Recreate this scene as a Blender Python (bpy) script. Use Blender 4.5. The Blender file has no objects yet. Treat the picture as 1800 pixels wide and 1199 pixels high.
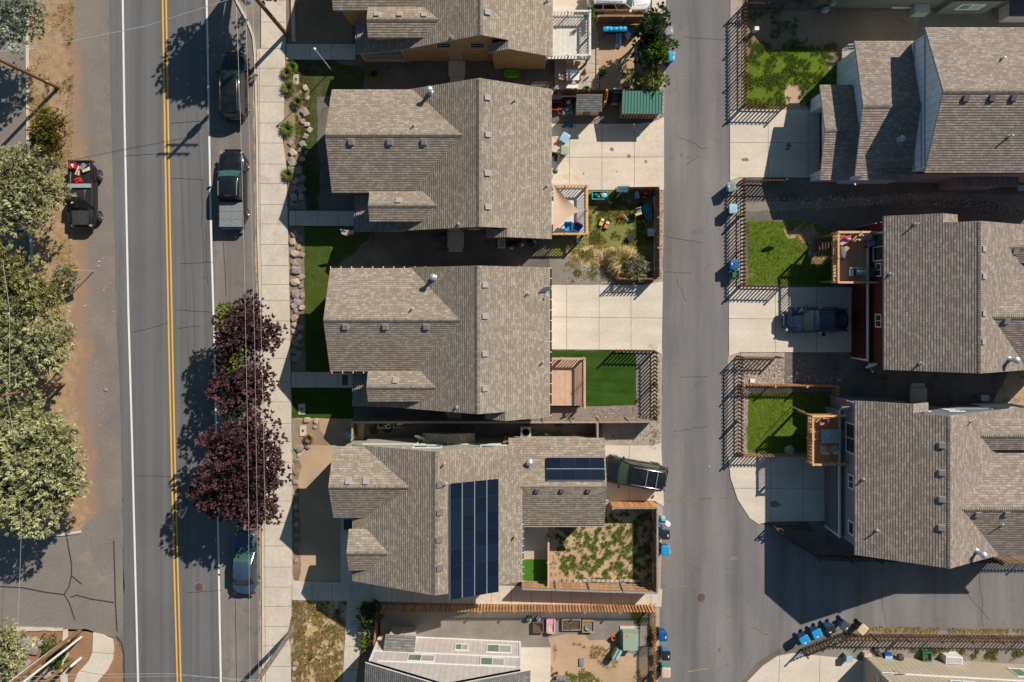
import bpy, bmesh, math, random
from mathutils import Vector, Matrix, noise
R = math.radians
S, HC, X0, Y0 = 23.0, 60.0, 903.0, 530.0          # ground scale, camera height, nadir point of the survey
SC = bpy.context.scene
COL = SC.collection

def G(px, py):                                     # a surveyed ground point, in metres
    return ((px - X0) / S, (Y0 - py) / S)
def P(px, py, h):                                  # a surveyed point at height h, in metres
    f = (HC - h) / HC
    return Vector(((px - X0) / S * f, (Y0 - py) / S * f, h))

# ------------------------------------------------------------------ objects
def tag(o, label=None, cat=None, group=None, kind=None):
    if label: o['label'] = label
    if cat: o['category'] = cat
    if group: o['group'] = group
    if kind: o['kind'] = kind
    return o
def thing(name, label, cat, loc=(0, 0, 0), rz=0.0, group=None):
    o = bpy.data.objects.new(name, None)
    COL.objects.link(o)
    o.location = (loc[0], loc[1], loc[2] if len(loc) > 2 else 0.0)
    o.rotation_euler = (0, 0, rz)
    o.empty_display_size = 0.3
    return tag(o, label, cat, group)
def dup(o, loc, rz=None, label=None, group=None, scale=None):
    def cp(a, parent):
        c = a.copy(); COL.objects.link(c)
        if parent is not None: c.parent = parent
        for ch in list(a.children): cp(ch, c)
        return c
    r = cp(o, None)
    r.location = (loc[0], loc[1], loc[2] if len(loc) > 2 else 0.0)
    if rz is not None: r.rotation_euler = (0, 0, rz)
    if scale is not None: r.scale = scale
    if label: r['label'] = label
    if group: r['group'] = group
    return r

class MB:
    """collects faces, then links them as one mesh object"""
    def __init__(s):
        s.v = []; s.f = []; s.m = []; s.uv = []; s.rv = []; s.calls = []
    def face(s, pts, m=0, uv=None, rv=None):
        n = len(s.v); s.v += [tuple(p) for p in pts]
        s.f.append(tuple(range(n, n + len(pts)))); s.m.append(m); s.uv.append(uv)
        s.rv.append(random.random() if rv is None else rv)
    def mesh(s, verts, faces, m=0, rv=None):
        n = len(s.v); s.v += [tuple(p) for p in verts]; s.calls.append((n, len(s.f), len(verts), len(faces)))
        r = random.random() if rv is None else rv
        for f in faces:
            s.f.append(tuple(i + n for i in f)); s.m.append(m); s.uv.append(None); s.rv.append(r)
    def box(s, x0, x1, y0, y1, z0, z1, m=0, rv=None):
        s.mesh([(x0,y0,z0),(x1,y0,z0),(x1,y1,z0),(x0,y1,z0),(x0,y0,z1),(x1,y0,z1),(x1,y1,z1),(x0,y1,z1)],
               [(0,3,2,1),(4,5,6,7),(0,1,5,4),(1,2,6,5),(2,3,7,6),(3,0,4,7)], m, rv)
    def cbox(s, c, dx, dy, dz, rz=0, m=0, rv=None, tap=1.0, rx=0, ry=0):
        M = Matrix.Translation(c) @ Matrix.Rotation(rz,4,'Z') @ Matrix.Rotation(rx,4,'X') @ Matrix.Rotation(ry,4,'Y')
        vs = []
        for z, k in ((-dz/2, tap), (dz/2, 1)):
            for x, y in ((-1,-1),(1,-1),(1,1),(-1,1)):
                vs.append(M @ Vector((x*dx/2*k, y*dy/2*k, z)))
        s.mesh(vs, [(0,3,2,1),(4,5,6,7),(0,1,5,4),(1,2,6,5),(2,3,7,6),(3,0,4,7)], m, rv)
    def bar(s, p, q, w, h, m=0, rv=None):
        p = Vector(p); q = Vector(q); d = (q - p)
        L = d.length
        if L < 1e-6: return
        d /= L
        up = Vector((0,0,1)) if abs(d.z) < 0.95 else Vector((0,1,0))
        a = d.cross(up).normalized(); b = a.cross(d)
        vs = []
        for c in (p, q):
            for i, j in ((-1,-1),(1,-1),(1,1),(-1,1)):
                vs.append(c + a*(i*w/2) + b*(j*h/2))
        s.mesh(vs, [(0,3,2,1),(4,5,6,7),(0,1,5,4),(1,2,6,5),(2,3,7,6),(3,0,4,7)], m, rv)
    def tube(s, p, q, r0, r1=None, n=8, m=0, cap=True, rv=None):
        r1 = r0 if r1 is None else r1
        p = Vector(p); q = Vector(q); d = (q - p).normalized()
        up = Vector((0,0,1)) if abs(d.z) < 0.95 else Vector((0,1,0))
        a = d.cross(up).normalized(); b = a.cross(d)
        vs = []
        for c, r in ((p, r0), (q, r1)):
            for i in range(n):
                t = 2*math.pi*i/n
                vs.append(c + a*math.cos(t)*r + b*math.sin(t)*r)
        fs = [(i, (i+1)%n, n+(i+1)%n, n+i) for i in range(n)]
        if cap: fs += [tuple(range(n))[::-1], tuple(range(n, 2*n))]
        s.mesh(vs, fs, m, rv)
    def path(s, pts, r, n=6, m=0, rv=None):
        pts = [Vector(p) for p in pts]; vs = []; k = len(pts)
        for i, p in enumerate(pts):
            d = (pts[min(i+1,k-1)] - pts[max(i-1,0)]).normalized()
            up = Vector((0,0,1)) if abs(d.z) < 0.95 else Vector((0,1,0))
            a = d.cross(up).normalized(); b = a.cross(d)
            rr = r[i] if isinstance(r, (list, tuple)) else r
            for j in range(n):
                t = 2*math.pi*j/n
                vs.append(p + a*math.cos(t)*rr + b*math.sin(t)*rr)
        fs = [(i*n+j, i*n+(j+1)%n, (i+1)*n+(j+1)%n, (i+1)*n+j) for i in range(k-1) for j in range(n)]
        fs += [tuple(range(n))[::-1], tuple(range((k-1)*n, k*n))]
        s.mesh(vs, fs, m, rv)
    def lathe(s, prof, c=(0,0,0), n=16, m=0, rv=None, M=None):
        vs = []
        for r, z in prof:
            for i in range(n):
                t = 2*math.pi*i/n
                p = Vector((r*math.cos(t), r*math.sin(t), z))
                if M is not None: p = M @ p
                vs.append(p + Vector(c))
        k = len(prof)
        fs = [(i*n+j, i*n+(j+1)%n, (i+1)*n+(j+1)%n, (i+1)*n+j) for i in range(k-1) for j in range(n)]
        fs += [tuple(range(n))[::-1], tuple(range((k-1)*n, k*n))]
        s.mesh(vs, fs, m, rv)
    def prism(s, poly, z0, z1, m=0, mside=None, rv=None):
        n = len(poly)
        r = random.random() if rv is None else rv
        s.face([(x,y,z1) for x,y in poly], m, rv=r); s.face([(x,y,z0) for x,y in poly][::-1], m, rv=r)
        for i in range(n):
            a = poly[i]; b = poly[(i+1)%n]
            s.face([(a[0],a[1],z0),(b[0],b[1],z0),(b[0],b[1],z1),(a[0],a[1],z1)], m if mside is None else mside, rv=r)
    def rock(s, c, rx, ry, rz, seed, m=0, sub=2, rot=0, rough=0.35):
        bm = bmesh.new(); bmesh.ops.create_icosphere(bm, subdivisions=sub, radius=1.0)
        off = Vector((seed*3.17 % 50, seed*7.31 % 50, seed*1.7 % 50))
        vs = []
        for v in bm.verts:
            k = 1 + rough*noise.noise(v.co*1.3 + off) + rough*0.5*noise.noise(v.co*2.9 + off)
            p = v.co*k
            q = Vector((max(-.72,min(.72,p.x)), max(-.75,min(.75,p.y)), max(-.5,min(.7,p.z))))
            p = p.lerp(q, .75)
            x, y = p.x*rx, p.y*ry
            vs.append((c[0]+x*math.cos(rot)-y*math.sin(rot), c[1]+x*math.sin(rot)+y*math.cos(rot), c[2]+p.z*rz))
        s.mesh(vs, [[w.index for w in f.verts] for f in bm.faces], m)
        bm.free()
    def split(s):
        out = []
        for v0, f0, nv, nf in s.calls:
            m = MB(); m.v = s.v[v0:v0+nv]; m.f = [tuple(i-v0 for i in f) for f in s.f[f0:f0+nf]]; m.m = s.m[f0:f0+nf]; m.uv = s.uv[f0:f0+nf]; m.rv = s.rv[f0:f0+nf]; out.append(m)
        return out
    def build(s, name, mats, parent=None, org=(0,0,0), smooth=False, recalc=True):
        me = bpy.data.meshes.new(name)
        o3 = (org[0], org[1], org[2] if len(org) > 2 else 0)
        me.from_pydata([(x-o3[0], y-o3[1], z-o3[2]) for x,y,z in s.v], [], s.f)
        for m in (mats if isinstance(mats, (list, tuple)) else [mats]): me.materials.append(m)
        me.polygons.foreach_set('material_index', s.m)
        if any(u is not None for u in s.uv):
            ul = me.uv_layers.new(name='UVMap'); fl = []
            for f, u in zip(s.f, s.uv):
                for i in range(len(f)): fl += list(u[i]) if u is not None else [0.0, 0.0]
            ul.data.foreach_set('uv', fl)
        at = me.attributes.new('rv', 'FLOAT', 'FACE'); at.data.foreach_set('value', s.rv)
        if recalc:
            bm = bmesh.new(); bm.from_mesh(me)
            if smooth: bmesh.ops.remove_doubles(bm, verts=bm.verts, dist=1e-4)
            bmesh.ops.recalc_face_normals(bm, faces=bm.faces)
            if smooth:
                for f in bm.faces: f.smooth = True
                for e in bm.edges:
                    if len(e.link_faces) == 2 and e.calc_face_angle(0) > R(38): e.smooth = False
            if 'roof' in name:                              # shingle faces look up
                bmesh.ops.reverse_faces(bm, faces=[f for f in bm.faces if f.material_index == 0 and f.normal.z < -.05])
            bm.to_mesh(me); bm.free()
        me.update()
        o = bpy.data.objects.new(name, me); COL.objects.link(o)
        if parent is not None: o.parent = parent
        return o

# ------------------------------------------------------------------ materials
MATS = {}
def newmat(name):
    m = bpy.data.materials.new(name); m.use_nodes = True
    nt = m.node_tree; bs = nt.nodes['Principled BSDF']
    MATS[name] = m
    return m, nt, bs
class N:
    """small node helper"""
    def __init__(s, nt): s.nt = nt
    def __call__(s, t, **kw):
        n = s.nt.nodes.new('ShaderNode' + t)
        for k, v in kw.items(): setattr(n, k, v)
        return n
    def link(s, a, b): s.nt.links.new(a, b)
    def math(s, op, a, b=None, c=None):
        n = s('Math', operation=op)
        for i, v in enumerate((a, b, c)):
            if v is None: continue
            if isinstance(v, (int, float)): n.inputs[i].default_value = v
            else: s.link(v, n.inputs[i])
        return n.outputs[0]
    def mix(s, f, a, b, blend='MIX'):
        n = s('Mix', data_type='RGBA', blend_type=blend)
        for i, v in ((0, f), (6, a), (7, b)):
            if isinstance(v, (int, float)): n.inputs[i].default_value = v
            elif isinstance(v, (tuple, list)): n.inputs[i].default_value = tuple(v)[:3] + (1,)
            else: s.link(v, n.inputs[i])
        return n.outputs[2]
    def noise(s, vec, scale, detail=4, rough=.6, dist=0):
        n = s('TexNoise'); n.inputs['Scale'].default_value = scale; n.inputs['Detail'].default_value = detail
        n.inputs['Roughness'].default_value = rough; n.inputs['Distortion'].default_value = dist
        if vec is not None: s.link(vec, n.inputs['Vector'])
        return n.outputs['Fac']
    def ramp(s, f, stops):
        n = s('ValToRGB'); e = n.color_ramp.elements
        while len(e) < len(stops): e.new(0.5)
        for el, (p, c) in zip(e, stops):
            el.position = p; el.color = tuple(c)[:3] + (1,) if isinstance(c, (tuple, list)) else (c, c, c, 1)
        s.link(f, n.inputs[0]); return n.outputs[0]
    def bump(s, h, strength, dist, bs):
        n = s('Bump'); n.inputs['Strength'].default_value = strength; n.inputs['Distance'].default_value = dist
        s.link(h, n.inputs['Height']); s.link(n.outputs[0], bs.inputs['Normal'])

def mul(c, k): return tuple(x*k for x in c[:3])
def ground_mat(name, c1, c2, scale=.5, fine=30, fine_amt=.35, rough=.95, spots=None, spot_scale=3, spot_lo=.55, spot_hi=.65, bump=.02, streak=None, grain=90, samt=1.0):
    """layered noise ground: c1/c2 patches, fine speckle, optional spots of another colour"""
    m, nt, bs = newmat(name); n = N(nt)
    co = n('TexCoord').outputs['Object']
    a = n.noise(co, scale, 6, .62)
    col = n.mix(n.ramp(a, [(.35, 0), (.65, 1)]), c1, c2)
    if spots:
        b = n.noise(co, spot_scale, 5, .65)
        col = n.mix(n.ramp(b, [(spot_lo, 0), (spot_hi, 1)]), col, spots)
    if streak:
        mp = n('Mapping'); n.link(co, mp.inputs[0]); mp.inputs['Scale'].default_value = streak
        st = n.noise(mp.outputs[0], 1, 4, .6)
        col = n.mix(1, col, n.ramp(st, [(.28, 1-.30*samt), (.5, 1.0), (.72, 1+.26*samt)]), 'MULTIPLY')
    f = n.noise(co, fine, 3, .7)
    col = n.mix(1, col, n.ramp(f, [(.25, 1-fine_amt), (.75, 1+fine_amt)]), 'MULTIPLY')
    g = n.noise(co, grain, 2, .6)
    col = n.mix(1, col, n.ramp(g, [(.25, 1-fine_amt*.7), (.75, 1+fine_amt*.7)]), 'MULTIPLY')
    n.link(col, bs.inputs['Base Color']); bs.inputs['Roughness'].default_value = rough
    bs.inputs['Specular IOR Level'].default_value = .2
    if bump: n.bump(f, .7, bump, bs)
    return m
def plain(name, col, rough=.6, metal=0, var=.25, nscale=6, spec=.5, coat=0, rvamt=0.0, col2=None, alpha=None):
    """object colour with soft dirt and a per-piece variation from the face attribute"""
    m, nt, bs = newmat(name); n = N(nt)
    co = n('TexCoord').outputs['Object']
    a = n.noise(co, nscale, 5, .65)
    c = n.mix(n.ramp(a, [(.3, 0), (.7, 1)]), mul(col, 1-var), mul(col, 1+var))
    if rvamt or col2:
        at = n('Attribute', attribute_name='rv').outputs['Fac']
        if col2: c = n.mix(at, c, n.mix(n.ramp(a, [(.3, 0), (.7, 1)]), mul(col2, 1-var), mul(col2, 1+var)))
        if rvamt: c = n.mix(1, c, n.ramp(at, [(0, 1-rvamt), (1, 1+rvamt)]), 'MULTIPLY')
    n.link(c, bs.inputs['Base Color']); bs.inputs['Roughness'].default_value = rough
    bs.inputs['Metallic'].default_value = metal; bs.inputs['Specular IOR Level'].default_value = spec
    bs.inputs['Coat Weight'].default_value = coat; bs.inputs['Coat Roughness'].default_value = .08
    if alpha is not None: bs.inputs['Alpha'].default_value = alpha
    return m
def shingle_mat(name, c1, c2, k=1.0):
    m, nt, bs = newmat(name); n = N(nt)
    uv = n('UVMap').outputs[0]
    co = n('TexCoord').outputs['Object']
    br = n('TexBrick'); n.link(uv, br.inputs['Vector'])
    br.offset = .37; br.offset_frequency = 2; br.squash = .7; br.squash_frequency = 3
    br.inputs['Scale'].default_value = 1; br.inputs['Brick Width'].default_value = .31
    br.inputs['Row Height'].default_value = .17; br.inputs['Mortar Size'].default_value = .009
    br.inputs['Mortar Smooth'].default_value = .3; br.inputs['Bias'].default_value = -.3
    br.inputs['Color1'].default_value = tuple(mul(c1, k)) + (1,); br.inputs['Color2'].default_value = tuple(mul(c2, k)) + (1,)
    br.inputs['Mortar'].default_value = tuple(mul(c1, .45*k)) + (1,)
    sp = n('SeparateXYZ'); n.link(uv, sp.inputs[0])
    row = n.math('FRACT', n.math('DIVIDE', sp.outputs[1], .17))
    # blotchy blend of granule colours over several tabs
    mp = n('Mapping'); n.link(uv, mp.inputs[0]); mp.inputs['Scale'].default_value = (1.6, 4.5, 1)
    bl = n.noise(mp.outputs[0], 1.2, 4, .7)
    col = n.mix(1, br.outputs['Color'], n.ramp(bl, [(.3, .80), (.7, 1.22)]), 'MULTIPLY')
    hue = n.noise(mp.outputs[0], 2.3, 2, .5)
    col = n.mix(1, col, n.ramp(hue, [(.3, (1.06, .97, .93)), (.5, (1, 1, 1)), (.7, (.95, 1.0, .93))]), 'MULTIPLY')
    oi = n('ObjectInfo').outputs['Random']
    col = n.mix(1, col, n.ramp(oi, [(0, (.95, .95, .96)), (1, (1.06, 1.04, 1.01))]), 'MULTIPLY')
    big = n.noise(co, .22, 4, .6)
    col = n.mix(1, col, n.ramp(big, [(.3, .92), (.7, 1.08)]), 'MULTIPLY')
    gr = n.noise(co, 55, 2, .6)
    col = n.mix(1, col, n.ramp(gr, [(.3, .86), (.7, 1.14)]), 'MULTIPLY')
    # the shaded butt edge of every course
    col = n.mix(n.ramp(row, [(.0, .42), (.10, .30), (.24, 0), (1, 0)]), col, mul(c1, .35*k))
    n.link(col, bs.inputs['Base Color']); bs.inputs['Roughness'].default_value = .92
    bs.inputs['Specular IOR Level'].default_value = .25
    n.bump(n.ramp(row, [(0, 0), (.80, 1), (1, 0)]), 1.0, .020, bs)
    return m
def siding_mat(name, col, pitch=.4, horiz=False, dark=.55, wid=.1):
    m, nt, bs = newmat(name); n = N(nt)
    uv = n('UVMap').outputs[0]; sp = n('SeparateXYZ'); n.link(uv, sp.inputs[0])
    co = n('TexCoord').outputs['Object']
    fr = n.math('FRACT', n.math('DIVIDE', sp.outputs[1 if horiz else 0], pitch))
    a = n.noise(co, 1.2, 5, .65)
    c = n.mix(n.ramp(a, [(.3, 0), (.7, 1)]), mul(col, .86), mul(col, 1.1))
    ln = n.ramp(fr, [(0, 1), (wid*.6, 1), (wid, 0), (1, 0)])
    c = n.mix(ln, c, mul(col, dark))
    n.link(c, bs.inputs['Base Color']); bs.inputs['Roughness'].default_value = .7
    n.bump(fr if horiz else n.ramp(fr, [(0, 0), (wid, 1), (1, 1)]), .6, .012, bs)
    return m
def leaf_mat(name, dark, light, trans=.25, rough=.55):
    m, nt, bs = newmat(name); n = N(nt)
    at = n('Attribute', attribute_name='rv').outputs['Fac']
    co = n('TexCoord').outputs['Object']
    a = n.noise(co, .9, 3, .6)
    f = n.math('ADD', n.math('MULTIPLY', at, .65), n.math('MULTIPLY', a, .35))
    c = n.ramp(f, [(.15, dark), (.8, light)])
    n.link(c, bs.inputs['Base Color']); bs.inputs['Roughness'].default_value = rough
    bs.inputs['Specular IOR Level'].default_value = .25
    tr = n('BsdfTranslucent'); n.link(c, tr.inputs[0])
    mx = n('MixShader'); mx.inputs[0].default_value = trans
    out = nt.nodes['Material Output']
    n.link(bs.outputs[0], mx.inputs[1]); n.link(tr.outputs[0], mx.inputs[2]); n.link(mx.outputs[0], out.inputs[0])
    return m
def glass_mat(name, col=(.02, .03, .03), rough=.06):
    m, nt, bs = newmat(name); n = N(nt)
    co = n('TexCoord').outputs['Object']
    a = n.noise(co, 1.5, 2, .5)
    n.link(n.mix(a, mul(col, .6), mul(col, 1.4)), bs.inputs['Base Color'])
    bs.inputs['Roughness'].default_value = rough; bs.inputs['Specular IOR Level'].default_value = .8
    return m

K = {}
K['dirt'] = ground_mat('bare soil', (0.215, 0.150, 0.101), (0.325, 0.234, 0.156), .25, 12, .3, spots=(0.156, 0.111, 0.078), spot_scale=1.6, spot_lo=.58, spot_hi=.75)
K['tan_dirt'] = ground_mat('tan dirt', (0.546, 0.377, 0.240), (0.429, 0.293, 0.189), .35, 14, .2, spots=(0.312, 0.221, 0.143), spot_scale=1.5, spot_lo=.6, spot_hi=.78)
K['red_dirt'] = ground_mat('reddish dry dirt', (0.405, 0.250, 0.155), (0.540, 0.378, 0.236), .3, 9, .38, spots=(0.230, 0.155, 0.108), spot_scale=1.1, spot_lo=.52, spot_hi=.7)
def verge_mat():
    m, nt, bs = newmat('dusty verge'); n = N(nt)
    co = n('TexCoord').outputs['Object']; sp = n('SeparateXYZ'); n.link(co, sp.inputs[0])
    a = n.noise(co, .35, 6, .62); b = n.noise(co, 1.8, 5, .65); f = n.noise(co, 9, 3, .7); g = n.noise(co, 50, 2, .6)
    x = n.math('ADD', n.math('ADD', sp.outputs[0], 33.0), n.math('MULTIPLY', sp.outputs[1], .04))
    x = n.math('ADD', x, n.math('MULTIPLY', n.math('SUBTRACT', a, .5), 3.2))
    x = n.math('ADD', x, n.math('MULTIPLY', n.math('SUBTRACT', b, .5), 1.2))
    dirt = n.mix(n.ramp(b, [(.4, 0), (.65, 1)]), (.43, .29, .17), (.30, .195, .12))
    rust = n.mix(n.ramp(f, [(.4, 0), (.7, 1)]), (.36, .225, .15), (.26, .175, .13))
    asp = n.mix(n.ramp(a, [(.35, 0), (.65, 1)]), (.200, .170, .152), (.255, .212, .182))
    c = n.mix(n.ramp(n.math('MULTIPLY', n.math('ADD', x, .9), .5), [(.0, 0), (.35, 1)]), dirt, rust)
    c = n.mix(n.ramp(n.math('MULTIPLY', n.math('ADD', x, .15), .5), [(.1, 0), (.5, 1)]), c, asp)
    c = n.mix(n.ramp(n.noise(co, 2.6, 4, .7), [(.62, 0), (.72, .5)]), c, (.40, .33, .27))
    c = n.mix(1, c, n.ramp(f, [(.25, .82), (.75, 1.18)]), 'MULTIPLY'); c = n.mix(1, c, n.ramp(g, [(.25, .84), (.75, 1.16)]), 'MULTIPLY')
    n.link(c, bs.inputs['Base Color']); bs.inputs['Roughness'].default_value = .95; bs.inputs['Specular IOR Level'].default_value = .2
    n.bump(f, .6, .02, bs)
    return m
K['verge'] = verge_mat()
K['asphalt'] = ground_mat('street asphalt', (0.137, 0.133, 0.133), (0.164, 0.159, 0.160), .12, 8, .10, .9, streak=(1.1, .012, 1), grain=60, spots=(0.085, 0.083, 0.082), spot_scale=.9, spot_lo=.64, spot_hi=.85)
K['lane'] = ground_mat('parking lane asphalt', (0.227, 0.198, 0.174), (0.189, 0.167, 0.151), .4, 10, .16, .92, streak=(.5, .03, 1), spots=(.13,.112,.098), spot_scale=.9, spot_lo=.55, spot_hi=.8)
K['shoulder'] = ground_mat('dusty shoulder asphalt', (0.198, 0.174, 0.158), (0.244, 0.211, 0.185), .22, 7, .2, .95, spots=(0.396, 0.284, 0.198), spot_scale=.16, spot_lo=.60, spot_hi=.82)
K['alley'] = ground_mat('alley asphalt', (0.180, 0.168, 0.163), (0.214, 0.197, 0.191), .15, 7, .13, .92, streak=(.55, .05, 1), spots=(0.123, 0.116, 0.111), spot_scale=.6, spot_lo=.6, spot_hi=.85)
K['concrete'] = ground_mat('pale concrete', (0.609, 0.523, 0.431), (0.690, 0.598, 0.494), .5, 6, .10, .9, spots=(0.506, 0.425, 0.345), spot_scale=.5, spot_lo=.62, spot_hi=.85, bump=.003, streak=(.06, 1.1, 1), samt=.25)
K['walk'] = ground_mat('sidewalk concrete', (0.559, 0.482, 0.399), (0.643, 0.553, 0.458), .35, 5, .12, .9, spots=(0.428, 0.357, 0.292), spot_scale=.7, spot_lo=.58, spot_hi=.8, bump=.003, streak=(1.6, .65, 1), samt=.28)
K['stained'] = ground_mat('stained concrete', (0.609, 0.517, 0.420), (0.690, 0.586, 0.483), .4, 6, .12, .9, spots=(0.575, 0.368, 0.218), spot_scale=.33, spot_lo=.6, spot_hi=.78, bump=.003, streak=(.06, 1.1, 1), samt=.3)
K['oil'] = ground_mat('oil stain', (.30, .255, .215), (.22, .19, .165), 2.5, 9, .3, .8)
K['joint'] = plain('joint line', (.17, .13, .10), .95, var=.3)
K['crack'] = plain('crack line', (.045, .04, .037), .95, var=.3)
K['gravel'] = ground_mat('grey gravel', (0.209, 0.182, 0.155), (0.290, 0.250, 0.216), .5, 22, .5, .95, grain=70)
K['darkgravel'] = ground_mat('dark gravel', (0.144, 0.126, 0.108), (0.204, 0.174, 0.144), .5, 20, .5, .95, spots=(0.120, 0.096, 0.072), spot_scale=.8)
K['river'] = ground_mat('river gravel', (0.351, 0.280, 0.227), (0.468, 0.384, 0.325), .7, 13, .55, .95, grain=35)
K['lawn'] = ground_mat('green lawn', (.052, .080, .011), (.078, .108, .018), .7, 9, .32, .95, spots=(.085, .125, .03), spot_scale=1.2, spot_lo=.55, spot_hi=.8, bump=.05, grain=40)
K['shadedolivelawn'] = ground_mat('thin olive lawn with painted shade', (.040, .058, .012), (.075, .085, .022), .6, 9, .4, .95, spots=(.12, .095, .055), spot_scale=1.1, spot_lo=.5, spot_hi=.68, bump=.05, grain=40)  # thin olive grass with bare spots; house shadow darkened into the colour
K['deeplawn'] = ground_mat('deep green lawn', (.026, .068, .006), (.038, .088, .009), .9, 10, .3, .95, bump=.05, grain=40, streak=(.15, 1.6, 1))
K['drylawn'] = ground_mat('olive lawn', (.17, .19, .045), (.25, .235, .08), .6, 9, .38, .95, spots=(.25, .19, .10), spot_scale=.8, spot_lo=.52, spot_hi=.72, bump=.05, grain=40)
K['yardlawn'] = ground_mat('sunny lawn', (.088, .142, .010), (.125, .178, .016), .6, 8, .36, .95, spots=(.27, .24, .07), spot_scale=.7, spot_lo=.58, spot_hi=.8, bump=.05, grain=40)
K['turf'] = ground_mat('artificial turf', (.055, .17, .008), (.065, .20, .012), 1, 20, .15, .9)
K['straw'] = ground_mat('dry straw grass', (0.520, 0.364, 0.156), (0.429, 0.312, 0.169), .9, 7, .4, .95, spots=(0.546, 0.442, 0.325), spot_scale=1.8, spot_lo=.48, spot_hi=.62)
K['paver'] = ground_mat('patio pavers', (0.468, 0.377, 0.293), (0.546, 0.442, 0.345), 1, 7, .2, .9)
K['mulch'] = ground_mat('brown mulch', (0.350, 0.189, 0.105), (0.280, 0.161, 0.098), .8, 18, .4, .95)
K['white_paint'] = ground_mat('white road paint', (0.759, 0.724, 0.678), (0.828, 0.793, 0.747), 1, 14, .10, .8, spots=(0.483, 0.460, 0.425), spot_scale=3, spot_lo=.66, spot_hi=.8, bump=0)
K['yellow_paint'] = ground_mat('yellow road paint', (0.805, 0.414, 0.063), (0.851, 0.460, 0.081), 1, 12, .12, .8, spots=(0.483, 0.287, 0.081), spot_scale=3, spot_lo=.66, spot_hi=.8, bump=0)

SH1, SH2 = (.285, .232, .187), (.455, .385, .316)
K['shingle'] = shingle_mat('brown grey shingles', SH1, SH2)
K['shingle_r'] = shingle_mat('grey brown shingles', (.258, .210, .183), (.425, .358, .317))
K['cap'] = plain('ridge cap shingles', (.25, .205, .165), .92, var=.2, rvamt=.25, nscale=8)
K['fascia'] = plain('roof edge trim', (.50, .44, .37), .7, var=.1)
K['fascia_b'] = plain('blue grey roof edge', (.30, .34, .38), .7, var=.1)
K['dark_fascia'] = plain('brown gutter', (.06, .035, .028), .5)
K['trim'] = plain('white trim', (.74, .73, .71), .6, var=.06)
K['tan_side'] = siding_mat('mustard tan siding', (.56, .34, .14), .41, dark=.7)
K['grey_side'] = siding_mat('taupe siding', (.20, .16, .12), .41)
K['sage_side'] = siding_mat('sage grey siding', (.40, .40, .31), .41, dark=.65)
K['lav_side'] = siding_mat('pale mauve siding', (.60, .53, .50), .41, dark=.62, wid=.09)
K['red_side'] = siding_mat('dark red lap siding', (.115, .011, .009), .2, True, .5, .14)
K['blue_side'] = siding_mat('blue grey siding', (.66, .78, .88), .55, dark=.6, wid=.09)
K['slate_side'] = siding_mat('slate grey lap siding', (.215, .225, .255), .2, True, .65, .14)
K['plum_side'] = siding_mat('plum brown siding', (.43, .345, .325), .3, dark=.62, wid=.12)
K['olive_side'] = siding_mat('olive grey siding', (.16, .155, .115), .41, dark=.6)
K['beige_side'] = siding_mat('beige board siding', (.50, .42, .32), .41, dark=.5, wid=.11)
K['glass'] = glass_mat('window glass', (.03, .045, .035), .05)
K['green_glass'] = glass_mat('window glass with green blind', (.16, .24, .16), .1)
K['blind'] = plain('closed blind behind glass', (.42, .42, .37), .25, var=.15)
K['vent'] = plain('roof vent', (.34, .30, .28), .7, var=.12)
K['darkvent'] = plain('dark roof vent', (.17, .14, .135), .7, var=.12)
K['pipe'] = plain('galvanised pipe', (.58, .60, .62), .35, metal=.6, var=.12)
K['dish'] = plain('pale satellite dish', (.62, .64, .66), .45, var=.08)
K['solar'] = None
K['steel'] = plain('brushed steel', (.62, .62, .61), .3, metal=.8, var=.1)
K['galv'] = plain('galvanised metal', (.50, .51, .52), .5, metal=.4, var=.15)
K['black'] = plain('black plastic', (.018, .018, .019), .5, var=.2)
K['rubber'] = plain('tyre rubber', (.022, .021, .021), .85, var=.25)
K['rim'] = plain('alloy rim', (.50, .50, .49), .3, metal=.85, var=.1)
K['chrome'] = plain('chrome', (.72, .72, .71), .15, metal=1, var=.05)
K['fence_b'] = plain('dark brown stained boards', (.12, .055, .030), .85, rvamt=.35, var=.3, nscale=5)
K['fence_o'] = plain('orange cedar boards', (.55, .255, .095), .85, rvamt=.28, var=.25, nscale=5)
K['fence_t'] = plain('weathered tan boards', (.40, .235, .12), .85, rvamt=.3, var=.3, nscale=5)
K['fence_g'] = plain('grey weathered rail', (.30, .26, .22), .9, rvamt=.2, var=.25, nscale=5)
K['deck_t'] = plain('pinkish tan deck boards', (.60, .38, .27), .8, rvamt=.09, var=.12, nscale=3)
K['deck_g'] = plain('pale grey deck boards', (.66, .63, .585), .8, rvamt=.08, var=.1, nscale=3)
K['deck_b'] = plain('brown deck boards', (.54, .31, .165), .8, rvamt=.12, var=.15, nscale=3)
K['rail_o'] = plain('honey wood rail', (.66, .38, .18), .75, rvamt=.15, var=.15, nscale=4)
K['rail_w'] = plain('white painted rail', (.68, .66, .63), .6, rvamt=.06, var=.08)
K['pole'] = plain('creosote brown pole', (.22, .115, .055), .9, var=.35, nscale=3)
K['pole_g'] = plain('weathered grey brown pole', (.20, .155, .12), .9, var=.3, nscale=3)
K['wire'] = plain('aluminium cable', (.62, .62, .62), .4, metal=.3, var=.1)
K['bark'] = plain('bark', (.10, .07, .05), .95, var=.35, nscale=8)
K['rock'] = plain('tan basalt boulder', (.47, .36, .28), .92, var=.38, nscale=3.5, rvamt=.25)
K['rock_g'] = plain('grey basalt boulder', (.33, .28, .245), .92, var=.38, nscale=3.5, rvamt=.25)
K['cobble'] = plain('mixed cobbles', (.33, .27, .23), .9, var=.2, rvamt=.5)
K['pebble'] = plain('pale pebbles', (.42, .37, .33), .9, var=.2, rvamt=.5)
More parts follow.
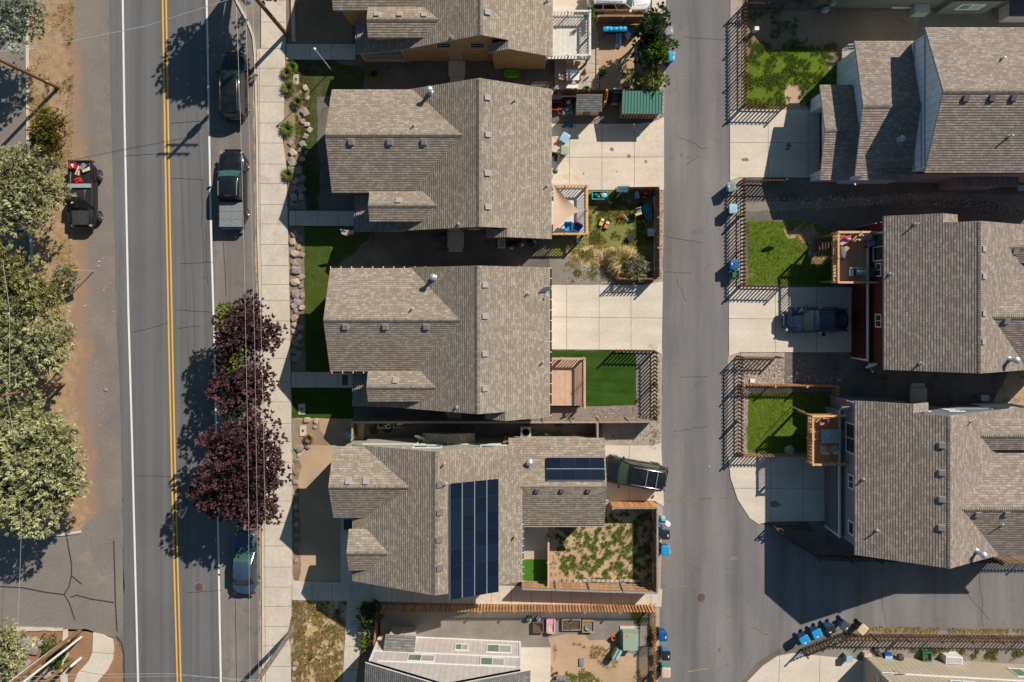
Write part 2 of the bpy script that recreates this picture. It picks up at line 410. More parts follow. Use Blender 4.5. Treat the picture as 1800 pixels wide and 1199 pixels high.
K['block'] = plain('tan edging block', (.46, .36, .27), .9, var=.2, rvamt=.2)
K['yellow'] = plain('yellow plastic', (.70, .42, .03), .5)
K['orange'] = plain('orange plastic', (.72, .16, .02), .5)
K['red'] = plain('red plastic', (.55, .02, .02), .45)
K['pink'] = plain('pink plastic', (.66, .34, .40), .55)
K['magenta'] = plain('magenta plastic', (.50, .02, .14), .5)
K['blue'] = plain('blue plastic', (.01, .085, .27), .45)
K['skyblue'] = plain('sky blue plastic', (.015, .29, .56), .45)
K['teal'] = plain('teal plastic', (.04, .34, .38), .45)
K['paleblue'] = plain('pale blue plastic', (.30, .48, .60), .5)
K['lime'] = plain('lime plastic', (.16, .60, .02), .45)
K['green'] = plain('green plastic', (.02, .13, .055), .5)
K['white'] = plain('white plastic', (.74, .73, .71), .5, var=.06)
K['grey'] = plain('grey plastic', (.22, .23, .235), .55)
K['dgrey'] = plain('charcoal plastic', (.055, .06, .07), .5)
K['sage'] = plain('sage green utility paint', (.30, .38, .29), .55, var=.12)
K['tanplastic'] = plain('tan plastic', (.56, .43, .32), .6)
K['card'] = plain('brown cardboard', (.45, .30, .18), .85)
K['wood'] = plain('weathered wood', (.28, .18, .11), .85, rvamt=.25)
K['coral'] = plain('coral cushion', (.60, .20, .12), .9)
K['cream'] = plain('cream sling fabric', (.62, .45, .32), .9)
K['sail'] = plain('tan sail cloth', (.56, .38, .28), .9, var=.06)
K['tabletop'] = plain('frosted glass table top', (.40, .43, .42), .3, var=.12)
K['iron'] = plain('cast iron', (.12, .075, .065), .8, var=.35, nscale=10)
K['greenmetal'] = plain('green metal roofing', (.10, .25, .185), .5, metal=.1, var=.12)
K['soil'] = plain('potting soil', (.10, .065, .04), .95, var=.4)
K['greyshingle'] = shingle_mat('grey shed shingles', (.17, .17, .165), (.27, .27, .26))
K['chairgrey'] = plain('grey fabric', (.16, .15, .14), .9)

def solar_mat():
    m, nt, bs = newmat('solar cells'); n = N(nt)
    uv = n('UVMap').outputs[0]; sp = n('SeparateXYZ'); n.link(uv, sp.inputs[0])
    fu = n.math('FRACT', n.math('MULTIPLY', sp.outputs[0], 6)); fv = n.math('FRACT', n.math('MULTIPLY', sp.outputs[1], 10))
    ln = n.math('MAXIMUM', n.ramp(fu, [(0, 1), (.06, 0)]), n.ramp(fv, [(0, 1), (.06, 0)]))
    at = n('Attribute', attribute_name='rv').outputs['Fac']
    base = n.mix(at, (.005, .009, .021), (.010, .017, .036))
    n.link(n.mix(ln, base, (.011, .018, .036)), bs.inputs['Base Color'])
    bs.inputs['Roughness'].default_value = .16; bs.inputs['Specular IOR Level'].default_value = .5
    return m
K['solar'] = solar_mat()
def paint(name, col, metal=.3, coat=1, rough=.35):
    m, nt, bs = newmat(name); n = N(nt)
    co = n('TexCoord').outputs['Object']
    a = n.noise(co, 2.2, 5, .7)
    n.link(n.mix(n.ramp(a, [(.3, 0), (.7, 1)]), mul(col, .85), tuple(x*1.1 + .006 for x in col)), bs.inputs['Base Color'])
    n.link(n.ramp(a, [(.3, rough*.75), (.7, rough*1.35)]), bs.inputs['Roughness'])
    bs.inputs['Metallic'].default_value = metal; bs.inputs['Coat Weight'].default_value = coat; bs.inputs['Coat Roughness'].default_value = .09
    return m
K['p_black'] = paint('black car paint', (.010, .012, .014))
K['p_dusty'] = paint('dusty black car paint', (.022, .023, .025), coat=.3, rough=.5)
K['p_hood'] = paint('faded grey black paint', (.050, .055, .058), coat=.1, rough=.6)
K['p_navy'] = paint('navy car paint', (.008, .022, .050))
K['p_blue'] = paint('slate blue car paint', (.050, .085, .135))
K['p_white'] = paint('white car paint', (.72, .72, .71), metal=0)
K['p_tan'] = paint('tan car paint', (.38, .235, .135), metal=.1)
K['carglass'] = glass_mat('car windscreen glass', (.045, .105, .095), .12)
K['darkglass'] = glass_mat('dark car glass', (.012, .015, .015), .16)
K['lamp_red'] = plain('red lamp lens', (.22, .010, .010), .2)
K['lamp_w'] = plain('clear lamp lens', (.30, .31, .31), .12)
K['lamp_o'] = plain('amber lamp lens', (.60, .18, .05), .2)

K['l_juniper'] = leaf_mat('pale juniper foliage', (.06, .08, .024), (.72, .70, .38))
K['l_pine'] = leaf_mat('yellow green pine foliage', (.05, .065, .016), (.62, .58, .24))
K['l_blue'] = leaf_mat('blue green spruce foliage', (.055, .08, .05), (.62, .66, .50))
K['l_plum'] = leaf_mat('purple plum leaves', (.020, .010, .013), (.20, .088, .092), .18)
K['l_green'] = leaf_mat('bright green leaves', (.04, .085, .012), (.15, .25, .035), .35)
K['l_lime'] = leaf_mat('lime green leaves', (.08, .13, .012), (.34, .42, .05), .35)
K['l_dark'] = leaf_mat('dark green leaves', (.022, .042, .015), (.11, .17, .06), .2)
K['l_olive'] = leaf_mat('olive shrub leaves', (.05, .05, .008), (.27, .22, .03), .2)
K['l_sage'] = leaf_mat('grey sage leaves', (.12, .13, .07), (.50, .48, .30), .2)
K['l_yellow'] = leaf_mat('yellow flower heads', (.20, .16, .05), (.62, .48, .12), .2)
K['l_straw'] = leaf_mat('straw grass blades', (.32, .23, .08), (.80, .62, .28), .3)
K['l_grass'] = leaf_mat('grass blades', (.055, .092, .010), (.26, .35, .05), .3)
K['l_lawn'] = leaf_mat('lawn blades', (.062, .095, .016), (.185, .235, .048), .3)
K['l_drygrass'] = leaf_mat('dry grass blades', (.16, .11, .04), (.48, .34, .13), .3)
K['l_weed'] = leaf_mat('weeds', (.10, .11, .02), (.30, .28, .07), .3)
# ================================================================== THE SETTING (ground sheets)
LV = [0.0]
def rough(poly, step, amp, seed):
    """break a polygon outline into an uneven natural edge"""
    out = []; n = len(poly); rd = random.Random(seed)
    for i in range(n):
        a = Vector(poly[i]); b = Vector(poly[(i+1) % n]); k = max(1, int((b-a).length/step))
        for j in range(k):
            p = a.lerp(b, j/k); out.append((p.x + rd.uniform(-amp, amp), p.y + rd.uniform(-amp, amp)))
    return out
def sheet(name, pts, mat, level, edge=None, kind='structure', parent=None, seed=1):
    poly = [G(*p) for p in pts]
    if edge: poly = rough(poly, edge[0], edge[1], seed)
    b = MB(); b.face([(x, y, level*.004) for x, y in poly], 0)
    o = b.build(name, K[mat] if isinstance(mat, str) else mat, parent)
    for p in o.data.polygons:
        if p.normal.z < 0: o.data.flip_normals()
    return tag(o, kind=kind) if kind else o
def strips(name, lines, w, mat, level, parent=None):
    """thin painted or cut lines laid on a sheet; lines are lists of surveyed points"""
    b = MB()
    for ln in lines:
        pts = [Vector(G(*p)) for p in ln]
        L = []; Rr = []
        for i, p in enumerate(pts):
            d = (pts[min(i+1, len(pts)-1)] - pts[max(i-1, 0)]).normalized(); nn = Vector((-d.y, d.x))
            L.append(p + nn*w/2); Rr.append(p - nn*w/2)
        for i in range(len(pts)-1):
            b.face([(*L[i], level*.004), (*Rr[i], level*.004), (*Rr[i+1], level*.004), (*L[i+1], level*.004)])
    o = b.build(name, K[mat], parent)
    return o
def wig(a, b, n, amp, seed):
    rd = random.Random(seed); out = []
    for i in range(n+1):
        t = i/n; out.append((a[0]+(b[0]-a[0])*t + rd.uniform(-amp, amp), a[1]+(b[1]-a[1])*t + rd.uniform(-amp, amp)))
    return out
def rect(x0, y0, x1, y1): return [(x0, y0), (x1, y0), (x1, y1), (x0, y1)]

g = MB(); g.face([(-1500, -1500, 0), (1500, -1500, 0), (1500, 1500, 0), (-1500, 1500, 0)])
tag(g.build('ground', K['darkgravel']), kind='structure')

# --- the street on the left
sheet('dirt_verge', [(-400,-300),(185,-300),(185,300),(195,600),(205,900),(205,945),(-400,945)], 'verge', 1)
sheet('parking_lot', [(-400,-300),(20,-300),(47,60),(48,250),(40,275),(-400,275)], 'shoulder', 2, seed=2)
sheet('parking_lot', [(-400,372),(55,372),(56,470),(40,700),(-400,700)], 'lane', 2)
sheet('road_shoulder', [(132,-300),(193,-300),(193,100),(198,300),(204,500),(214,780),(216,960),(216,1100),(210,1118),(204,1124),(120,1100),(-400,1105),(-400,940),(140,940),(158,900),(162,850),(150,780),(140,690),(136,600),(127,520),(132,420),(124,330),(130,230),(134,110)], 'verge', 2, (1.5, .12), seed=4)
sheet('road', [(190,-300),(192,60),(194,150),(198,300),(204,500),(214,780),(216,960),(218,1140),(216,1600),(470,1600),(462,1199),(461,930),(460,800),(458,560),(456,500),(453,400),(451,200),(448,100),(445,66),(436,40),(418,6),(400,-30),(385,-300)], 'asphalt', 3)
sheet('parking_lane', [(349,-300),(366,40),(373,300),(378,520),(386,900),(391,1199),(400,1600),(470,1600),(461,1199),(460.5,930),(459,800),(457,560),(455,500),(452,400),(450,200),(447,100),(444,66),(435,40),(417,6),(399,-30),(384,-300)], 'lane', 4)
sheet('side_street', [(-400,930),(62,937),(143,932),(168,910),(176,900),(196,890),(214,880),(216,960),(217,1104),(212,1116),(204,1124),(150,1106),(110,1106),(-400,1106)], 'shoulder', 3, (1.3, .16), seed=6)
pm = strips('road_marking', [[(208,-300),(216,0),(219,200),(222,350),(226,550),(232,760),(238,1000),(243,1199),(252,1600)]], .145, 'white_paint', 5); tag(pm, kind='structure')
pm = strips('road_marking', [[(355,-300),(363.5,0),(367,180),(371,400),(377,600),(383,900),(388.5,1199),(398,1600)]], .15, 'white_paint', 6); tag(pm, kind='structure')
pm = strips('road_marking', [[(280,-300),(289+dx,0),(292.5+dx,200),(296+dx,400),(300+dx,600),(304.5+dx,800),(309.5+dx,1000),(315+dx,1199),(325,1600)] for dx in (-3.0, 3.2)], .115, 'yellow_paint', 5); tag(pm, kind='structure')
cr = strips('road_crack', [wig((220,274),(294,270),9,1.2,1), wig((300,217),(366,212),8,.8,2), wig((302,313),(357,316),6,1,3), wig((357,316),(354,400),6,1.2,4),
     wig((318,463),(376,461),7,.8,5), wig((230,585),(296,568),9,1.3,6), wig((308,545),(372,549),6,.8,7), wig((312,577),(352,573),5,.7,8), wig((238,836),(302,838),6,.7,9),
     wig((328,1042),(390,1037),7,.7,10), wig((362,400),(364,500),8,1,11)], .03, 'crack', 7); tag(cr, kind='structure')
cr = strips('road_crack', [[(118,945),(120,960),(126,990),(126,1010),(122,1030),(113,1045)], [(0,1031),(40,1033),(80,1041),(113,1045),(122,1060),(132,1090)], [(126,1012),(144,1027)],
     [(124,1050),(135,1046),(160,1053),(200,1059)], [(200,950),(202,1010),(203,1058),(206,1110)], [(204,1118),(214,1130),(218,1150),(219,1250)]], .10, 'crack', 6); tag(cr, kind='structure')
# thin dark lines running lengthwise in the lane
cr = strips('road_crack', [wig((393,425),(398,520),8,.3,12), wig((414,1055),(416,1199),8,.3,13)], .05, 'crack', 6); tag(cr, kind='structure')

def kerb(name, pts, w, h, mat):
    b = MB(); P2 = [Vector(G(*p)) for p in pts]; L = []; Rr = []
    for i, p in enumerate(P2):
        d = (P2[min(i+1, len(P2)-1)] - P2[max(i-1, 0)]).normalized(); nn = Vector((-d.y, d.x))
        L.append(p + nn*w/2); Rr.append(p - nn*w/2)
    for i in range(len(P2)-1):
        a, c, d, e = L[i], Rr[i], Rr[i+1], L[i+1]
        b.mesh([(*a,0),(*c,0),(*d,0),(*e,0),(*a,h),(*c,h),(*d,h),(*e,h)], [(4,5,6,7),(0,1,5,4),(2,3,7,6),(1,2,6,5),(3,0,4,7)])
    return tag(b.build(name, K[mat]), kind='structure')
KX = [(386,-300),(401,-30),(418,5),(436,39),(446,66),(449,100),(452,200),(454,400),(457,500),(459.5,560),(461,800),(462.5,930),(463.5,1199),(472,1600)]
kerb('kerb', KX, .15, .12, 'walk')
kerb('kerb', [(48,-120),(48.5,62),(50,270)], .16, .13, 'walk')
kerb('kerb', [(52,378),(58,470),(60,560)], .16, .13, 'walk')
kerb('kerb', [(60,938),(110,939),(143,934)], .2, .13, 'walk')

sheet('gutter_dirt', [(444,98),(448,98),(451,250),(452,400),(455,500),(458,560),(459,700),(460,930),(461,1199),(462,1300),(455,1300),(456,1199),(457,1000),(453,760),(450,520),(448,400),(447,250)], 'red_dirt', 5, (.5,.06), seed=9)
# --- the sidewalk, a raised slab with cut joints
def slab(name, pts, h, mat, joints=None, jw=.03, edge=None):
    poly = [G(*p) for p in pts]
    if edge: poly = rough(poly, edge[0], edge[1], 5)
    b = MB(); b.prism(poly, 0, h)
    o = tag(b.build(name, K[mat]), kind='structure')
    if joints:
        j = strips('joint', joints, jw, 'joint', 0, o)
        for v in j.data.vertices: v.co.z = h + .003
    return o
sx = [-200,-160,-120,-80,-38,2,40,86,121,152,180,217,252,289,323,360,394,430,467,500,528,564,596,630,671,706,744,776,812,852,880,918,959,996,1031,1065,1100,1134,1170,1206,1242,1280,1320]
slab('sidewalk', [(458,-300),(460,86),(452,88),(455,200),(457,420),(460,560),(463,700),(464,930),(465.5,1199),(474,1600),(520,1600),(512,1199),(511,1140),(506,1112),(512,1085),(514,1000),(513,800),(511,650),(509,520),(506,380),(503,290),(497,245),(499,200),(501,120),(503,60),(503,-300)], .12, 'walk',
     [[(461 if y < 86 else 454+min(10, max(0, (y-88)*.014)), y), (502+min(11, max(0, (y-60)*.016)) - (6 if 190 < y < 270 else 0) - (5 if 1090 < y < 1135 else 0), y)] for y in sx] + [[(456.5,90),(459,420),(462,560),(465,700),(466,930),(467.5,1199)]])
sheet('planting_strip', [(442,-120),(457,-120),(458,86),(449,88),(447,66),(438,40),(420,5)], 'gravel', 2)
# walks from the sidewalk to the porches
slab('front_walk', rect(504,78,625,105), .10, 'walk', [[(545,78),(545,105)],[(583,78),(583,105)]])
slab('front_walk', rect(509,371,628,397), .10, 'walk', [[(520,371),(520,397)],[(560,371),(560,397)],[(596,371),(596,397)]])
slab('front_walk', rect(513,654,628,681), .10, 'walk', [[(521,654),(521,681)],[(556,654),(556,681)],[(594,654),(594,681)]])
slab('side_walk', [(514,1021),(1164,1036),(1162,1066),(900,1062),(514,1054)], .08, 'walk', [[(x, 1022+(x-514)*.022),(x, 1055+(x-514)*.012)] for x in range(549,1150,35)])
slab('front_patio', rect(599,905,640,1024), .09, 'walk')
slab('front_walk', [(611,1054),(636,1054),(633,1150),(612,1300),(598,1300),(605,1150)], .09, 'walk', [[(611,1096),(635,1096)],[(610,1136),(634,1136)],[(606,1176),(630,1176)]])
# yards on the street side
sheet('planting_bed', [(504,-200),(620,-200),(620,78),(504,78)], 'dirt', 1, (1, .1))
sheet('front_lawn', [(520,106),(585,106),(640,120),(640,160),(560,170),(560,370),(536,370),(534,250),(545,160),(520,140)], 'shadedolivelawn', 2, (.8, .15))
sheet('planting_bed', [(500,106),(548,120),(546,170),(536,235),(532,300),(538,370),(508,370),(504,300),(496,240),(500,180)], 'dirt', 1, (.7, .12), seed=8)
sheet('front_lawn', [(536,397),(650,397),(650,420),(590,470),(590,653),(537,653),(535,500)], 'lawn', 2, (.8, .1))
sheet('planting_bed', [(508,397),(537,397),(538,653),(513,653)], 'dirt', 1, (.7, .1))
sheet('front_lawn', [(513,681),(622,681),(622,736),(513,734)], 'deeplawn', 2, (.6, .06))
sheet('bare_front_yard', [(514,735),(640,735),(640,800),(602,800),(602,1022),(514,1022)], 'tan_dirt', 1, (.8, .08))
sheet('planting_bed', [(514,736),(560,740),(575,780),(528,790),(526,1022),(514,1022)], 'dirt', 2, (.6, .15))
sheet('dry_front_yard', [(513,1055),(612,1055),(606,1150),(597,1300),(500,1300),(512,1150)], 'straw', 1, (.7, .08))
sheet('planting_bed', [(512,1055),(533,1057),(531,1199),(527,1300),(500,1300),(512,1199)], 'dirt', 2, (.5, .15))
sheet('shrub_bed', [(636,1056),(666,1056),(668,1140),(640,1300),(612,1300),(634,1150)], 'dirt', 1, (.6, .06))
# --- the alley and its branch
sheet('alley', [(1176,-300),(1171,0),(1168,200),(1165,500),(1163,800),(1165,900),(1160,1080),(1157,1199),(1150,1600),(1270,1600),(1304,1199),(1330,1165),(1370,1140),(1400,1128),(1480,1104),(1600,1106),(1800,1108),(2400,1116),(2400,985),(1800,982),(1500,978),(1440,975),(1392,950),(1358,926),(1334,921),(1318,912),(1296,880),(1282,840),(1278,800),(1280,640),(1282,500),(1284,330),(1283,100),(1285,0),(1290,-300)], 'alley', 3, (1.5, .03))
cr = strips('alley_crack', [wig((1200,65),(1282,72),9,1,21), wig((1190,240),(1240,262),8,2,22), wig((1205,290),(1230,275),6,2,23), wig((1170,415),(1235,427),9,1.2,24), wig((1168,478),(1215,480),7,1,25), wig((1190,490),(1205,530),6,2,26),
    wig((1195,663),(1245,662),7,1,27), wig((1185,760),(1245,748),9,2,28), wig((1548,1035),(1556,1095),8,1.5,29), wig((1722,1005),(1728,1100),8,1.5,30), wig((1660,1000),(1740,1090),9,2,34)], .03, 'crack', 4); tag(cr, kind='structure')
cr = strips('alley_crack', [wig((1166,881),(1285,875),14,1,31), wig((1165,1030),(1225,1031),8,1,32), wig((1268,1078),(1350,1116),12,1.5,33)], .05, 'l_drygrass', 4); tag(cr, kind='structure')
# gravel margins beside the alley
for i, p in enumerate([[(1148,20),(1172,20),(1168,215),(1150,215)], [(1148,330),(1168,330),(1165,500),(1148,500)], [(1140,612),(1165,612),(1163,790),(1060,790),(1060,735),(1142,735)], [(1148,885),(1166,885),(1163,1040),(1150,1040)], [(1144,1060),(1162,1060),(1157,1300),(1144,1300)],
        [(1282,0),(1306,0),(1306,193),(1282,193)], [(1280,312),(1306,312),(1306,505),(1280,505)], [(1276,619),(1302,619),(1302,802),(1278,802)]]):
    sheet('gravel_margin', p, 'river', 2, (.6, .06), seed=40+i)
# --- driveways
slab('driveway', [(960,-200),(1172,-200),(1170,16),(1140,30),(960,32)], .05, 'concrete', [[(1050,-200),(1050,30)],[(1110,-200),(1110,30)]])
slab('driveway', [(955,218),(1120,218),(1150,214),(1167,206),(1167,334),(955,334)], .05, 'stained', [[(1001,218),(1001,334)],[(1058,218),(1058,334)],[(1115,218),(1115,334)],[(955,277),(1167,276)]])
slab('driveway', [(950,501),(1130,501),(1165,495),(1163,623),(1150,615),(950,614)], .05, 'concrete', [[(996,501),(996,614)],[(1053,501),(1053,614)],[(1109,501),(1109,614)],[(950,557),(1164,559)]])
slab('driveway', [(1040,783),(1148,783),(1162,778),(1167,890),(1150,880),(1040,880)], .05, 'concrete', [[(1106,783),(1106,880)]])
slab('driveway', [(1283,196),(1300,193),(1440,193),(1440,312),(1298,312),(1283,318)], .05, 'concrete', [[(1283,251),(1440,251)],[(1350,193),(1350,312)],[(1420,193),(1420,312)]])
slab('driveway', [(1281,505),(1520,505),(1520,619),(1300,619),(1281,626)], .05, 'concrete', [[(1281,560),(1520,562)],[(1363,505),(1363,619)],[(1435,505),(1435,619)]])
slab('driveway', [(1280,803),(1480,803),(1480,915),(1350,917),(1333,921),(1318,911),(1297,879),(1284,840)], .05, 'concrete', [[(1284,858),(1480,858)],[(1354,803),(1354,915)],[(1411,803),(1411,915)]])
slab('driveway', [(1392,1148),(1500,1158),(1530,1165),(1530,1400),(1270,1400),(1312,1199),(1340,1170),(1366,1153)], .05, 'concrete', [[(1370,1152),(1366,1300)],[(1441,1154),(1438,1300)]])
slab('back_patio', [(905,1138),(968,1138),(966,1300),(905,1300)], .08, 'concrete')
# --- back yards
sheet('back_yard', rect(1048,40,1155,165), 'tan_dirt', 1, (.7, .1)); 
slab('paved_patio', rect(975,100,1049,162), .06, 'paver', [[(983,112),(1047,112)],[(983,128),(1047,128)],[(983,144),(1047,144)],[(1005,100),(1005,160)],[(1030,60),(1030,160)]], .02)
slab('paved_path', rect(1036,43,1049,100), .06, 'paver')
sheet('back_yard', [(1030,334),(1152,334),(1152,490),(1090,496),(970,500),(965,440),(970,415),(1030,412)], 'drylawn', 1, (.8, .15))
sheet('dry_grass_patch', [(1000,434),(1085,432),(1100,470),(1080,497),(1040,490),(1002,470)], 'straw', 2, (.6, .3))
sheet('gravel_bed', [(966,450),(1000,450),(1040,470),(1082,486),(1080,500),(966,501)], 'gravel', 3, (.6, .2))
sheet('back_lawn', [(968,616),(1080,616),(1119,624),(1118,712),(1032,715),(968,715)], 'deeplawn', 2, (.5, .04))
sheet('gravel_bed', [(968,714),(1118,711),(1119,622),(1146,618),(1146,738),(968,738)], 'gravel', 1, (.6, .08))
sheet('back_yard', [(964,880),(1148,882),(1148,1034),(964,1030)], 'tan_dirt', 1, (.7, .05))
slab('back_patio', rect(905,922,964,966), .09, 'walk'); slab('paved_path', rect(905,966,963,983), .05, 'paver')
sheet('artificial_turf', rect(905,983,962,1020), 'turf', 2)
sheet('gravel_yard', [(666,1066),(1146,1064),(1144,1300),(640,1300)], 'gravel', 1, (.8, .08))
sheet('bare_back_yard', [(968,1125),(990,1112),(1040,1120),(1075,1128),(1084,1150),(1140,1150),(1144,1300),(966,1300)], 'tan_dirt', 2, (.7, .25))
# right side yards
sheet('back_yard', [(1303,18),(1620,18),(1600,80),(1480,150),(1425,195),(1303,192)], 'dirt', 1, (.8, .1))
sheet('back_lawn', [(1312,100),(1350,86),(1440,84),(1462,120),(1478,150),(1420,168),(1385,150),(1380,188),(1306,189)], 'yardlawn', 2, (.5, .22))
sheet('dirt_patch', [(1384,150),(1402,143),(1420,165),(1420,194),(1378,194)], 'tan_dirt', 3, (.5, .15))
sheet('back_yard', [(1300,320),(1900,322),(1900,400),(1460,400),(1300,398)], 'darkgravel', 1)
sheet('gravel_path', [(1310,372),(1450,366),(1600,352),(1740,352),(1800,372),(1900,372),(1900,352),(1740,340),(1600,340),(1440,352),(1310,358)], 'gravel', 2, (.6, .15))
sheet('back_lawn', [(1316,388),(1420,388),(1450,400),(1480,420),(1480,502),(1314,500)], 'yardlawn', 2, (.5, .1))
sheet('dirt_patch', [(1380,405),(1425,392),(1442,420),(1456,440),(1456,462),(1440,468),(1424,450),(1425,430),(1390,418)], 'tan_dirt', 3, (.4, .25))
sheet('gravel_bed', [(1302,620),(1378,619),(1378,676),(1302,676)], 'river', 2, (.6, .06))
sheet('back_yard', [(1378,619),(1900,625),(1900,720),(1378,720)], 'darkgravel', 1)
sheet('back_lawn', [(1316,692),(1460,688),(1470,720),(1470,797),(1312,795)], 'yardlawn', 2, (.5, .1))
sheet('gravel_bed', [(1298,676),(1320,690),(1314,740),(1314,800),(1298,800)], 'river', 1, (.5, .05))
sheet('gravel_margin', [(1480,1106),(2400,1118),(2400,1185),(1500,1165),(1400,1148)], 'gravel', 4, (.7, .06))
sheet('dirt_yard', [(1780,640),(1960,640),(1960,720),(1740,718)], 'red_dirt', 2, (.8, .1))
# corner island bottom left
sheet('planted_corner', [(-300,1108),(110,1106),(150,1106),(200,1122),(216,1150),(218,1300),(-300,1300)], 'mulch', 3, (.8, .08))
slab('sidewalk', [(165,1111),(182,1115),(199,1124),(201,1140),(199,1160),(190,1178),(172,1198),(150,1240),(120,1300),(92,1300),(118,1240),(133,1195),(138,1182),(158,1160),(164,1145)], .12, 'concrete', [[(164,1145),(201,1148)],[(142,1178),(186,1186)]])
slab('stone_edging', [(112,1107),(119,1107),(120,1200),(112,1300),(100,1300),(107,1200),(110,1150)], .1, 'stained', None, edge=(.5,.06))
slab('stone_edging', [(20,1102),(112,1103),(111,1108),(18,1107)], .14, 'stained', None, edge=(.6,.04))

def blot(px, py, r, level_z, seed, mat='oil', ex=1.0):
    rd = random.Random(seed); x, y = G(px, py); b = MB(); n = 14
    b.face([(x+r*ex*math.cos(2*math.pi*i/n)*rd.uniform(.55,1.15), y+r*math.sin(2*math.pi*i/n)*rd.uniform(.55,1.15), level_z) for i in range(n)])
    tag(b.build('oil_stain', K[mat]), kind='structure')
for i, (x, y, r, z, ex) in enumerate(((1186,262,.16,.018,1.6),(1198,273,.15,.018,.7),(1211,277,.17,.018,1.5),(1310,281,.18,.055,1.8),(1386,255,.22,.055,1.3),(1383,263,.15,.055,1.4),(1362,886,.28,.055,1.6),(1105,275,.2,.055,1.0),(1135,284,.16,.055,1),(1026,305,.12,.055,.6),(1084,302,.08,.055,.6),(1289,982,.2,.018,1.8),(1075,263,.18,.055,1.2),(385,1010,.1,.024,1))): blot(x, y, r, z, i, 'oil' if z > .03 else 'lane', ex)
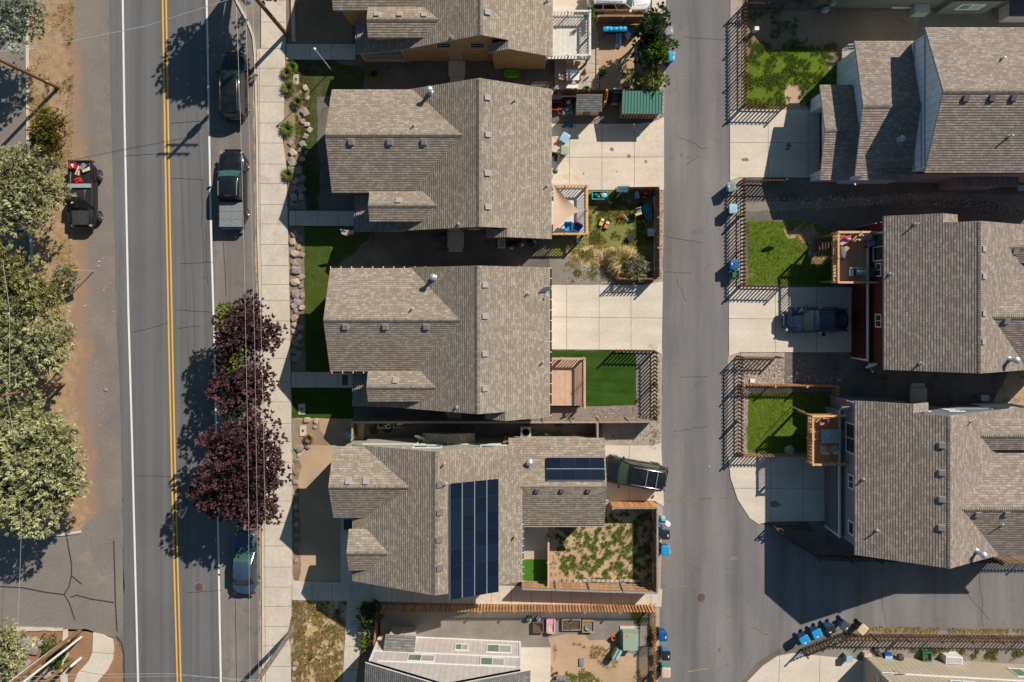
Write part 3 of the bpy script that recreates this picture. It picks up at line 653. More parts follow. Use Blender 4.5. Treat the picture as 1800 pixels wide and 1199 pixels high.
# ================================================================== HOUSES
class House:
    """local frame: origin at O (metres), rotated rz; roofs are slabs, walls are prisms below them"""
    def __init__(s, name, label, O, rz=0, cat='house', group=None, dz=0):
        s.root = thing(name, label, cat, (O[0], O[1], 0), rz, group); s.O = O; s.rz = rz; s.dz = dz
        s.roofs = []
    def to_local(s, p):
        x, y = p[0]-s.O[0], p[1]-s.O[1]; c, q = math.cos(-s.rz), math.sin(-s.rz)
        return Vector((x*c-y*q, x*q+y*c, p[2] if len(p) > 2 else 0))
    def zroof(s, x, y):
        z = -1; gr = (0, 0)
        for (ax, br, zr, sl, a0, a1, b0, b1) in s.roofs:
            a, b = (x, y) if ax == 'x' else (y, x)
            if a0-.01 <= a <= a1+.01 and b0-.01 <= b <= b1+.01:
                zz = zr - sl*abs(b-br)
                if zz > z:
                    z = zz; d = -sl*(1 if b > br else -1); gr = (0, d) if ax == 'x' else (d, 0)
        return z, gr
    def on_roof(s, px, py):
        h = 5.0
        for _ in range(12):
            w = P(px, py, h); l = s.to_local(w); z, gr = s.zroof(l.x, l.y)
            if z < 0: z = h
            h = .5*h + .5*z
        l = s.to_local(P(px, py, h)); z, gr = s.zroof(l.x, l.y)
        return Vector((l.x, l.y, h)), gr
    def gable(s, b, ax, br, zr, sl, a0, a1, b0, b1, t=.15, cap=None, cap_end=0, reg=True):
        """pitched slab roof: ridge along ax at cross position br, from a0 to a1; eaves at b0 < br < b1"""
        if reg: s.roofs.append((ax, br, zr, sl, a0, a1, b0, b1))
        def M(a, c, z): return (a, c, z) if ax == 'x' else (c, a, z)
        k = math.sqrt(1+sl*sl)
        for be in (b0, b1):
            if abs(be-br) < .02: continue
            ze = zr - sl*abs(be-br); L = abs(be-br)*k
            off = random.uniform(0, 30)
            top = [M(a0, br, zr), M(a1, br, zr), M(a1, be, ze), M(a0, be, ze)]
            uv = [(a0+off, L), (a1+off, L), (a1+off, 0), (a0+off, 0)]
            uv = [(u, 60 - v) for u, v in uv]
            b.face(top, 0, uv)
            bot = [M(a, c, z-t) for a, c, z in ((a0, br, zr), (a1, br, zr), (a1, be, ze), (a0, be, ze))]
            b.face(bot[::-1], 1)
            b.face([top[2], top[3], bot[3], bot[2]], 1)                      # fascia at the eave
            b.face([top[3], top[0], bot[0], bot[3]], 1); b.face([top[1], top[2], bot[2], bot[1]], 1)   # rakes
        if cap is not None:
            cl = cap; cap = MB(); cl.append(cap)
            n = int((a1-a0-cap_end)/.14); w = .15
            for i in range(n):
                a = a0 + i*.14; lift = .035
                for sg in (-1, 1):
                    z1 = zr + .012; z2 = zr - sl*w + .012
                    p = [M(a, br, z1), M(a+.16, br, z1+lift), M(a+.16, br+sg*w, z2+lift), M(a, br+sg*w, z2)]
                    cap.face(p, 0)
                cap.face([M(a+.16, br-w, zr-sl*w+.005), M(a+.16, br, zr+.005), M(a+.16, br, zr+.012+lift), M(a+.16, br-w, zr-sl*w+.012+lift)], 1)
                cap.face([M(a+.16, br+w, zr-sl*w+.005), M(a+.16, br, zr+.005), M(a+.16, br, zr+.012+lift), M(a+.16, br+w, zr-sl*w+.012+lift)], 1)
    def walls(s, b, ax, br, zr, sl, a0, a1, b0, b1, z0=0, m=0, drop=.17):
        def M(a, c, z): return (a, c, z) if ax == 'x' else (c, a, z)
        z = lambda c: zr - drop - sl*abs(c-br)
        for a in (a0, a1):
            prof = [(b0, z0), (b1, z0), (b1, z(b1))] + ([(br, zr-drop)] if b0 < br < b1 else []) + [(b0, z(b0))]
            b.face([M(a, c, h) for c, h in prof], m, [(c, h) for c, h in prof])
        for c in (b0, b1):
            b.face([M(a0, c, z0), M(a1, c, z0), M(a1, c, z(c)), M(a0, c, z(c))], m, [(a0, z0), (a1, z0), (a1, z(c)), (a0, z(c))])
    def flat_walls(s, b, x0, x1, y0, y1, z0, z1, m=0):
        for (p, q) in (((x0,y0),(x1,y0)), ((x1,y0),(x1,y1)), ((x1,y1),(x0,y1)), ((x0,y1),(x0,y0))):
            L = math.hypot(q[0]-p[0], q[1]-p[1]); o = p[0]+p[1]
            b.face([(*p, z0), (*q, z0), (*q, z1), (*p, z1)], m, [(o, z0), (o+L, z0), (o+L, z1), (o, z1)])
    def window(s, face, pos, z, w, h, mat='trim', glass='glass', mull=1, hor=0):
        """face N/S/E/W; pos = (coordinate along the wall, wall plane coordinate)"""
        a, pl = pos; sg = 1 if face in 'NE' else -1
        def box(b, a0, a1, z0, z1, d0, d1, m=0):
            lo, hi = sorted((pl+sg*d0, pl+sg*d1))
            if face in 'NS': b.box(a0, a1, lo, hi, z0, z1, m)
            else: b.box(lo, hi, a0, a1, z0, z1, m)
        f = MB(); t = .09
        box(f, a-w/2-t, a+w/2+t, z-t, z, -.02, .05); box(f, a-w/2-t, a+w/2+t, z+h, z+h+t, -.02, .05)
        box(f, a-w/2-t, a-w/2, z, z+h, -.02, .05); box(f, a+w/2, a+w/2+t, z, z+h, -.02, .05)
        for i in range(1, mull+1): box(f, a-w/2+w*i/(mull+1)-.025, a-w/2+w*i/(mull+1)+.025, z, z+h, -.02, .045)
        for i in range(1, hor+1): box(f, a-w/2, a+w/2, z+h*i/(hor+1)-.025, z+h*i/(hor+1)+.025, -.02, .042)
        fo = f.build('window', K[mat], s.root)
        for i in range(mull+1):
            g = MB(); box(g, a-w/2+w*i/(mull+1), a-w/2+w*(i+1)/(mull+1), z, z+h, -.01, .015)
            g.build('pane', K[glass if i == 0 or glass != 'green_glass' else 'blind'], fo)
    def slab_vent(s, px, py, mat='vent', sz=.37):
        p, gr = s.on_roof(px, py)
        b = MB(); L = sz/2
        def zz(x, y): return p.z + gr[0]*x + gr[1]*y
        for (x0,x1,y0,y1,z0,z1) in ((-L*1.25,L*1.25,-L*1.25,L*1.25,.0,.025),(-L,L,-L,L,.025,.15)):
            vs = [(p.x+x, p.y+y, zz(x,y)+z0) for x,y in ((x0,y0),(x1,y0),(x1,y1),(x0,y1))] + [(p.x+x*.93, p.y+y*.93, zz(x,y)+z1) for x,y in ((x0,y0),(x1,y0),(x1,y1),(x0,y1))]
            b.mesh(vs, [(4,5,6,7),(0,1,5,4),(1,2,6,5),(2,3,7,6),(3,0,4,7)])
        b.build('roof_vent', K[mat], s.root)
    def pipe(s, px, py, r=.05, h=.45):
        p, gr = s.on_roof(px, py); b = MB()
        b.tube((p.x,p.y,p.z-.1), (p.x,p.y,p.z+h), r, n=10); b.lathe([(.14,-.01),(.12,.05),(r+.01,.1)], (p.x,p.y,p.z), 10)
        b.build('vent_pipe', K['pipe'], s.root, smooth=True)
    def flue(s, px, py, h=1.0):
        p, gr = s.on_roof(px, py); b = MB()
        b.lathe([(.24,-.1),(.20,.12),(.13,.16),(.13,h-.25),(.2,h-.22),(.2,h-.06),(.23,h-.05),(.1,h+.05),(.01,h+.06)], (p.x,p.y,p.z), 14)
        b.build('flue', K['pipe'], s.root, smooth=True)
    def dish(s, p, az, tilt=.9, r=.36, stand=.5):
        """satellite dish on a bent mast; p = local base point"""
        b = MB(); c = Vector(p) + Vector((0, 0, stand))
        b.tube(p, c, .03, n=8)
        M = Matrix.Rotation(az, 4, 'Z') @ Matrix.Rotation(tilt, 4, 'Y')
        b.lathe([(.02,.0),(r*.5,.03),(r,.11),(r+.015,.12),(r,.135),(r*.5,.06),(.02,.03)], c, 20, M=M)
        tip = c + (M @ Vector((r*.55, 0, .5)))
        b.tube(c + (M @ Vector((r*.9, 0, .1))), tip, .015, n=6); b.cbox(tip, .12, .09, .09, az)
        b.build('satellite_dish', K['dish'], s.root, smooth=True)
    def gutter(s, p, q, outward, mat='dark_fascia', every=.75):
        """U-shaped gutter with pale hanger straps from p to q (local, at roof edge height)"""
        p = Vector(p); q = Vector(q); o = Vector(outward); d = (q-p); L = d.length; d.normalize()
        b = MB(); W = .11
        b.bar(p + o*.01 + Vector((0,0,-.07)), q + o*.01 + Vector((0,0,-.07)), .02, .12, 0); b.bar(p + o*W + Vector((0,0,-.06)), q + o*W + Vector((0,0,-.06)), .022, .12, 0)
        b.bar(p + o*W/2 + Vector((0,0,-.125)), q + o*W/2 + Vector((0,0,-.125)), W, .02, 0)
        for i in range(int(L/every)+1):
            c = p + d*min(L-.03, .03+i*every); b.bar(c + Vector((0,0,.005)) - o*.02, c + Vector((0,0,.005)) + o*(W+.02), .05, .015, 1)
        b.build('gutter', [K[mat], K['trim']], s.root)
    def steps(s, *a): pass

def tri_house(name, label, O, rz, side, dz, group, vents, pipes, flues, trimm='fascia', shingle='shingle', low=None, dormer_x=-7.83, dlen=0, gut=False):
    """two-storey house: saltbox main roof, wing with a cross ridge, low porch roof under a small cross gable"""
    h = House(name, label, O, rz, group=group)
    sl = .553; zr = 6.8+dz; sw = .553
    r = MB(); c = []
    XE, XW, YN, YS = 5.06, -6.1, 3.72, -6.35
    h.gable(r, 'y', 0, zr, sl, YS, YN, XW, XE, cap=c, cap_end=0)
    h.gable(r, 'x', 0, 6.15+dz, sw, -10.6, -1.1, -3.7, 3.66, cap=c, cap_end=0)
    zd = 5.15+dz
    h.gable(r, 'x', -4.72, zd, .553, dormer_x-dlen, -2.9, -5.79, -3.66, cap=c)
    # low porch roof continues the slope at a flatter pitch
    zp = zr + sl*XW - .02
    r.face([(XW,YS,zp),(XW,-3.72,zp),(-9.2,-3.72,zp-.75),(-9.2,YS,zp-.75)], 0, [(0,50),(2.6,50),(2.6,53.2),(0,53.2)])
    r.face([(XW,YS,zp-.14),(XW,-3.72,zp-.14),(-9.2,-3.72,zp-.89),(-9.2,YS,zp-.89)], 1)
    for (p, q) in (((XW,YS,zp),(-9.2,YS,zp-.75)), ((XW,-3.72,zp),(-9.2,-3.72,zp-.75)), ((-9.2,YS,zp-.75),(-9.2,-3.72,zp-.75))):
        r.face([p, q, (q[0],q[1],q[2]-.14), (p[0],p[1],p[2]-.14)], 1)
    h.roofs.append(('y', XW, zp, .242, YS, -3.72, -9.2, XW))
    # pop-out roof on the side wall
    h.gable(r, 'y', 1.9, zr-sl*1.9-.01, sl, YS-.62, YS-.005, .45, XE, cap=None)
    ro = r.build('roof', [K[shingle], K[trimm]], h.root); [q.build('ridge_cap', [K['cap'], K['darkvent']], ro) for q in c]
    w = MB()
    h.walls(w, 'y', 0, zr, sl, YS+.3, YN-.3, XW+.2, XE-.42)
    h.walls(w, 'x', 0, 6.15+dz, sw, -10.25, -2, -3.3, 3.3)
    h.walls(w, 'x', -4.72, zd, .553, dormer_x-dlen+.25, -3, -5.5, -3.9, z0=2.2)
    h.walls(w, 'y', 1.9, zr-sl*1.9, sl, YS-.32, YS+.4, .75, XE-.46)
    w.build('wall', K[side], h.root)
    # porch: floor, posts, railing
    p = MB(); p.box(-9.05, -6, -6.1, -3.35, 0, .35); p.build('porch_floor', K['walk'], h.root)
    for x, y in ((-9.0,-6.05),(-9.0,-3.9)):
        b = MB(); b.box(x-.09, x+.09, y-.09, y+.09, .35, zp-.85); b.build('porch_post', K['tanplastic'] if side == 'tan_side' else K['trim'], h.root)
    b = MB(); b.bar((-9,-6.05,1.3),(-6,-6.05,1.3),.07,.06); b.bar((-9,-6.05,.5),(-6,-6.05,.5),.06,.05)
    for i in range(14): b.bar((-8.8+i*.2,-6.05,.5),(-8.8+i*.2,-6.05,1.3),.04,.04)
    b.build('porch_railing', K['tanplastic'] if side == 'tan_side' else K['trim'], h.root)
    b = MB()
    tm = K['tanplastic'] if side == 'tan_side' else K[trimm]
    b.box(XW+.2, .75, YS+.26, YS+.3, 2.75, 2.9); b.box(.75, XE-.46, YS-.36, YS-.32, 2.35+dz, 2.5+dz)
    for x in (-5.9, .77): b.box(x-.06, x+.06, YS+.25, YS+.3, 0, 3.2)
    b.box(XE-.54, XE-.42, YS-.37, YS-.32, 0, 3.2)
    b.build('band_board', tm, h.root)
    ys = YS+.3
    tw = 'tanplastic' if side == 'tan_side' else 'trim'
    h.window('S', (-2.75, ys), 3.25, .95, .95, tw, mull=0, hor=1); h.window('S', (-.35, ys), 3.25, .95, .95, tw, mull=0, hor=1)
    h.window('S', (-.6, ys), 1.5, .62, .3, tw, mull=1)
    h.window('W', (-1.4, -10.25), 3.4, 1.2, 1.1, 'trim'); h.window('W', (1.4, -10.25), 3.4, 1.2, 1.1, 'trim'); h.window('W', (0, -10.25), .9, 1.8, 1.3, 'trim')
    d = MB(); d.box(-2.55, -1.6, ys-.05, ys+.02, .35, 2.4); d.build('door', K['tanplastic'], h.root)
    d = MB(); d.box(-2.7, -1.45, ys-1.25, ys-.06, 0, .3); d.box(-2.6, -1.55, ys-1.6, ys-1.25, 0, .16); d.build('doorstep', K['walk'], h.root)
    d = MB(); d.box(XE-.43, XE-.38, -2.4, 2.4, 0.05, 2.25)
    for i in range(4): d.box(XE-.39, XE-.36, -2.3, 2.3, .12+i*.54, .55+i*.54)
    d.build('garage_door', K['trim'], h.root)
    for v in vents: h.slab_vent(*v)
    for q in pipes: h.pipe(*q)
    for q in flues: h.flue(*q)
    if gut:
        ze = zr - sl*XE
        h.gutter((XE, YS-.5, ze-.02), (XE, YN, ze-.02), (1,0,0))
        h.gutter((-10.6, 3.66, 6.15+dz-sw*3.66-.02), (-3.6, 3.66, 6.15+dz-sw*3.66-.02), (0,1,0))
        h.gutter((-10.5, -3.7, 6.15+dz-sw*3.7-.02), (-7.9, -3.7, 6.15+dz-sw*3.7-.02), (0,-1,0))
        h.gutter((-9.2, -3.75, zp-.77), (-9.2, YS, zp-.77), (-1,0,0), 'fascia_b')
    else:
        h.gutter((-9.2, -3.75, zp-.77), (-9.2, YS, zp-.77), (-1,0,0), 'fascia_b', 9)
    return h

hA = tri_house('house', 'mustard tan house at top with pale wooden deck on its right side', (-2.26, 24.43), 0, 'tan_side', 0, None,
    [(662,25),(702,25),(745,26),(857,22)], [(794,66),(962,2)], [], dlen=.2)
hB = tri_house('house', 'brown roofed house with flag on its porch and sail shaded deck', (-2.35, 11.43), 0, 'grey_side', 0, None,
    [(617,250),(685,250),(745,250),(857,172),(858,237),(857,305),(858,364),(700,352)], [(728,221),(806,394),(905,177),(961,327)], [(757,163)])
hC = tri_house('house', 'brown roofed house with white clipped gutters beside the clean empty driveway', (-2.465, -1.287), 0, 'grey_side', 0, None,
    [(607,575),(677,575),(749,575),(853,501),(853,556),(853,622),(853,683),(695,668)], [(725,543),(803,716),(928,516),(954,637)], [(763,488)], gut=True)
l = hC.to_local(P(962, 506, 4.3)); hC.dish((4.7, l.y, 4.1), R(-70), 1.1, .40, .5)
l = hB.to_local(P(1,1,1))
hR2 = tri_house('house', 'dark red house on the right with a high railed deck', (30.8, -1.03), math.pi, 'red_side', 1.4, None,
    [(1729,438),(1729,486),(1729,551),(1728,601),(1784,443),(1769,565)], [(1565,482),(1618,639),(1609,394)], [(1773,632)], shingle='shingle_r', trimm='fascia_b')
hR3 = tri_house('house', 'slate grey house at lower right with dining set on its high deck', (28.74, -13.87), math.pi, 'slate_side', 1.5, None,
    [(1655,783),(1655,831),(1655,878),(1654,928),(1718,905),(1769,904)], [(1518,843),(1542,933),(1762,923),(1705,741)], [(1716,969)], shingle='shingle_r', trimm='fascia_b')
# walk-out garage storeys that face the alley on the two right-hand houses
for h, dz, red, y0, y1 in ((hR2, 1.4, True, -5.9, 3.3), (hR3, 1.5, False, -5.9, 3.3)):
    sd = 'red_side' if red else 'slate_side'
    xw = 5.06 - .42
    b = MB(); h.flat_walls(b, xw, xw+.32, y0, y1, 0, 2.75); b.face([(xw,y0,2.75),(xw+.32,y0,2.75),(xw+.32,y1,2.75),(xw,y1,2.75)], 0, [(0,0)]*4)
    b.build('garage_wall', K[sd], h.root)
    b = MB(); b.box(xw+.3, xw+.42, y0-.05, y1+.05, 2.72, 2.86); b.box(xw+.3, xw+.38, y1-.1, y1+.02, 0, 2.7); b.build('band_board', K['trim'], h.root)
    d = MB(); d.box(xw+.30, xw+.37, -1.9, 3.0, .05, 2.3)
    for i in range(4): d.box(xw+.36, xw+.39, -1.8, 2.9, .12+i*.55, .58+i*.55)
    d.build('garage_door', K[sd], h.root)
    if red:
        h.window('E', (.35, xw), 3.35, .8, .75, 'trim', mull=1); h.window('E', (-3.3, xw), 3.35, .8, .75, 'trim', mull=1)
        h.window('E', (-5.0+.05, xw), 3.0, 1.9, 1.9, 'trim', mull=1)
    else:
        h.window('E', (-1.0, xw), 3.6, .85, .75, 'trim', mull=1); h.window('E', (2.3, xw), 3.6, .8, .75, 'trim', mull=0)
        h.window('E', (-4.1, xw), 3.2, 2.0, 1.7, 'trim', mull=1)
# fix the local sides: rotated houses, so local E faces the alley
hR2.dish((5.0, 3.5, 2.86), R(105), 1.15, .43, .4); hR3.dish((5.05, -6.3, 3.2), R(100), 1.15, .45, .5)

# ---- house with the solar panels
def solar_house():
    O = P(765, 921, 7.25); O = (O.x, O.y)
    h = House('house', 'brown roofed house with a large rooftop solar array', O)
    def L(px, py, z):
        w = P(px, py, z); return w.x-O[0], w.y-O[1]
    r = MB(); c = []; zr = 7.25; sl = .45
    yn = (L(765,794,7.25)[1]); ys = L(765,1047,7.25)[1]
    xe = L(918,950,4.65)[0]; xw = L(618,1010,4.65)[0]
    h.gable(r, 'y', 0, zr, sl, ys, yn, xw, xe, cap=c)
    y1 = L(577,857,6.45)[1]; x1 = L(577,857,6.45)[0]; hw = (L(590,783,4.9)[1]-L(588,908,4.9)[1])/2
    h.gable(r, 'x', y1, 6.45, .62, x1, -1.9, y1-hw, y1+hw, cap=c)
    y2 = L(609,973,5.75)[1]; x2 = L(609,973,5.75)[0]; hw2 = (L(613,927,5)[1]-L(623,999,5)[1])/2
    h.gable(r, 'x', y2, 5.75, .52, x2, -3.4, y2-hw2, y2+hw2, cap=c)
    # garage wing
    y3 = L(1000,855,4.75)[1]; xg = L(1066,855,4.5)[0]; yg1 = L(1000,770,3.2)[1]; yg0 = L(1000,923,3.2)[1]
    sg = 1.45/(y3-yg0)
    h.gable(r, 'x', y3, 4.72, sg, 4.9, xg, yg0, yg1)
    ro = r.build('roof', [K['shingle'], K['fascia']], h.root); [q.build('ridge_cap', [K['cap'], K['darkvent']], ro) for q in c]
    w = MB()
    h.walls(w, 'y', 0, zr, sl, ys+.3, yn-.3, xw+.4, xe-.35)
    h.walls(w, 'x', y1, 6.45, .62, x1+.35, -2, y1-hw+.35, y1+hw-.35)
    h.walls(w, 'x', y2, 5.75, .52, x2+.3, -3, y2-hw2+.3, y2+hw2-.3)
    h.walls(w, 'x', y3, 4.72, sg, 4.5, xg-.35, yg0+.35, yg1-.35)
    w.build('wall', K['sage_side'], h.root)
    wy = yn-.3
    b = MB(); b.box(xw+.4, xe-.4, wy, wy+.04, 2.75, 2.9); b.box(xe-.3, xg-.4, yg1-.35, yg1-.31, 2.35, 2.48); b.build('band_board', K['trim'], h.root)
    h.window('N', (-.9, wy), 3.35, 1.9, .95, 'trim', 'green_glass'); h.window('N', (3.9, wy), 3.35, 1.9, .95, 'trim', 'green_glass')
    b = MB(); r2 = MB()
    px0, px1 = L(742,772,2.7)[0], L(834,772,2.7)[0]
    h.flat_walls(b, px0+.15, px1-.15, wy-.1, wy+.55, 0, 2.5); b.build('bay_wall', K['sage_side'], h.root)
    xm = (px0+px1)/2
    h.gable(r2, 'y', xm, 3.0, .22, wy+.005, wy+.75, px0, px1, reg=False); r2.build('bay_roof', [K['shingle'], K['fascia']], h.root)
    h.dish((px0-.15, wy+.55, 2.1), R(-110), 1.15, .40, .5)
    for x, y in ((xw+.4, y2-1.2),):
        d = MB(); d.box(x-.05, x+.02, y-.5, y+.5, .1, 2.2); d.build('door', K['trim'], h.root)
    h.window('W', (y1, x1+.35), 1.0, 1.8, 1.3); h.window('W', (y1, x1+.35), 3.6, 1.4, 1.1)
    for v in ((612,845),(643,845)): h.slab_vent(*v)
    for v in ((773,852),(773,901),(772,949),(773,999)): h.slab_vent(*v, 'darkvent')
    for v in ((944,863),(988,863),(1034,863)): h.slab_vent(*v, 'darkvent', .3)
    h.pipe(784,850); h.pipe(905,942,.07); h.pipe(781,815,.06); h.flue(931,812,.5)
    ze = zr - sl*xe
    h.gutter((xe, ys, ze-.02), (xe, L(918,915,4.6)[1], ze-.02), (1,0,0), 'fascia_b', .5)
    zge = 4.72 - sg*(y3-yg0); h.gutter((L(918,923,3.2)[0], yg0, zge-.02), (xg, yg0, zge-.02), (0,-1,0), 'fascia', 20)
    # solar panels: 4 x 7 portrait panels on the east slope, 4 x 2 on the garage
    def panel_mesh(p, u, v, nrm, vert=True):
        b = MB(); f = MB()
        q = [p, p+u, p+u+v, p+v]
        lift = nrm*.12; th = nrm*.04
        b.face([x+lift+th for x in q], 0, [(0,0),(1,0),(1,1),(0,1)])
        for i in range(4):
            a, d = q[i], q[(i+1)%4]; b.face([a+lift, d+lift, d+lift+th, a+lift+th], 1)
        b.face([x+lift for x in q][::-1], 2)
        e = .018
        for i in range(4):
            a, d = q[i], q[(i+1)%4]; along = (i % 2 == 1)
            b.bar(a+lift+th, d+lift+th, .022 if along == vert else .008, .012, 1 if along == vert else 2)
        return b.build('solar_panel', [K['solar'], K['galv'], K['black']], h.root)
    k = math.sqrt(1+sl*sl)
    def PE(x, y): return Vector((x, y, zr - sl*x))
    # corners of the array, found on the roof
    tl, _ = h.on_roof(792, 847); br, _ = h.on_roof(876, 1033); bl, _ = h.on_roof(791, 1041); tr, _ = h.on_roof(876,839)
    xa, xb = (tl.x+bl.x)/2, (tr.x+br.x)/2; ya, yb = (tl.y+tr.y)/2-.08, (bl.y+br.y)/2+.05
    nrm = Vector((sl, 0, 1)).normalized()
    for i in range(4):
        for j in range(7):
            x = xa+(xb-xa)*i/4; y = ya+(yb-ya)*j/7
            p = PE(x, y); u = PE(x+(xb-xa)/4-.03, y)-p; v = Vector((0, (yb-ya)/7+.012, 0))
            panel_mesh(p, u, v, nrm)
    tl, _ = h.on_roof(960, 805); br, _ = h.on_roof(1064, 846)
    def PG(x, y): return Vector((x, y, 4.72 - sg*abs(y-y3)))
    n2 = Vector((0, sg, 1)).normalized()
    for i in range(4):
        for j in range(2):
            x = tl.x+(br.x-tl.x)*i/4; y = tl.y+(br.y-tl.y)*j/2
            p = PG(x, y); u = Vector(((br.x-tl.x)/4-.02, 0, 0)); v = PG(x, y+(br.y-tl.y)/2+.03)-p
            panel_mesh(p, u, v, n2, False)
    return h
hD = solar_house()

# ---- pale house at the bottom, turned a little
def lav_house():
    a = G(668,1117); b_ = G(914,1128); rz = math.atan2(b_[1]-a[1], b_[0]-a[0])
    mx = G(785,1122)
    h = House('house', 'pale mauve house with white framed windows at the bottom edge', mx, rz)
    W0 = -(Vector(mx)-Vector(a)).length; W1 = (Vector(mx)-Vector(b_)).length
    zr, sl = 7.2, .50
    r = MB(); c = []
    rid = h.to_local(P(781,1207,zr)); we = h.to_local(P(632,1161,4.3)); ee = h.to_local(P(923,1180,4.3))
    h.gable(r, 'y', rid.x, zr, (zr-4.3)/((ee.x-we.x)/2), -9, rid.y, rid.x-(ee.x-we.x)/2, rid.x+(ee.x-we.x)/2, cap=c); sl = (zr-4.3)/((ee.x-we.x)/2)
    h.gable(r, 'x', -4.0, 4.9, .3, W0-.9, W0+1.5, -6.2, -2.35)
    ro = r.build('roof', [K['greyshingle'], K['trim']], h.root); [q.build('ridge_cap', [K['cap'], K['darkvent']], ro) for q in c]
    w = MB(); h.walls(w, 'y', rid.x, zr, sl, -8.7, 0, W0, W1)
    h.walls(w, 'x', -4.0, 4.9, .3, W0-.6, W0+1, -5.9, -2.6)
    w.build('wall', K['lav_side'], h.root)
    b = MB(); b.box(W0-.02, W1+.02, 0, .04, 2.55, 2.72); b.box(W0+.5, W1-.3, 0, .04, 4.15, 4.28)
    for x in (W0, W1): b.box(x-.07, x+.07, -.05, .045, 0, 4.2)
    b.box(W0, W1, 0, .04, .0, .1)
    b.build('band_board', K['trim'], h.root)
    def X(px, py, z): return h.to_local(P(px, py, z)).x
    h.window('N', (X(811,1140,1.6), 0), .95, .85, .95, 'trim', 'green_glass'); h.window('N', (X(877,1141,1.6), 0), .8, 1.7, 1.2, 'trim', 'green_glass')
    h.window('N', (X(740,1165,3.4), 0), 3.0, 1.8, .95, 'trim', 'green_glass'); h.window('N', (X(865,1170,3.4), 0), 3.0, 1.6, 1.1, 'trim', 'green_glass')
    x0, x1 = X(688,1112,0)+.05, X(732,1112,0)
    b = MB(); h.flat_walls(b, x0, x1, -.05, .75, 0, 2.3); b.build('bay_wall', K['lav_side'], h.root)
    b = MB(); b.face([(x0-.2,.95,2.05),(x1+.2,.95,2.05),(x1+.2,0.06,2.75),(x0-.2,0.06,2.75)], 0, [(0,0),(2,0),(2,1),(0,1)])
    b.face([(x0-.2,.95,1.95),(x1+.2,.95,1.95),(x1+.2,0.06,2.65),(x0-.2,0.06,2.65)], 1); b.face([(x0-.2,.95,1.95),(x1+.2,.95,1.95),(x1+.2,.95,2.05),(x0-.2,.95,2.05)], 1)
    for x in (x0-.2, x1+.2): b.face([(x,.95,1.95),(x,.95,2.05),(x,.06,2.75),(x,.06,2.65)], 1)
    b.build('bay_roof', [K['greyshingle'], K['fascia']], h.root)
    b = MB(); b.lathe([(.14,0),(.14,.06),(.1,.08)], (x0+.85,.75,1.2), 12, M=Matrix.Rotation(-math.pi/2,4,'X')); b.build('vent_hood', K['pipe'], h.root)
    d = MB(); d.box(W1-.02, W1+.08, -2.6, -1.6, .1, 2.1); d.build('door', K['wood'], h.root)
    return h
hE = lav_house()

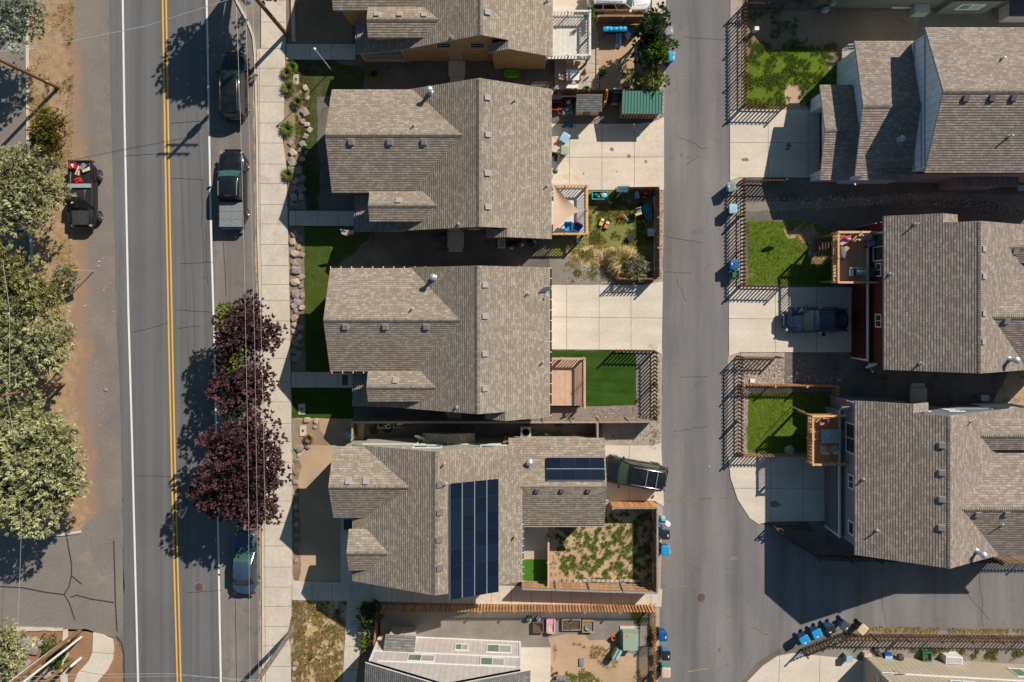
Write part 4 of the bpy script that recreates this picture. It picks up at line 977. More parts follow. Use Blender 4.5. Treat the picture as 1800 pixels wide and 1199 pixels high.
# ---- stepped house top right
def stepped_house():
    O = P(1657,160,8.6); O = (O.x, O.y)
    h = House('house', 'blue grey stepped house at upper right with low garage roof', O)
    def L(px, py, z): return h.to_local(P(px, py, z))
    r = MB(); c = []
    n = L(1626,48,6.3); s_ = L(1624,304,6.3); zb = 8.6; half = (n.y-s_.y)/2; yc = (n.y+s_.y)/2; slb = (8.6-6.3)/half
    h.gable(r, 'x', yc, zb, slb, n.x, 14, s_.y, n.y, cap=c)
    n2 = L(1502,72,4.1); s2 = L(1512,317,4.1); half2 = (n2.y-s2.y)/2; yc2 = (n2.y+s2.y)/2; sl2 = 1.4/half2
    h.gable(r, 'x', yc2, 5.5, sl2, n2.x, n.x+.6, s2.y, n2.y, cap=c, cap_end=.5)
    n3 = L(1441,149,3.0); s3 = L(1441,317,3.0); half3 = (n3.y-s3.y)/2; yc3 = (n3.y+s3.y)/2; sl3 = 1.0/half3
    h.gable(r, 'x', yc3, 4.0, sl3, n3.x, n2.x+.55, s3.y, n3.y, cap=c, cap_end=.5)
    ro = r.build('roof', [K['shingle_r'], K['fascia_b']], h.root); [q.build('ridge_cap', [K['cap'], K['darkvent']], ro) for q in c]
    w = MB()
    xw1 = n.x+.14; xw2 = n2.x+.4; xw3 = L(1424,200,0).x
    h.walls(w, 'x', yc, zb, slb, xw1, 13.6, s_.y+.4, n.y-.4)
    w.build('wall', K['blue_side'], h.root)
    w = MB(); h.walls(w, 'x', yc2, 5.5, sl2, xw2, xw1+.2, s2.y+.35, n2.y-.35); w.build('middle_wall', K['blue_side'], h.root)
    w = MB(); y0, y1 = s3.y+.35, n3.y-.35
    g0, g1 = y0+.55, y1-1.0
    # garage front with a deep door opening
    def quad(a, b2, c2, d): w.face([a, b2, c2, d], 0, [(p[1], p[2]) for p in (a, b2, c2, d)])
    zt = lambda y: 4.0-.17-sl3*abs(y-yc3)
    quad((xw3,y0,0),(xw3,g0,0),(xw3,g0,2.3),(xw3,y0,2.3)); quad((xw3,g1,0),(xw3,y1,0),(xw3,y1,2.3),(xw3,g1,2.3))
    w.face([(xw3,y0,2.3),(xw3,y1,2.3),(xw3,y1,zt(y1)),(xw3,yc3,zt(yc3)),(xw3,y0,zt(y0))], 0, [(y0,2.3),(y1,2.3),(y1,zt(y1)),(yc3,zt(yc3)),(y0,zt(y0))])
    w.face([(xw3,g0,0),(xw3+1.0,g0,0),(xw3+1.0,g0,2.3),(xw3,g0,2.3)], 0, [(0,0),(1,0),(1,2),(0,2)]); w.face([(xw3,g1,0),(xw3+1.0,g1,0),(xw3+1.0,g1,2.3),(xw3,g1,2.3)], 0, [(0,0),(1,0),(1,2),(0,2)])
    w.face([(xw3,g0,2.3),(xw3+1.0,g0,2.3),(xw3+1.0,g1,2.3),(xw3,g1,2.3)], 0, [(0,0),(1,0),(1,2),(0,2)])
    for y in (y0, y1): w.face([(xw3,y,0),(xw2+.3,y,0),(xw2+.3,y,zt(y)),(xw3,y,zt(y))], 0, [(xw3,0),(xw2,0),(xw2,2),(xw3,2)])
    w.build('garage_wall', K['blue_side'], h.root)
    d = MB(); d.box(xw3+.92, xw3+.98, g0, g1, .05, 2.3)
    for i in range(4): d.box(xw3+.89, xw3+.93, g0+.1, g1-.1, .12+i*.55, .58+i*.55)
    d.build('garage_door', K['dgrey'], h.root)
    # south side cladding and bay
    b = MB(); xs0 = xw3; ysb = s3.y+.33
    yb = L(1600,322,0).y
    h.flat_walls(b, L(1600,322,0).x-4.3, 13.6, yb, s_.y+.6, 0, 4.4); b.build('side_wall', K['plum_side'], h.root)
    b = MB(); bx0, bx1 = L(1648,330,0).x, L(1730,330,0).x; h.flat_walls(b, bx0, bx1, yb-.55, yb+.1, 0, 2.6); b.build('bay_wall', K['plum_side'], h.root)
    b = MB(); h.gable(b, 'y', (bx0+bx1)/2+.5, 3.15, .12, yb-.7, yb-.003, bx0-.1, bx1+.8, reg=False); b.build('bay_roof', [K['shingle_r'], K['fascia_b']], h.root)
    # small porch
    q0 = L(1478,88,0); q1 = L(1512,149,0)
    b = MB(); b.box(q0.x, q1.x+.5, q1.y, q0.y, 0, .25); b.build('porch_floor', K['walk'], h.root)
    b = MB(); b.bar((q0.x,q0.y,1.25),(q1.x+.4,q0.y+.2,1.25),.07,.07); b.bar((q0.x,q0.y,.4),(q1.x+.4,q0.y+.2,.4),.06,.06)
    for i in range(8): b.bar((q0.x+.2*i,q0.y+.025*i,.3),(q0.x+.2*i,q0.y+.025*i,1.25),.04,.04)
    b.build('porch_railing', K['fascia_b'], h.root)
    b = MB(); b.box(xw1-.05, xw1, s_.y+.4, n.y-.4, 4.55+.0, 4.7); 
    b.bar((xw1-.03, yc, 5.6), (xw1-.03, s_.y+.5, 5.6), .04, .1); b.bar((xw1-.03, n.y-.5, 6.05), (xw1-.03, s_.y+.5, 6.05), .05, .1); b.build('band_board', K['fascia_b'], h.root)
    for v in ((1697,174),(1743,173),(1781,173),(1479,241)): h.slab_vent(*v, 'darkvent')
    h.pipe(1761,103,.06,.4); h.pipe(1773,240,.06,.5); h.flue(1580,246,.6)
    p, gr = h.on_roof(1500, 314); h.dish((p.x, p.y+.1, p.z), R(-90), 1.3, .40, .35)
    return h
hR1 = stepped_house()

# ---- house beyond the top edge, its south wall in view
def top_house():
    O = G(1424,14)
    h = House('house', 'olive grey house at the top edge with shaded side wall', O)
    w = MB(); h.walls(w, 'x', 4.5, 6.0, .5, 0, 16.5, 0, 9); w.build('wall', K['olive_side'], h.root)
    r = MB(); c = []; h.gable(r, 'x', 4.5, 6.0, .5, -.4, 17, -.3, 9.3, cap=c)
    ro = r.build('roof', [K['shingle_r'], K['fascia']], h.root); [q.build('ridge_cap', [K['cap'], K['darkvent']], ro) for q in c]
    b = MB(); h.flat_walls(b, 9.6, 13.2, -.45, .05, 0, 2.8); b.build('bay_wall', K['olive_side'], h.root)
    b = MB(); b.box(9.4, 13.4, -.6, -.003, 2.8, 2.92); b.build('bay_roof', [K['shingle_r']], h.root)
    h.window('S', (11.4, -.45), 1.0, 1.6, .9, 'trim', 'green_glass')
    b = MB(); b.box(6.2, 9.0, -.05, -.003, .02, .2); b.build('band_board', K['trim'], h.root)
    b = MB(); h.flat_walls(b, 14.4, 17.4, -1.1, -.05, 0, 1.6); b.build('side_wall', K['beige_side'], h.root)
    b = MB(); b.box(14.2, 17.6, -1.25, .0, 1.6, 1.75); b.build('bay_roof', [K['dgrey']], h.root)
    b = MB(); b.box(1.0, 1.35, -.3, -.003, 1.2, 1.7); b.tube((1.2,-.06,.2),(1.2,-.06,1.2),.03); b.build('electric_meter', K['galv'], h.root)
    return h
hR0 = top_house()
def beige_house():
    a = G(1517,1152); b_ = G(1800,1168); rz = math.atan2(b_[1]-a[1], b_[0]-a[0])
    h = House('house', 'beige board sided house in the bottom right corner', a, rz)
    w = MB(); h.walls(w, 'x', -4.5, 7.4, .45, 0, 17, -9, 0); w.build('wall', K['beige_side'], h.root)
    r = MB(); c = []; h.gable(r, 'x', -4.5, 7.4, .45, -.3, 17.4, -9.3, .12, cap=c); ro = r.build('roof', [K['greyshingle'], K['trim']], h.root); [q.build('ridge_cap', [K['cap'], K['darkvent']], ro) for q in c]
    b = MB(); b.box(0.8, 16.9, 0, .045, 2.75, 2.92); b.box(-.05, 0, -8.9, -.2, 2.5, 2.65); b.build('band_board', K['trim'], h.root)
    h.window('N', (11.4, 0), .9, 1.7, 1.2, 'trim', 'green_glass'); h.window('N', (5.6, 0), 3.5, 1.7, 1.0, 'trim', 'green_glass'); h.window('N', (9.2, 0), 3.8, 1.4, .9, 'trim', 'green_glass')
    h.dish((1.3, .15, 2.4), R(-80), .9, .40, .6)
    b = MB(); b.tube((.05,.08,0),(.05,.08,3),.045,n=8); b.tube((-.07,-.6,2.9),(.05,.08,2.9),.045,n=8); b.tube((.05,.08,2.95),(1.2,.1,2.95),.04,n=8); b.build('conduit', K['pipe'], h.root)
    return h
hR4 = beige_house()
# ================================================================== FENCES AND DECKS
def fence(label, pts, h=1.5, mat='fence_b', gap=.155, bw=.125, z=0.0, cap=False, group=None, post_every=2.35, seed=0, railmat=None, name='fence'):
    """board fence along a surveyed polyline; gap 0 makes it solid; one child per panel and per post"""
    rd = random.Random(seed); random.seed(seed)
    W = [Vector(G(*p)) for p in pts]
    root = thing(name, label, 'fence', (W[0].x, W[0].y, 0), 0, group); o = (W[0].x, W[0].y, 0)
    rm = K[railmat or ('fence_g' if cap else mat)]
    posts = []
    for a, b_ in zip(W[:-1], W[1:]):
        d = b_-a; L = d.length; d.normalize(); nn = Vector((-d.y, d.x)); ang = math.atan2(d.y, d.x)
        m = MB(); n = max(1, int(L/(bw+gap)))
        for i in range(n):
            c = a + d*((i+.5)*L/n) + nn*.035
            hh = h + rd.uniform(-.012, .012); wob = rd.uniform(-.012, .012)
            m.cbox((c.x+d.x*wob, c.y+d.y*wob, z+.05+hh/2), bw if gap else L/n+.002, .02, hh-.05, ang+rd.uniform(-.02,.02))
        m.build('picket_panel' if gap else 'board_panel', K[mat], root, o)
        r = MB()
        for zz in ((.28, h-.25) if h < 1.7 else (.3, h*.5, h-.25)):
            r.bar((*(a - nn*.03), z+zz), (*(b_ - nn*.03), z+zz), .04, .09)
        if cap: r.bar((*a, z+h+.03), (*b_, z+h+.03), .14, .035)
        r.build('rail', rm, root, o)
        k = max(1, round(L/post_every))
        for i in range(k+1):
            p = a + d*(L*i/k)
            if all((p-q).length > .3 for q in posts):
                posts.append(p)
                q = MB(); q.cbox((p.x-nn.x*.06, p.y-nn.y*.06, z+(h+.06)/2), .095, .095, h+.06, ang); q.cbox((p.x-nn.x*.06, p.y-nn.y*.06, z+h+.075), .125, .125, .03, ang)
                q.build('post', rm, root, o)
    return root
F1 = fence('dark picket fence around the upper right lawn beside the alley', [(1372,18),(1302,17),(1302,191),(1372,192)], seed=1)
F2 = fence('dark picket fence with three carts outside it below the upper driveway', [(1371,322),(1300,321),(1300,503),(1372,504)], seed=2)
F3 = fence('dark picket fence beside the alley around the pebble strip and lawn', [(1364,628),(1296,627),(1296,797)], seed=3)
F3b = fence('golden cedar picket fence between pebble bed and lawn', [(1298,674),(1461,676),(1461,722)], 1.4, 'fence_o', .1, seed=4)
F3c = fence('low grey rail fence between lawn and shaded lower driveway', [(1298,797),(1413,797)], 1.3, 'fence_t', .13, seed=5)
F4 = fence('dark picket fence at the corner of the deep green lawn', [(1080,615),(1149,616),(1149,735)], 1.5, seed=6)
F4b = fence('long solid cedar fence between the two brown roofed houses', [(1149,735),(1050,735.5),(905,736),(627,736)], 1.8, 'fence_o', 0, cap=True, seed=7)
F4c = fence('short grey capped fence end beside the pale side wall', [(628,737),(628,766)], 1.8, 'fence_b', 0, cap=True, seed=8)
F4d = fence('short solid fence divider behind the orange traffic cone', [(1046,738),(1046,766)], 1.8, 'fence_t', 0, cap=True, seed=9)
F5 = fence('solid orange cedar fence around the patchy weed yard', [(1072,882),(1148,882),(1148,1027),(918,1020)], 1.8, 'fence_o', 0, cap=True, seed=10)
F5b = fence('reddish dividing fence between green turf and patchy yard', [(963,938),(963,1021)], 1.2, 'fence_b', 0, cap=True, railmat='deck_t', seed=11)
F6 = fence('bright orange picket fence around the gravel back yard', [(663,1120),(668,1063),(905,1062),(1146,1063),(1146,1300)], 1.5, 'fence_o', .11, seed=12)
F7 = fence('dark picket fence behind the row of five leaning carts', [(1407,1140),(1474,1113),(1640,1115),(1900,1118),(2050,1120)], 1.45, seed=13)
F8 = fence('dark picket fence curving round the corner in house shadow', [(1418,924),(1355,922),(1391,949),(1431,974),(1485,977),(1740,980)], 1.4, seed=14)
F8b = fence('yellowish picket fence at right edge beyond the house corner', [(1742,980),(1960,980)], 1.4, 'fence_t', .13, seed=15)
F9 = fence('brown board fence between parked white car and play yard', [(1047,43),(1134,43)], 1.8, 'fence_t', 0, cap=True, seed=16, railmat='fence_t')
F9b = fence('brown board fence behind the two small sheds', [(972,169),(1150,169),(1150,100),(1150,45)], 1.8, 'fence_b', 0, seed=17)
F10 = fence('brown board fence around the toy cluttered yard', [(1078,336),(1151,335),(1151,490)], 1.8, 'fence_t', 0, seed=18)
F10b = fence('open picket fence between dry grasses and the clean driveway', [(1151,491),(1084,491)], 1.5, 'fence_t', .12, seed=19)
F11 = fence('short board fence stub between the sheds', [(1063,170),(1060,190)], 1.8, 'fence_o', 0, seed=20)

def deck(label, x0, y0, x1, y1, z, mat, rmat, sides, rail=1.0, boards_x=True, stairs=None, seed=0, skirt=True):
    """timber deck; x0..y1 are the surveyed floor corners at height z; sides e.g. 'NES' carry railings"""
    random.seed(seed)
    a = P(x0, y1, z); b_ = P(x1, y0, z)
    root = thing('timber_deck', label, 'deck', (a.x, a.y, 0)); o = (a.x, a.y, 0)
    m = MB(); n = int((b_.x-a.x)/.14) if not boards_x else int((b_.x-a.x)/.14)
    for i in range(n):
        w = (b_.x-a.x)/n; m.box(a.x+i*w+.004, a.x+(i+1)*w-.004, a.y, b_.y, z-.03, z)
    m.box(a.x+.01, b_.x-.01, a.y+.01, b_.y-.01, z-.22, z-.035, 1)
    m.build('deck_floor', [K[mat], K['wood']], root, o)
    for x, y in ((a.x+.1,a.y+.1),(b_.x-.1,a.y+.1),(b_.x-.1,b_.y-.1),(a.x+.1,b_.y-.1)):
        q = MB(); q.box(x-.07, x+.07, y-.07, y+.07, 0, z-.22); q.build('deck_leg', K['wood'], root, o)
    runs = {'N': ((a.x,b_.y),(b_.x,b_.y)), 'S': ((a.x,a.y),(b_.x,a.y)), 'E': ((b_.x,a.y),(b_.x,b_.y)), 'W': ((a.x,a.y),(a.x,b_.y))}
    done = []
    for sd in sides:
        p, q = map(Vector, runs[sd]); d = q-p; L = d.length; d.normalize(); ang = math.atan2(d.y, d.x)
        r = MB()
        r.bar((*p, z+rail), (*q, z+rail), .14, .04); r.bar((*p, z+rail-.1), (*q, z+rail-.1), .04, .08); r.bar((*p, z+.1), (*q, z+.1), .04, .08)
        nb = int(L/.23)
        for i in range(nb): c = p + d*((i+.5)*L/nb); r.cbox((c.x, c.y, z+rail/2), .06, .05, rail-.1, ang)
        r.build('railing', K[rmat], root, o)
        k = max(1, round(L/1.9))
        for i in range(k+1):
            c = p + d*(L*i/k)
            if all((c-e).length > .3 for e in done):
                done.append(c); q2 = MB(); q2.cbox((c.x, c.y, z+(rail-.15)/2), .1, .1, rail+.25, ang); q2.cbox((c.x, c.y, z+rail+.06), .14, .14, .03, ang); q2.build('post', K[rmat], root, o)
    return root
deck('pale grey deck with white railings beside the mustard tan house', 960, 28, 1035, 104, 1.5, 'deck_g', 'rail_w', 'NES', seed=31)
deck('white floored deck under a tan shade sail', 955, 330, 1030, 413, .95, 'rail_w', 'rail_o', 'NES', seed=32)
deck('pinkish tan deck facing the deep green lawn', 950, 629, 1026, 713, .8, 'deck_t', 'deck_t', 'NE', seed=33)
deck('high brown deck with grill and toys beside the red house', 1464, 410, 1545, 497, 2.7, 'deck_b', 'rail_o', 'NWS', seed=34)
deck('high brown deck with outdoor dining set beside the grey house', 1420, 728, 1500, 812, 2.6, 'deck_b', 'rail_o', 'NWS', seed=35)
# low edging along the pink deck's open side
def stair(label, x0, y0, x1, y1, z, n, mat):
    a = P(x0,y1,0); b_ = P(x1,y0,0); root = thing('deck_stairs', label, 'stairs', (a.x, a.y, 0))
    for i in range(n):
        m = MB(); w = (b_.x-a.x)/n; m.box(a.x+i*w, a.x+(i+1)*w-.02, a.y, b_.y, z*(i+1)/(n+1)-.05, z*(i+1)/(n+1)); m.build('tread', K[mat], root, (a.x,a.y,0))
    for y in (a.y-.05, b_.y+.01):
        m = MB(); m.bar((a.x,y,.1),(b_.x,y,z-.1),.05,.22); m.build('stringer', K[mat], root, (a.x,a.y,0))
    return root
stair('reddish wooden stair leading up to the high deck with toys', 1432, 422, 1456, 440, 2.7, 9, 'fence_b')

# ================================================================== SHEDS
def shed_grey():
    a = P(1013,195,2.1); b_ = P(1059,166,2.3); root = thing('garden_shed', 'small timber shed with grey shingle lean-to roof', 'shed', (a.x, a.y, 0)); o = (a.x,a.y,0)
    w = MB(); x0,x1,y0,y1 = a.x+.1, b_.x-.12, a.y+.15, b_.y-.08
    for (p,q,h0,h1) in (((x0,y0),(x1,y0),1.95,1.95),((x1,y0),(x1,y1),1.95,2.25),((x1,y1),(x0,y1),2.25,2.25),((x0,y1),(x0,y0),2.25,1.95)):
        w.face([(*p,0),(*q,0),(*q,h1),(*p,h0)], 0)
    w.build('wall', K['rail_o'], root, o)
    r = MB(); r.face([(a.x,a.y,2.0),(b_.x,a.y,2.0),(b_.x,b_.y,2.42),(a.x,b_.y,2.42)],0,[(0,1.3),(2,1.3),(2,0),(0,0)]); r.face([(a.x,a.y,1.9),(b_.x,a.y,1.9),(b_.x,b_.y,2.32),(a.x,b_.y,2.32)],1)
    for p,q in (((a.x,a.y,2.0),(b_.x,a.y,2.0)),((b_.x,a.y,2.0),(b_.x,b_.y,2.42)),((b_.x,b_.y,2.42),(a.x,b_.y,2.42)),((a.x,b_.y,2.42),(a.x,a.y,2.0))):
        r.face([p,q,(q[0],q[1],q[2]-.1),(p[0],p[1],p[2]-.1)],1)
    r.build('roof', [K['greyshingle'],K['fascia']], root, o)
    d = MB(); xm = (x0+x1)/2; d.box(xm-.35,xm+.2,y0-.04,y0,.05,1.7); d.build('door', K['wood'], root, o)
def shed_green():
    a = P(1093,200,2.0); b_ = P(1165,160,2.25); root = thing('garden_shed', 'low shed with green ribbed metal roof by the alley', 'shed', (a.x,a.y,0)); o=(a.x,a.y,0)
    b = MB(); z0, z1 = 2.0, 2.3
    b.mesh([(a.x,a.y,z0-.05),(b_.x,a.y,z0-.05),(b_.x,b_.y,z1-.05),(a.x,b_.y,z1-.05),(a.x,a.y,z0),(b_.x,a.y,z0),(b_.x,b_.y,z1),(a.x,b_.y,z1)], [(0,3,2,1),(4,5,6,7),(0,1,5,4),(1,2,6,5),(2,3,7,6),(3,0,4,7)])
    n = 13
    for i in range(n+1):
        x = a.x+.03+(b_.x-a.x-.06)*i/n; b.bar((x,a.y,z0+.02),(x,b_.y,z1+.02),.035,.04)
    b.build('roof', K['greenmetal'], root, o)
    w = MB(); x0,x1,y0,y1 = a.x+.1,b_.x-.12,a.y+.12,b_.y-.1
    n = int((x1-x0)/.22)
    for i in range(n): x = x0+i*(x1-x0)/n; w.box(x,x+.11,y0-.02,y0,0.05,1.93)
    w.box(x0,x1,y0-.06,y0-.025,.3,.4); w.box(x0,x1,y0-.06,y0-.025,1.5,1.6)
    w.build('slat_wall', K['fence_t'], root, o)
    w = MB(); w.box(x0,x0+.04,y0,y1,0,1.95); w.box(x1-.04,x1,y0,y1,0,1.95); w.box(x0+.04,x1-.04,y1-.04,y1,0,2.15); w.build('wall', K['wood'], root, o)
shed_grey(); shed_green()
# ================================================================== VEHICLES  (local frame: x forward, y left)
def loft_profile(b, prof, W, shape, m=0):
    """side profile (x,z) swept across the width; shape(f, x, z) gives the moved (x, y, z)"""
    fr = [-1, -.985, -.95, -.88, -.6, -.3, 0, .3, .6, .88, .95, .985, 1]; n = len(prof)
    vs = [shape(f, x, z) for f in fr for x, z in prof]
    fs = [(i*n+j, i*n+(j+1)%n, (i+1)*n+(j+1)%n, (i+1)*n+j) for i in range(len(fr)-1) for j in range(n)]
    fs += [tuple(range(n)), tuple(range((len(fr)-1)*n, len(fr)*n))[::-1]]
    b.mesh(vs, fs, m)
def arch(cx, r, n=9):
    return [(cx + r*math.cos(math.pi*i/n), .30 + (r-.0)*math.sin(math.pi*i/n)) for i in range(n+1)]
def car(name, label, cat, at, head, L, W, H, paint, hood, cowl, roof0, roof1, rear, belt=.98, hoodz=1.0, wr=.37, kind='suv', glass='carglass', extra=None, lower=None, wheel_out=0.0):
    """hood/cowl/roof0/roof1/rear are x positions of the shut lines, front is +L/2"""
    root = thing(name, label, cat, (at[0], at[1], 0), head)
    xf, xr = L/2, -L/2
    fa, ra = xf - .19*L, xr + .2*L
    bed = kind == 'bed'
    top_rear = [(rear-.02, belt), (xr+.10, belt-.01)] if kind in ('sedan', 'bed') else [(xr+.10, belt)]
    if kind == 'sedan': top_rear = [(rear, belt+.03), (xr+.14, belt-.03)]
    prof = [(xf-.10, .30), (xf, .45), (xf-.01, .70), (xf-.10, hoodz-.14), (xf-.30, hoodz-.05), (cowl+.25, hoodz), (cowl, hoodz+.02), ((cowl+rear)/2, belt+.005)] + top_rear + [(xr+.01, belt-.22), (xr, .55), (xr+.08, .32)]
    prof += arch(ra, wr+.06)[::-1] + arch(fa, wr+.06)[::-1]
    hw = W/2
    def shape(f, x, z):
        a = abs(f); t = max(0, (abs(x)-L*.36)/(L*.14))
        w = hw*(1-.13*t*t)*(1 if z > .4 else .97)*(1-.03*max(0, (z-.6)))
        k = (0 if a < .9 else (a-.9)/.1)
        zz = z - (.10*k*k if z > .85 else 0) - (.03*a*a if z > .85 else 0)
        pl = .34*a*a*a*t + .10*k*k*t
        return (x - math.copysign(pl, x), f*w, zz)
    b = MB(); loft_profile(b, prof, W, shape)
    body = b.build('body', K[paint], root, smooth=True)
    if lower:
        b = MB()
        for sg in (-1, 1): b.box(xr+.35, xf-.4, sg*(hw-.0)-.02 if sg > 0 else -hw-.02, hw+.02 if sg > 0 else -hw+.02, .42, .72)
        b.build('lower_cladding', K[lower], root)
    # cabin
    wb, wt = hw-.06, hw-.20
    if kind == 'bed': wt = hw-.20
    zb = belt-.10
    def cab_shape(f, x, z):
        a = abs(f); tz = max(0, min(1, (z-zb)/(H-zb))); w = wb + (wt-wb)*tz
        k = 0 if a < .9 else (a-.9)/.1
        return (x - (.09*a*a if x > roof0-.01 else (-.20*a*a*a if x < roof1+.02 and kind != 'bed' else 0)), f*w, z - (.06*k*k + .035*a*a)*(1 if z > zb+.3 else 0))
    cp = [(cowl+.03, zb), (roof0+.02, H-.05), (roof0-.12, H-.005), ((roof0+roof1)/2, H+.015), (roof1+.12, H-.01), (roof1, H-.05), (rear, zb)]
    b = MB(); loft_profile(b, cp, W, cab_shape); b.build('cabin', K[paint], root, smooth=True)
    def quad(name2, pts, mat, thick=0.0):
        g = MB(); g.face(pts, 0); return g.build(name2, K[mat], root)
    def on(xa, za, xb_, zb_, t): return (xa+(xb_-xa)*t, za+(zb_-za)*t)
    # windscreen and rear window follow the sloped ends of the cabin
    def end_glass(x0, z0, x1, z1, sgn, t0, t1, nm, gm=None):
        g = MB(); n = 6
        for i in range(n):
            f0, f1 = -.9+1.8*i/n, -.9+1.8*(i+1)/n; pts = []
            for f, t in ((f0,t0),(f1,t0),(f1,t1),(f0,t1)):
                x, z = on(x0, z0, x1, z1, t); q = cab_shape(f, x, z); dx, dz = (z1-z0), (x0-x1)
                l = math.hypot(dx, dz); pts.append((q[0]+sgn*abs(dx)/l*.03, q[1], q[2]+abs(dz)/l*.03))
            g.face(pts, 0)
        g.build(nm, K[gm or glass], root)
    end_glass(cowl+.03, zb, roof0+.02, H-.05, 1, .20, .97, 'windscreen')
    end_glass(rear, zb, roof1, H-.05, -1, .26, .93, 'rear_window', 'darkglass')
    for sg in (-1, 1):
        cuts = [.0, .36, .70, 1] if kind == 'suv' else [.0, .5, 1]
        z0, z1 = belt+.0, H-.13
        def xs(z):
            t = (z-zb)/(H-.05-zb); return (cowl+.03+(roof0-cowl)*t-.10, rear+(roof1-rear)*t+.10)
        for c0, c1 in zip(cuts[:-1], cuts[1:]):
            pts = []
            for c, z in ((c0+.015,z0),(c1-.015,z0),(c1-.015,z1),(c0+.015,z1)):
                a0, a1 = xs(z); x = a0+(a1-a0)*c; q = cab_shape(sg, x, z); w = wb+(wt-wb)*(z-zb)/(H-zb)
                pts.append((x, sg*(w+.012), z))
            quad('side_window', pts, 'darkglass')
        # mirrors
        mm = MB(); mm.cbox((cowl-.25, sg*(hw+.10), belt+.08), .14, .22, .15, sg*.25); mm.bar((cowl-.2, sg*(hw-.08), belt), (cowl-.25, sg*(hw+.05), belt+.05), .05, .05); mm.build('wing_mirror', K[paint], root)
        for x in (roof0-.75, roof0-1.75):
            if x < rear+.3: continue
            q = MB(); q.box(x-.1, x+.1, sg*(hw-.005)-.012, sg*(hw-.005)+.02, belt-.16, belt-.12); q.build('door_handle', K['chrome'], root)
        hl = MB(); hl.cbox((xf-.27, sg*(hw-.27), hoodz-.19), .16, .34, .14, -sg*.7); hl.build('headlight', K['lamp_w'], root)
        tl = MB(); tl.cbox((xr+.13, sg*(hw-.15), belt-.18), .10, .16, .2, sg*.4); tl.build('tail_lamp', K['lamp_red'], root)
        for x in (fa, ra):
            t = MB(); yy = sg*(hw-.10+wheel_out); M = Matrix.Rotation(math.pi/2*-sg, 4, 'X')
            t.lathe([(wr*.6,-.12),(wr-.05,-.125),(wr,-.08),(wr,.08),(wr-.05,.125),(wr*.6,.12)], (x, yy, wr), 22, M=M)
            to = t.build('wheel', K['rubber'], root, smooth=True)
            q = MB(); q.lathe([(.03,.06),(wr*.25,.07),(wr*.55,.05),(wr*.64,.128),(wr*.66,.10)], (x, yy, wr), 22, M=M)
            for i in range(5):
                a = 2*math.pi*i/5; v = M @ Vector((math.cos(a)*wr*.6, math.sin(a)*wr*.6, .10)); v0 = M @ Vector((0,0,.10)); q.bar(Vector((x,yy,wr))+v0, Vector((x,yy,wr))+v, .07, .05)
            q.build('rim', K['rim'], to)
    gr = MB(); gr.box(xf-.05, xf+.015, -hw*.55, hw*.55, .62, hoodz-.2); gr.build('grille', K['black'], root)
    bp = MB(); bp.box(xf-.14, xf+.02, -hw*.66, hw*.66, .42, .55); bp.build('bumper', K[paint], root)
    bp = MB(); bp.box(xr-.04, xr+.12, -hw*(.86 if kind=='bed' else .66), hw*(.86 if kind=='bed' else .66), .46, .62); bp.build('bumper', K['chrome' if kind in ('bed',) else paint], root)
    # wipers along the cowl
    wp = MB()
    for y0, y1 in ((-.62,.02),(-.02,.62)): wp.bar((cowl+.02, y0, hoodz+.03), (cowl-.05, y1, hoodz+.08), .03, .02)
    wp.build('wiper', K['black'], root)
    hd = MB()
    for sg in (-1, 1): hd.bar((xf-.35, sg*.45, hoodz-.035), (cowl+.3, sg*.56, hoodz+.012), .05, .02)
    hd.build('hood_crease', K[paint], body)
    return root
def rails(root, x0, x1, y, H, mat='chrome', bars=()):
    for sg in (-1, 1):
        b = MB(); b.path([(x0,sg*y,H-.02),(x0-.12,sg*y,H+.07),(x1+.12,sg*y,H+.07),(x1,sg*y,H-.02)], .022, 8); b.build('roof_rail', K[mat], root, smooth=True)
    for x in bars:
        b = MB(); b.bar((x,-y,H+.075),(x,y,H+.075),.07,.03); b.build('roof_bar', K[mat], root)
N_, S_, E_, W_ = math.pi/2, -math.pi/2, 0, math.pi
at = G(417,157)
v = car('parked_car', 'black sport utility vehicle parked nearest the utility pole', 'car', at, N_, 5.15, 1.98, 1.82, 'p_black', 1.5, 1.25, .62, -2.2, -2.47, 1.08, 1.04)
rails(v, .35, -1.95, .62, 1.82)
b = MB()
for i in range(9): b.box(-1.9,-.5,-.46+i*.115-.012,-.46+i*.115+.012,1.835,1.85)
b.build('roof_rib', K['p_black'], v)
b = MB(); b.box(-.4,.3,-.4,.4,1.825,1.842); b.build('sunroof', K['darkglass'], v)
# crew cab pickup with a hard bed cover
v = car('pickup_truck', 'black crew cab pickup with grey panelled bed cover', 'pickup truck', G(415,335), N_, 5.95, 2.02, 1.88, 'p_black', 1.8, 1.45, .78, -.72, -.95, 1.12, 1.08, wr=.41, kind='bed')
b = MB()
for i, (x0, x1) in enumerate(((-1.72,-1.1),(-2.30,-1.74),(-2.88,-2.32))):
    for y0, y1 in ((-.83,-.015),(.015,.83)): b.box(x0, x1, y0, y1, 1.13, 1.165)
b.box(-2.9,-1.05,-.87,.87,1.09,1.135); b.build('bed_cover', K['grey'], v)
b = MB(); b.box(-.66,-.60,-.2,.2,1.82,1.87); b.build('brake_light', K['lamp_red'], v)
for sg in (-1,1):
    b = MB(); b.bar((.45,sg*.68,1.86),(-.6,sg*.68,1.86),.03,.03); b.build('drip_rail', K['galv'], v)
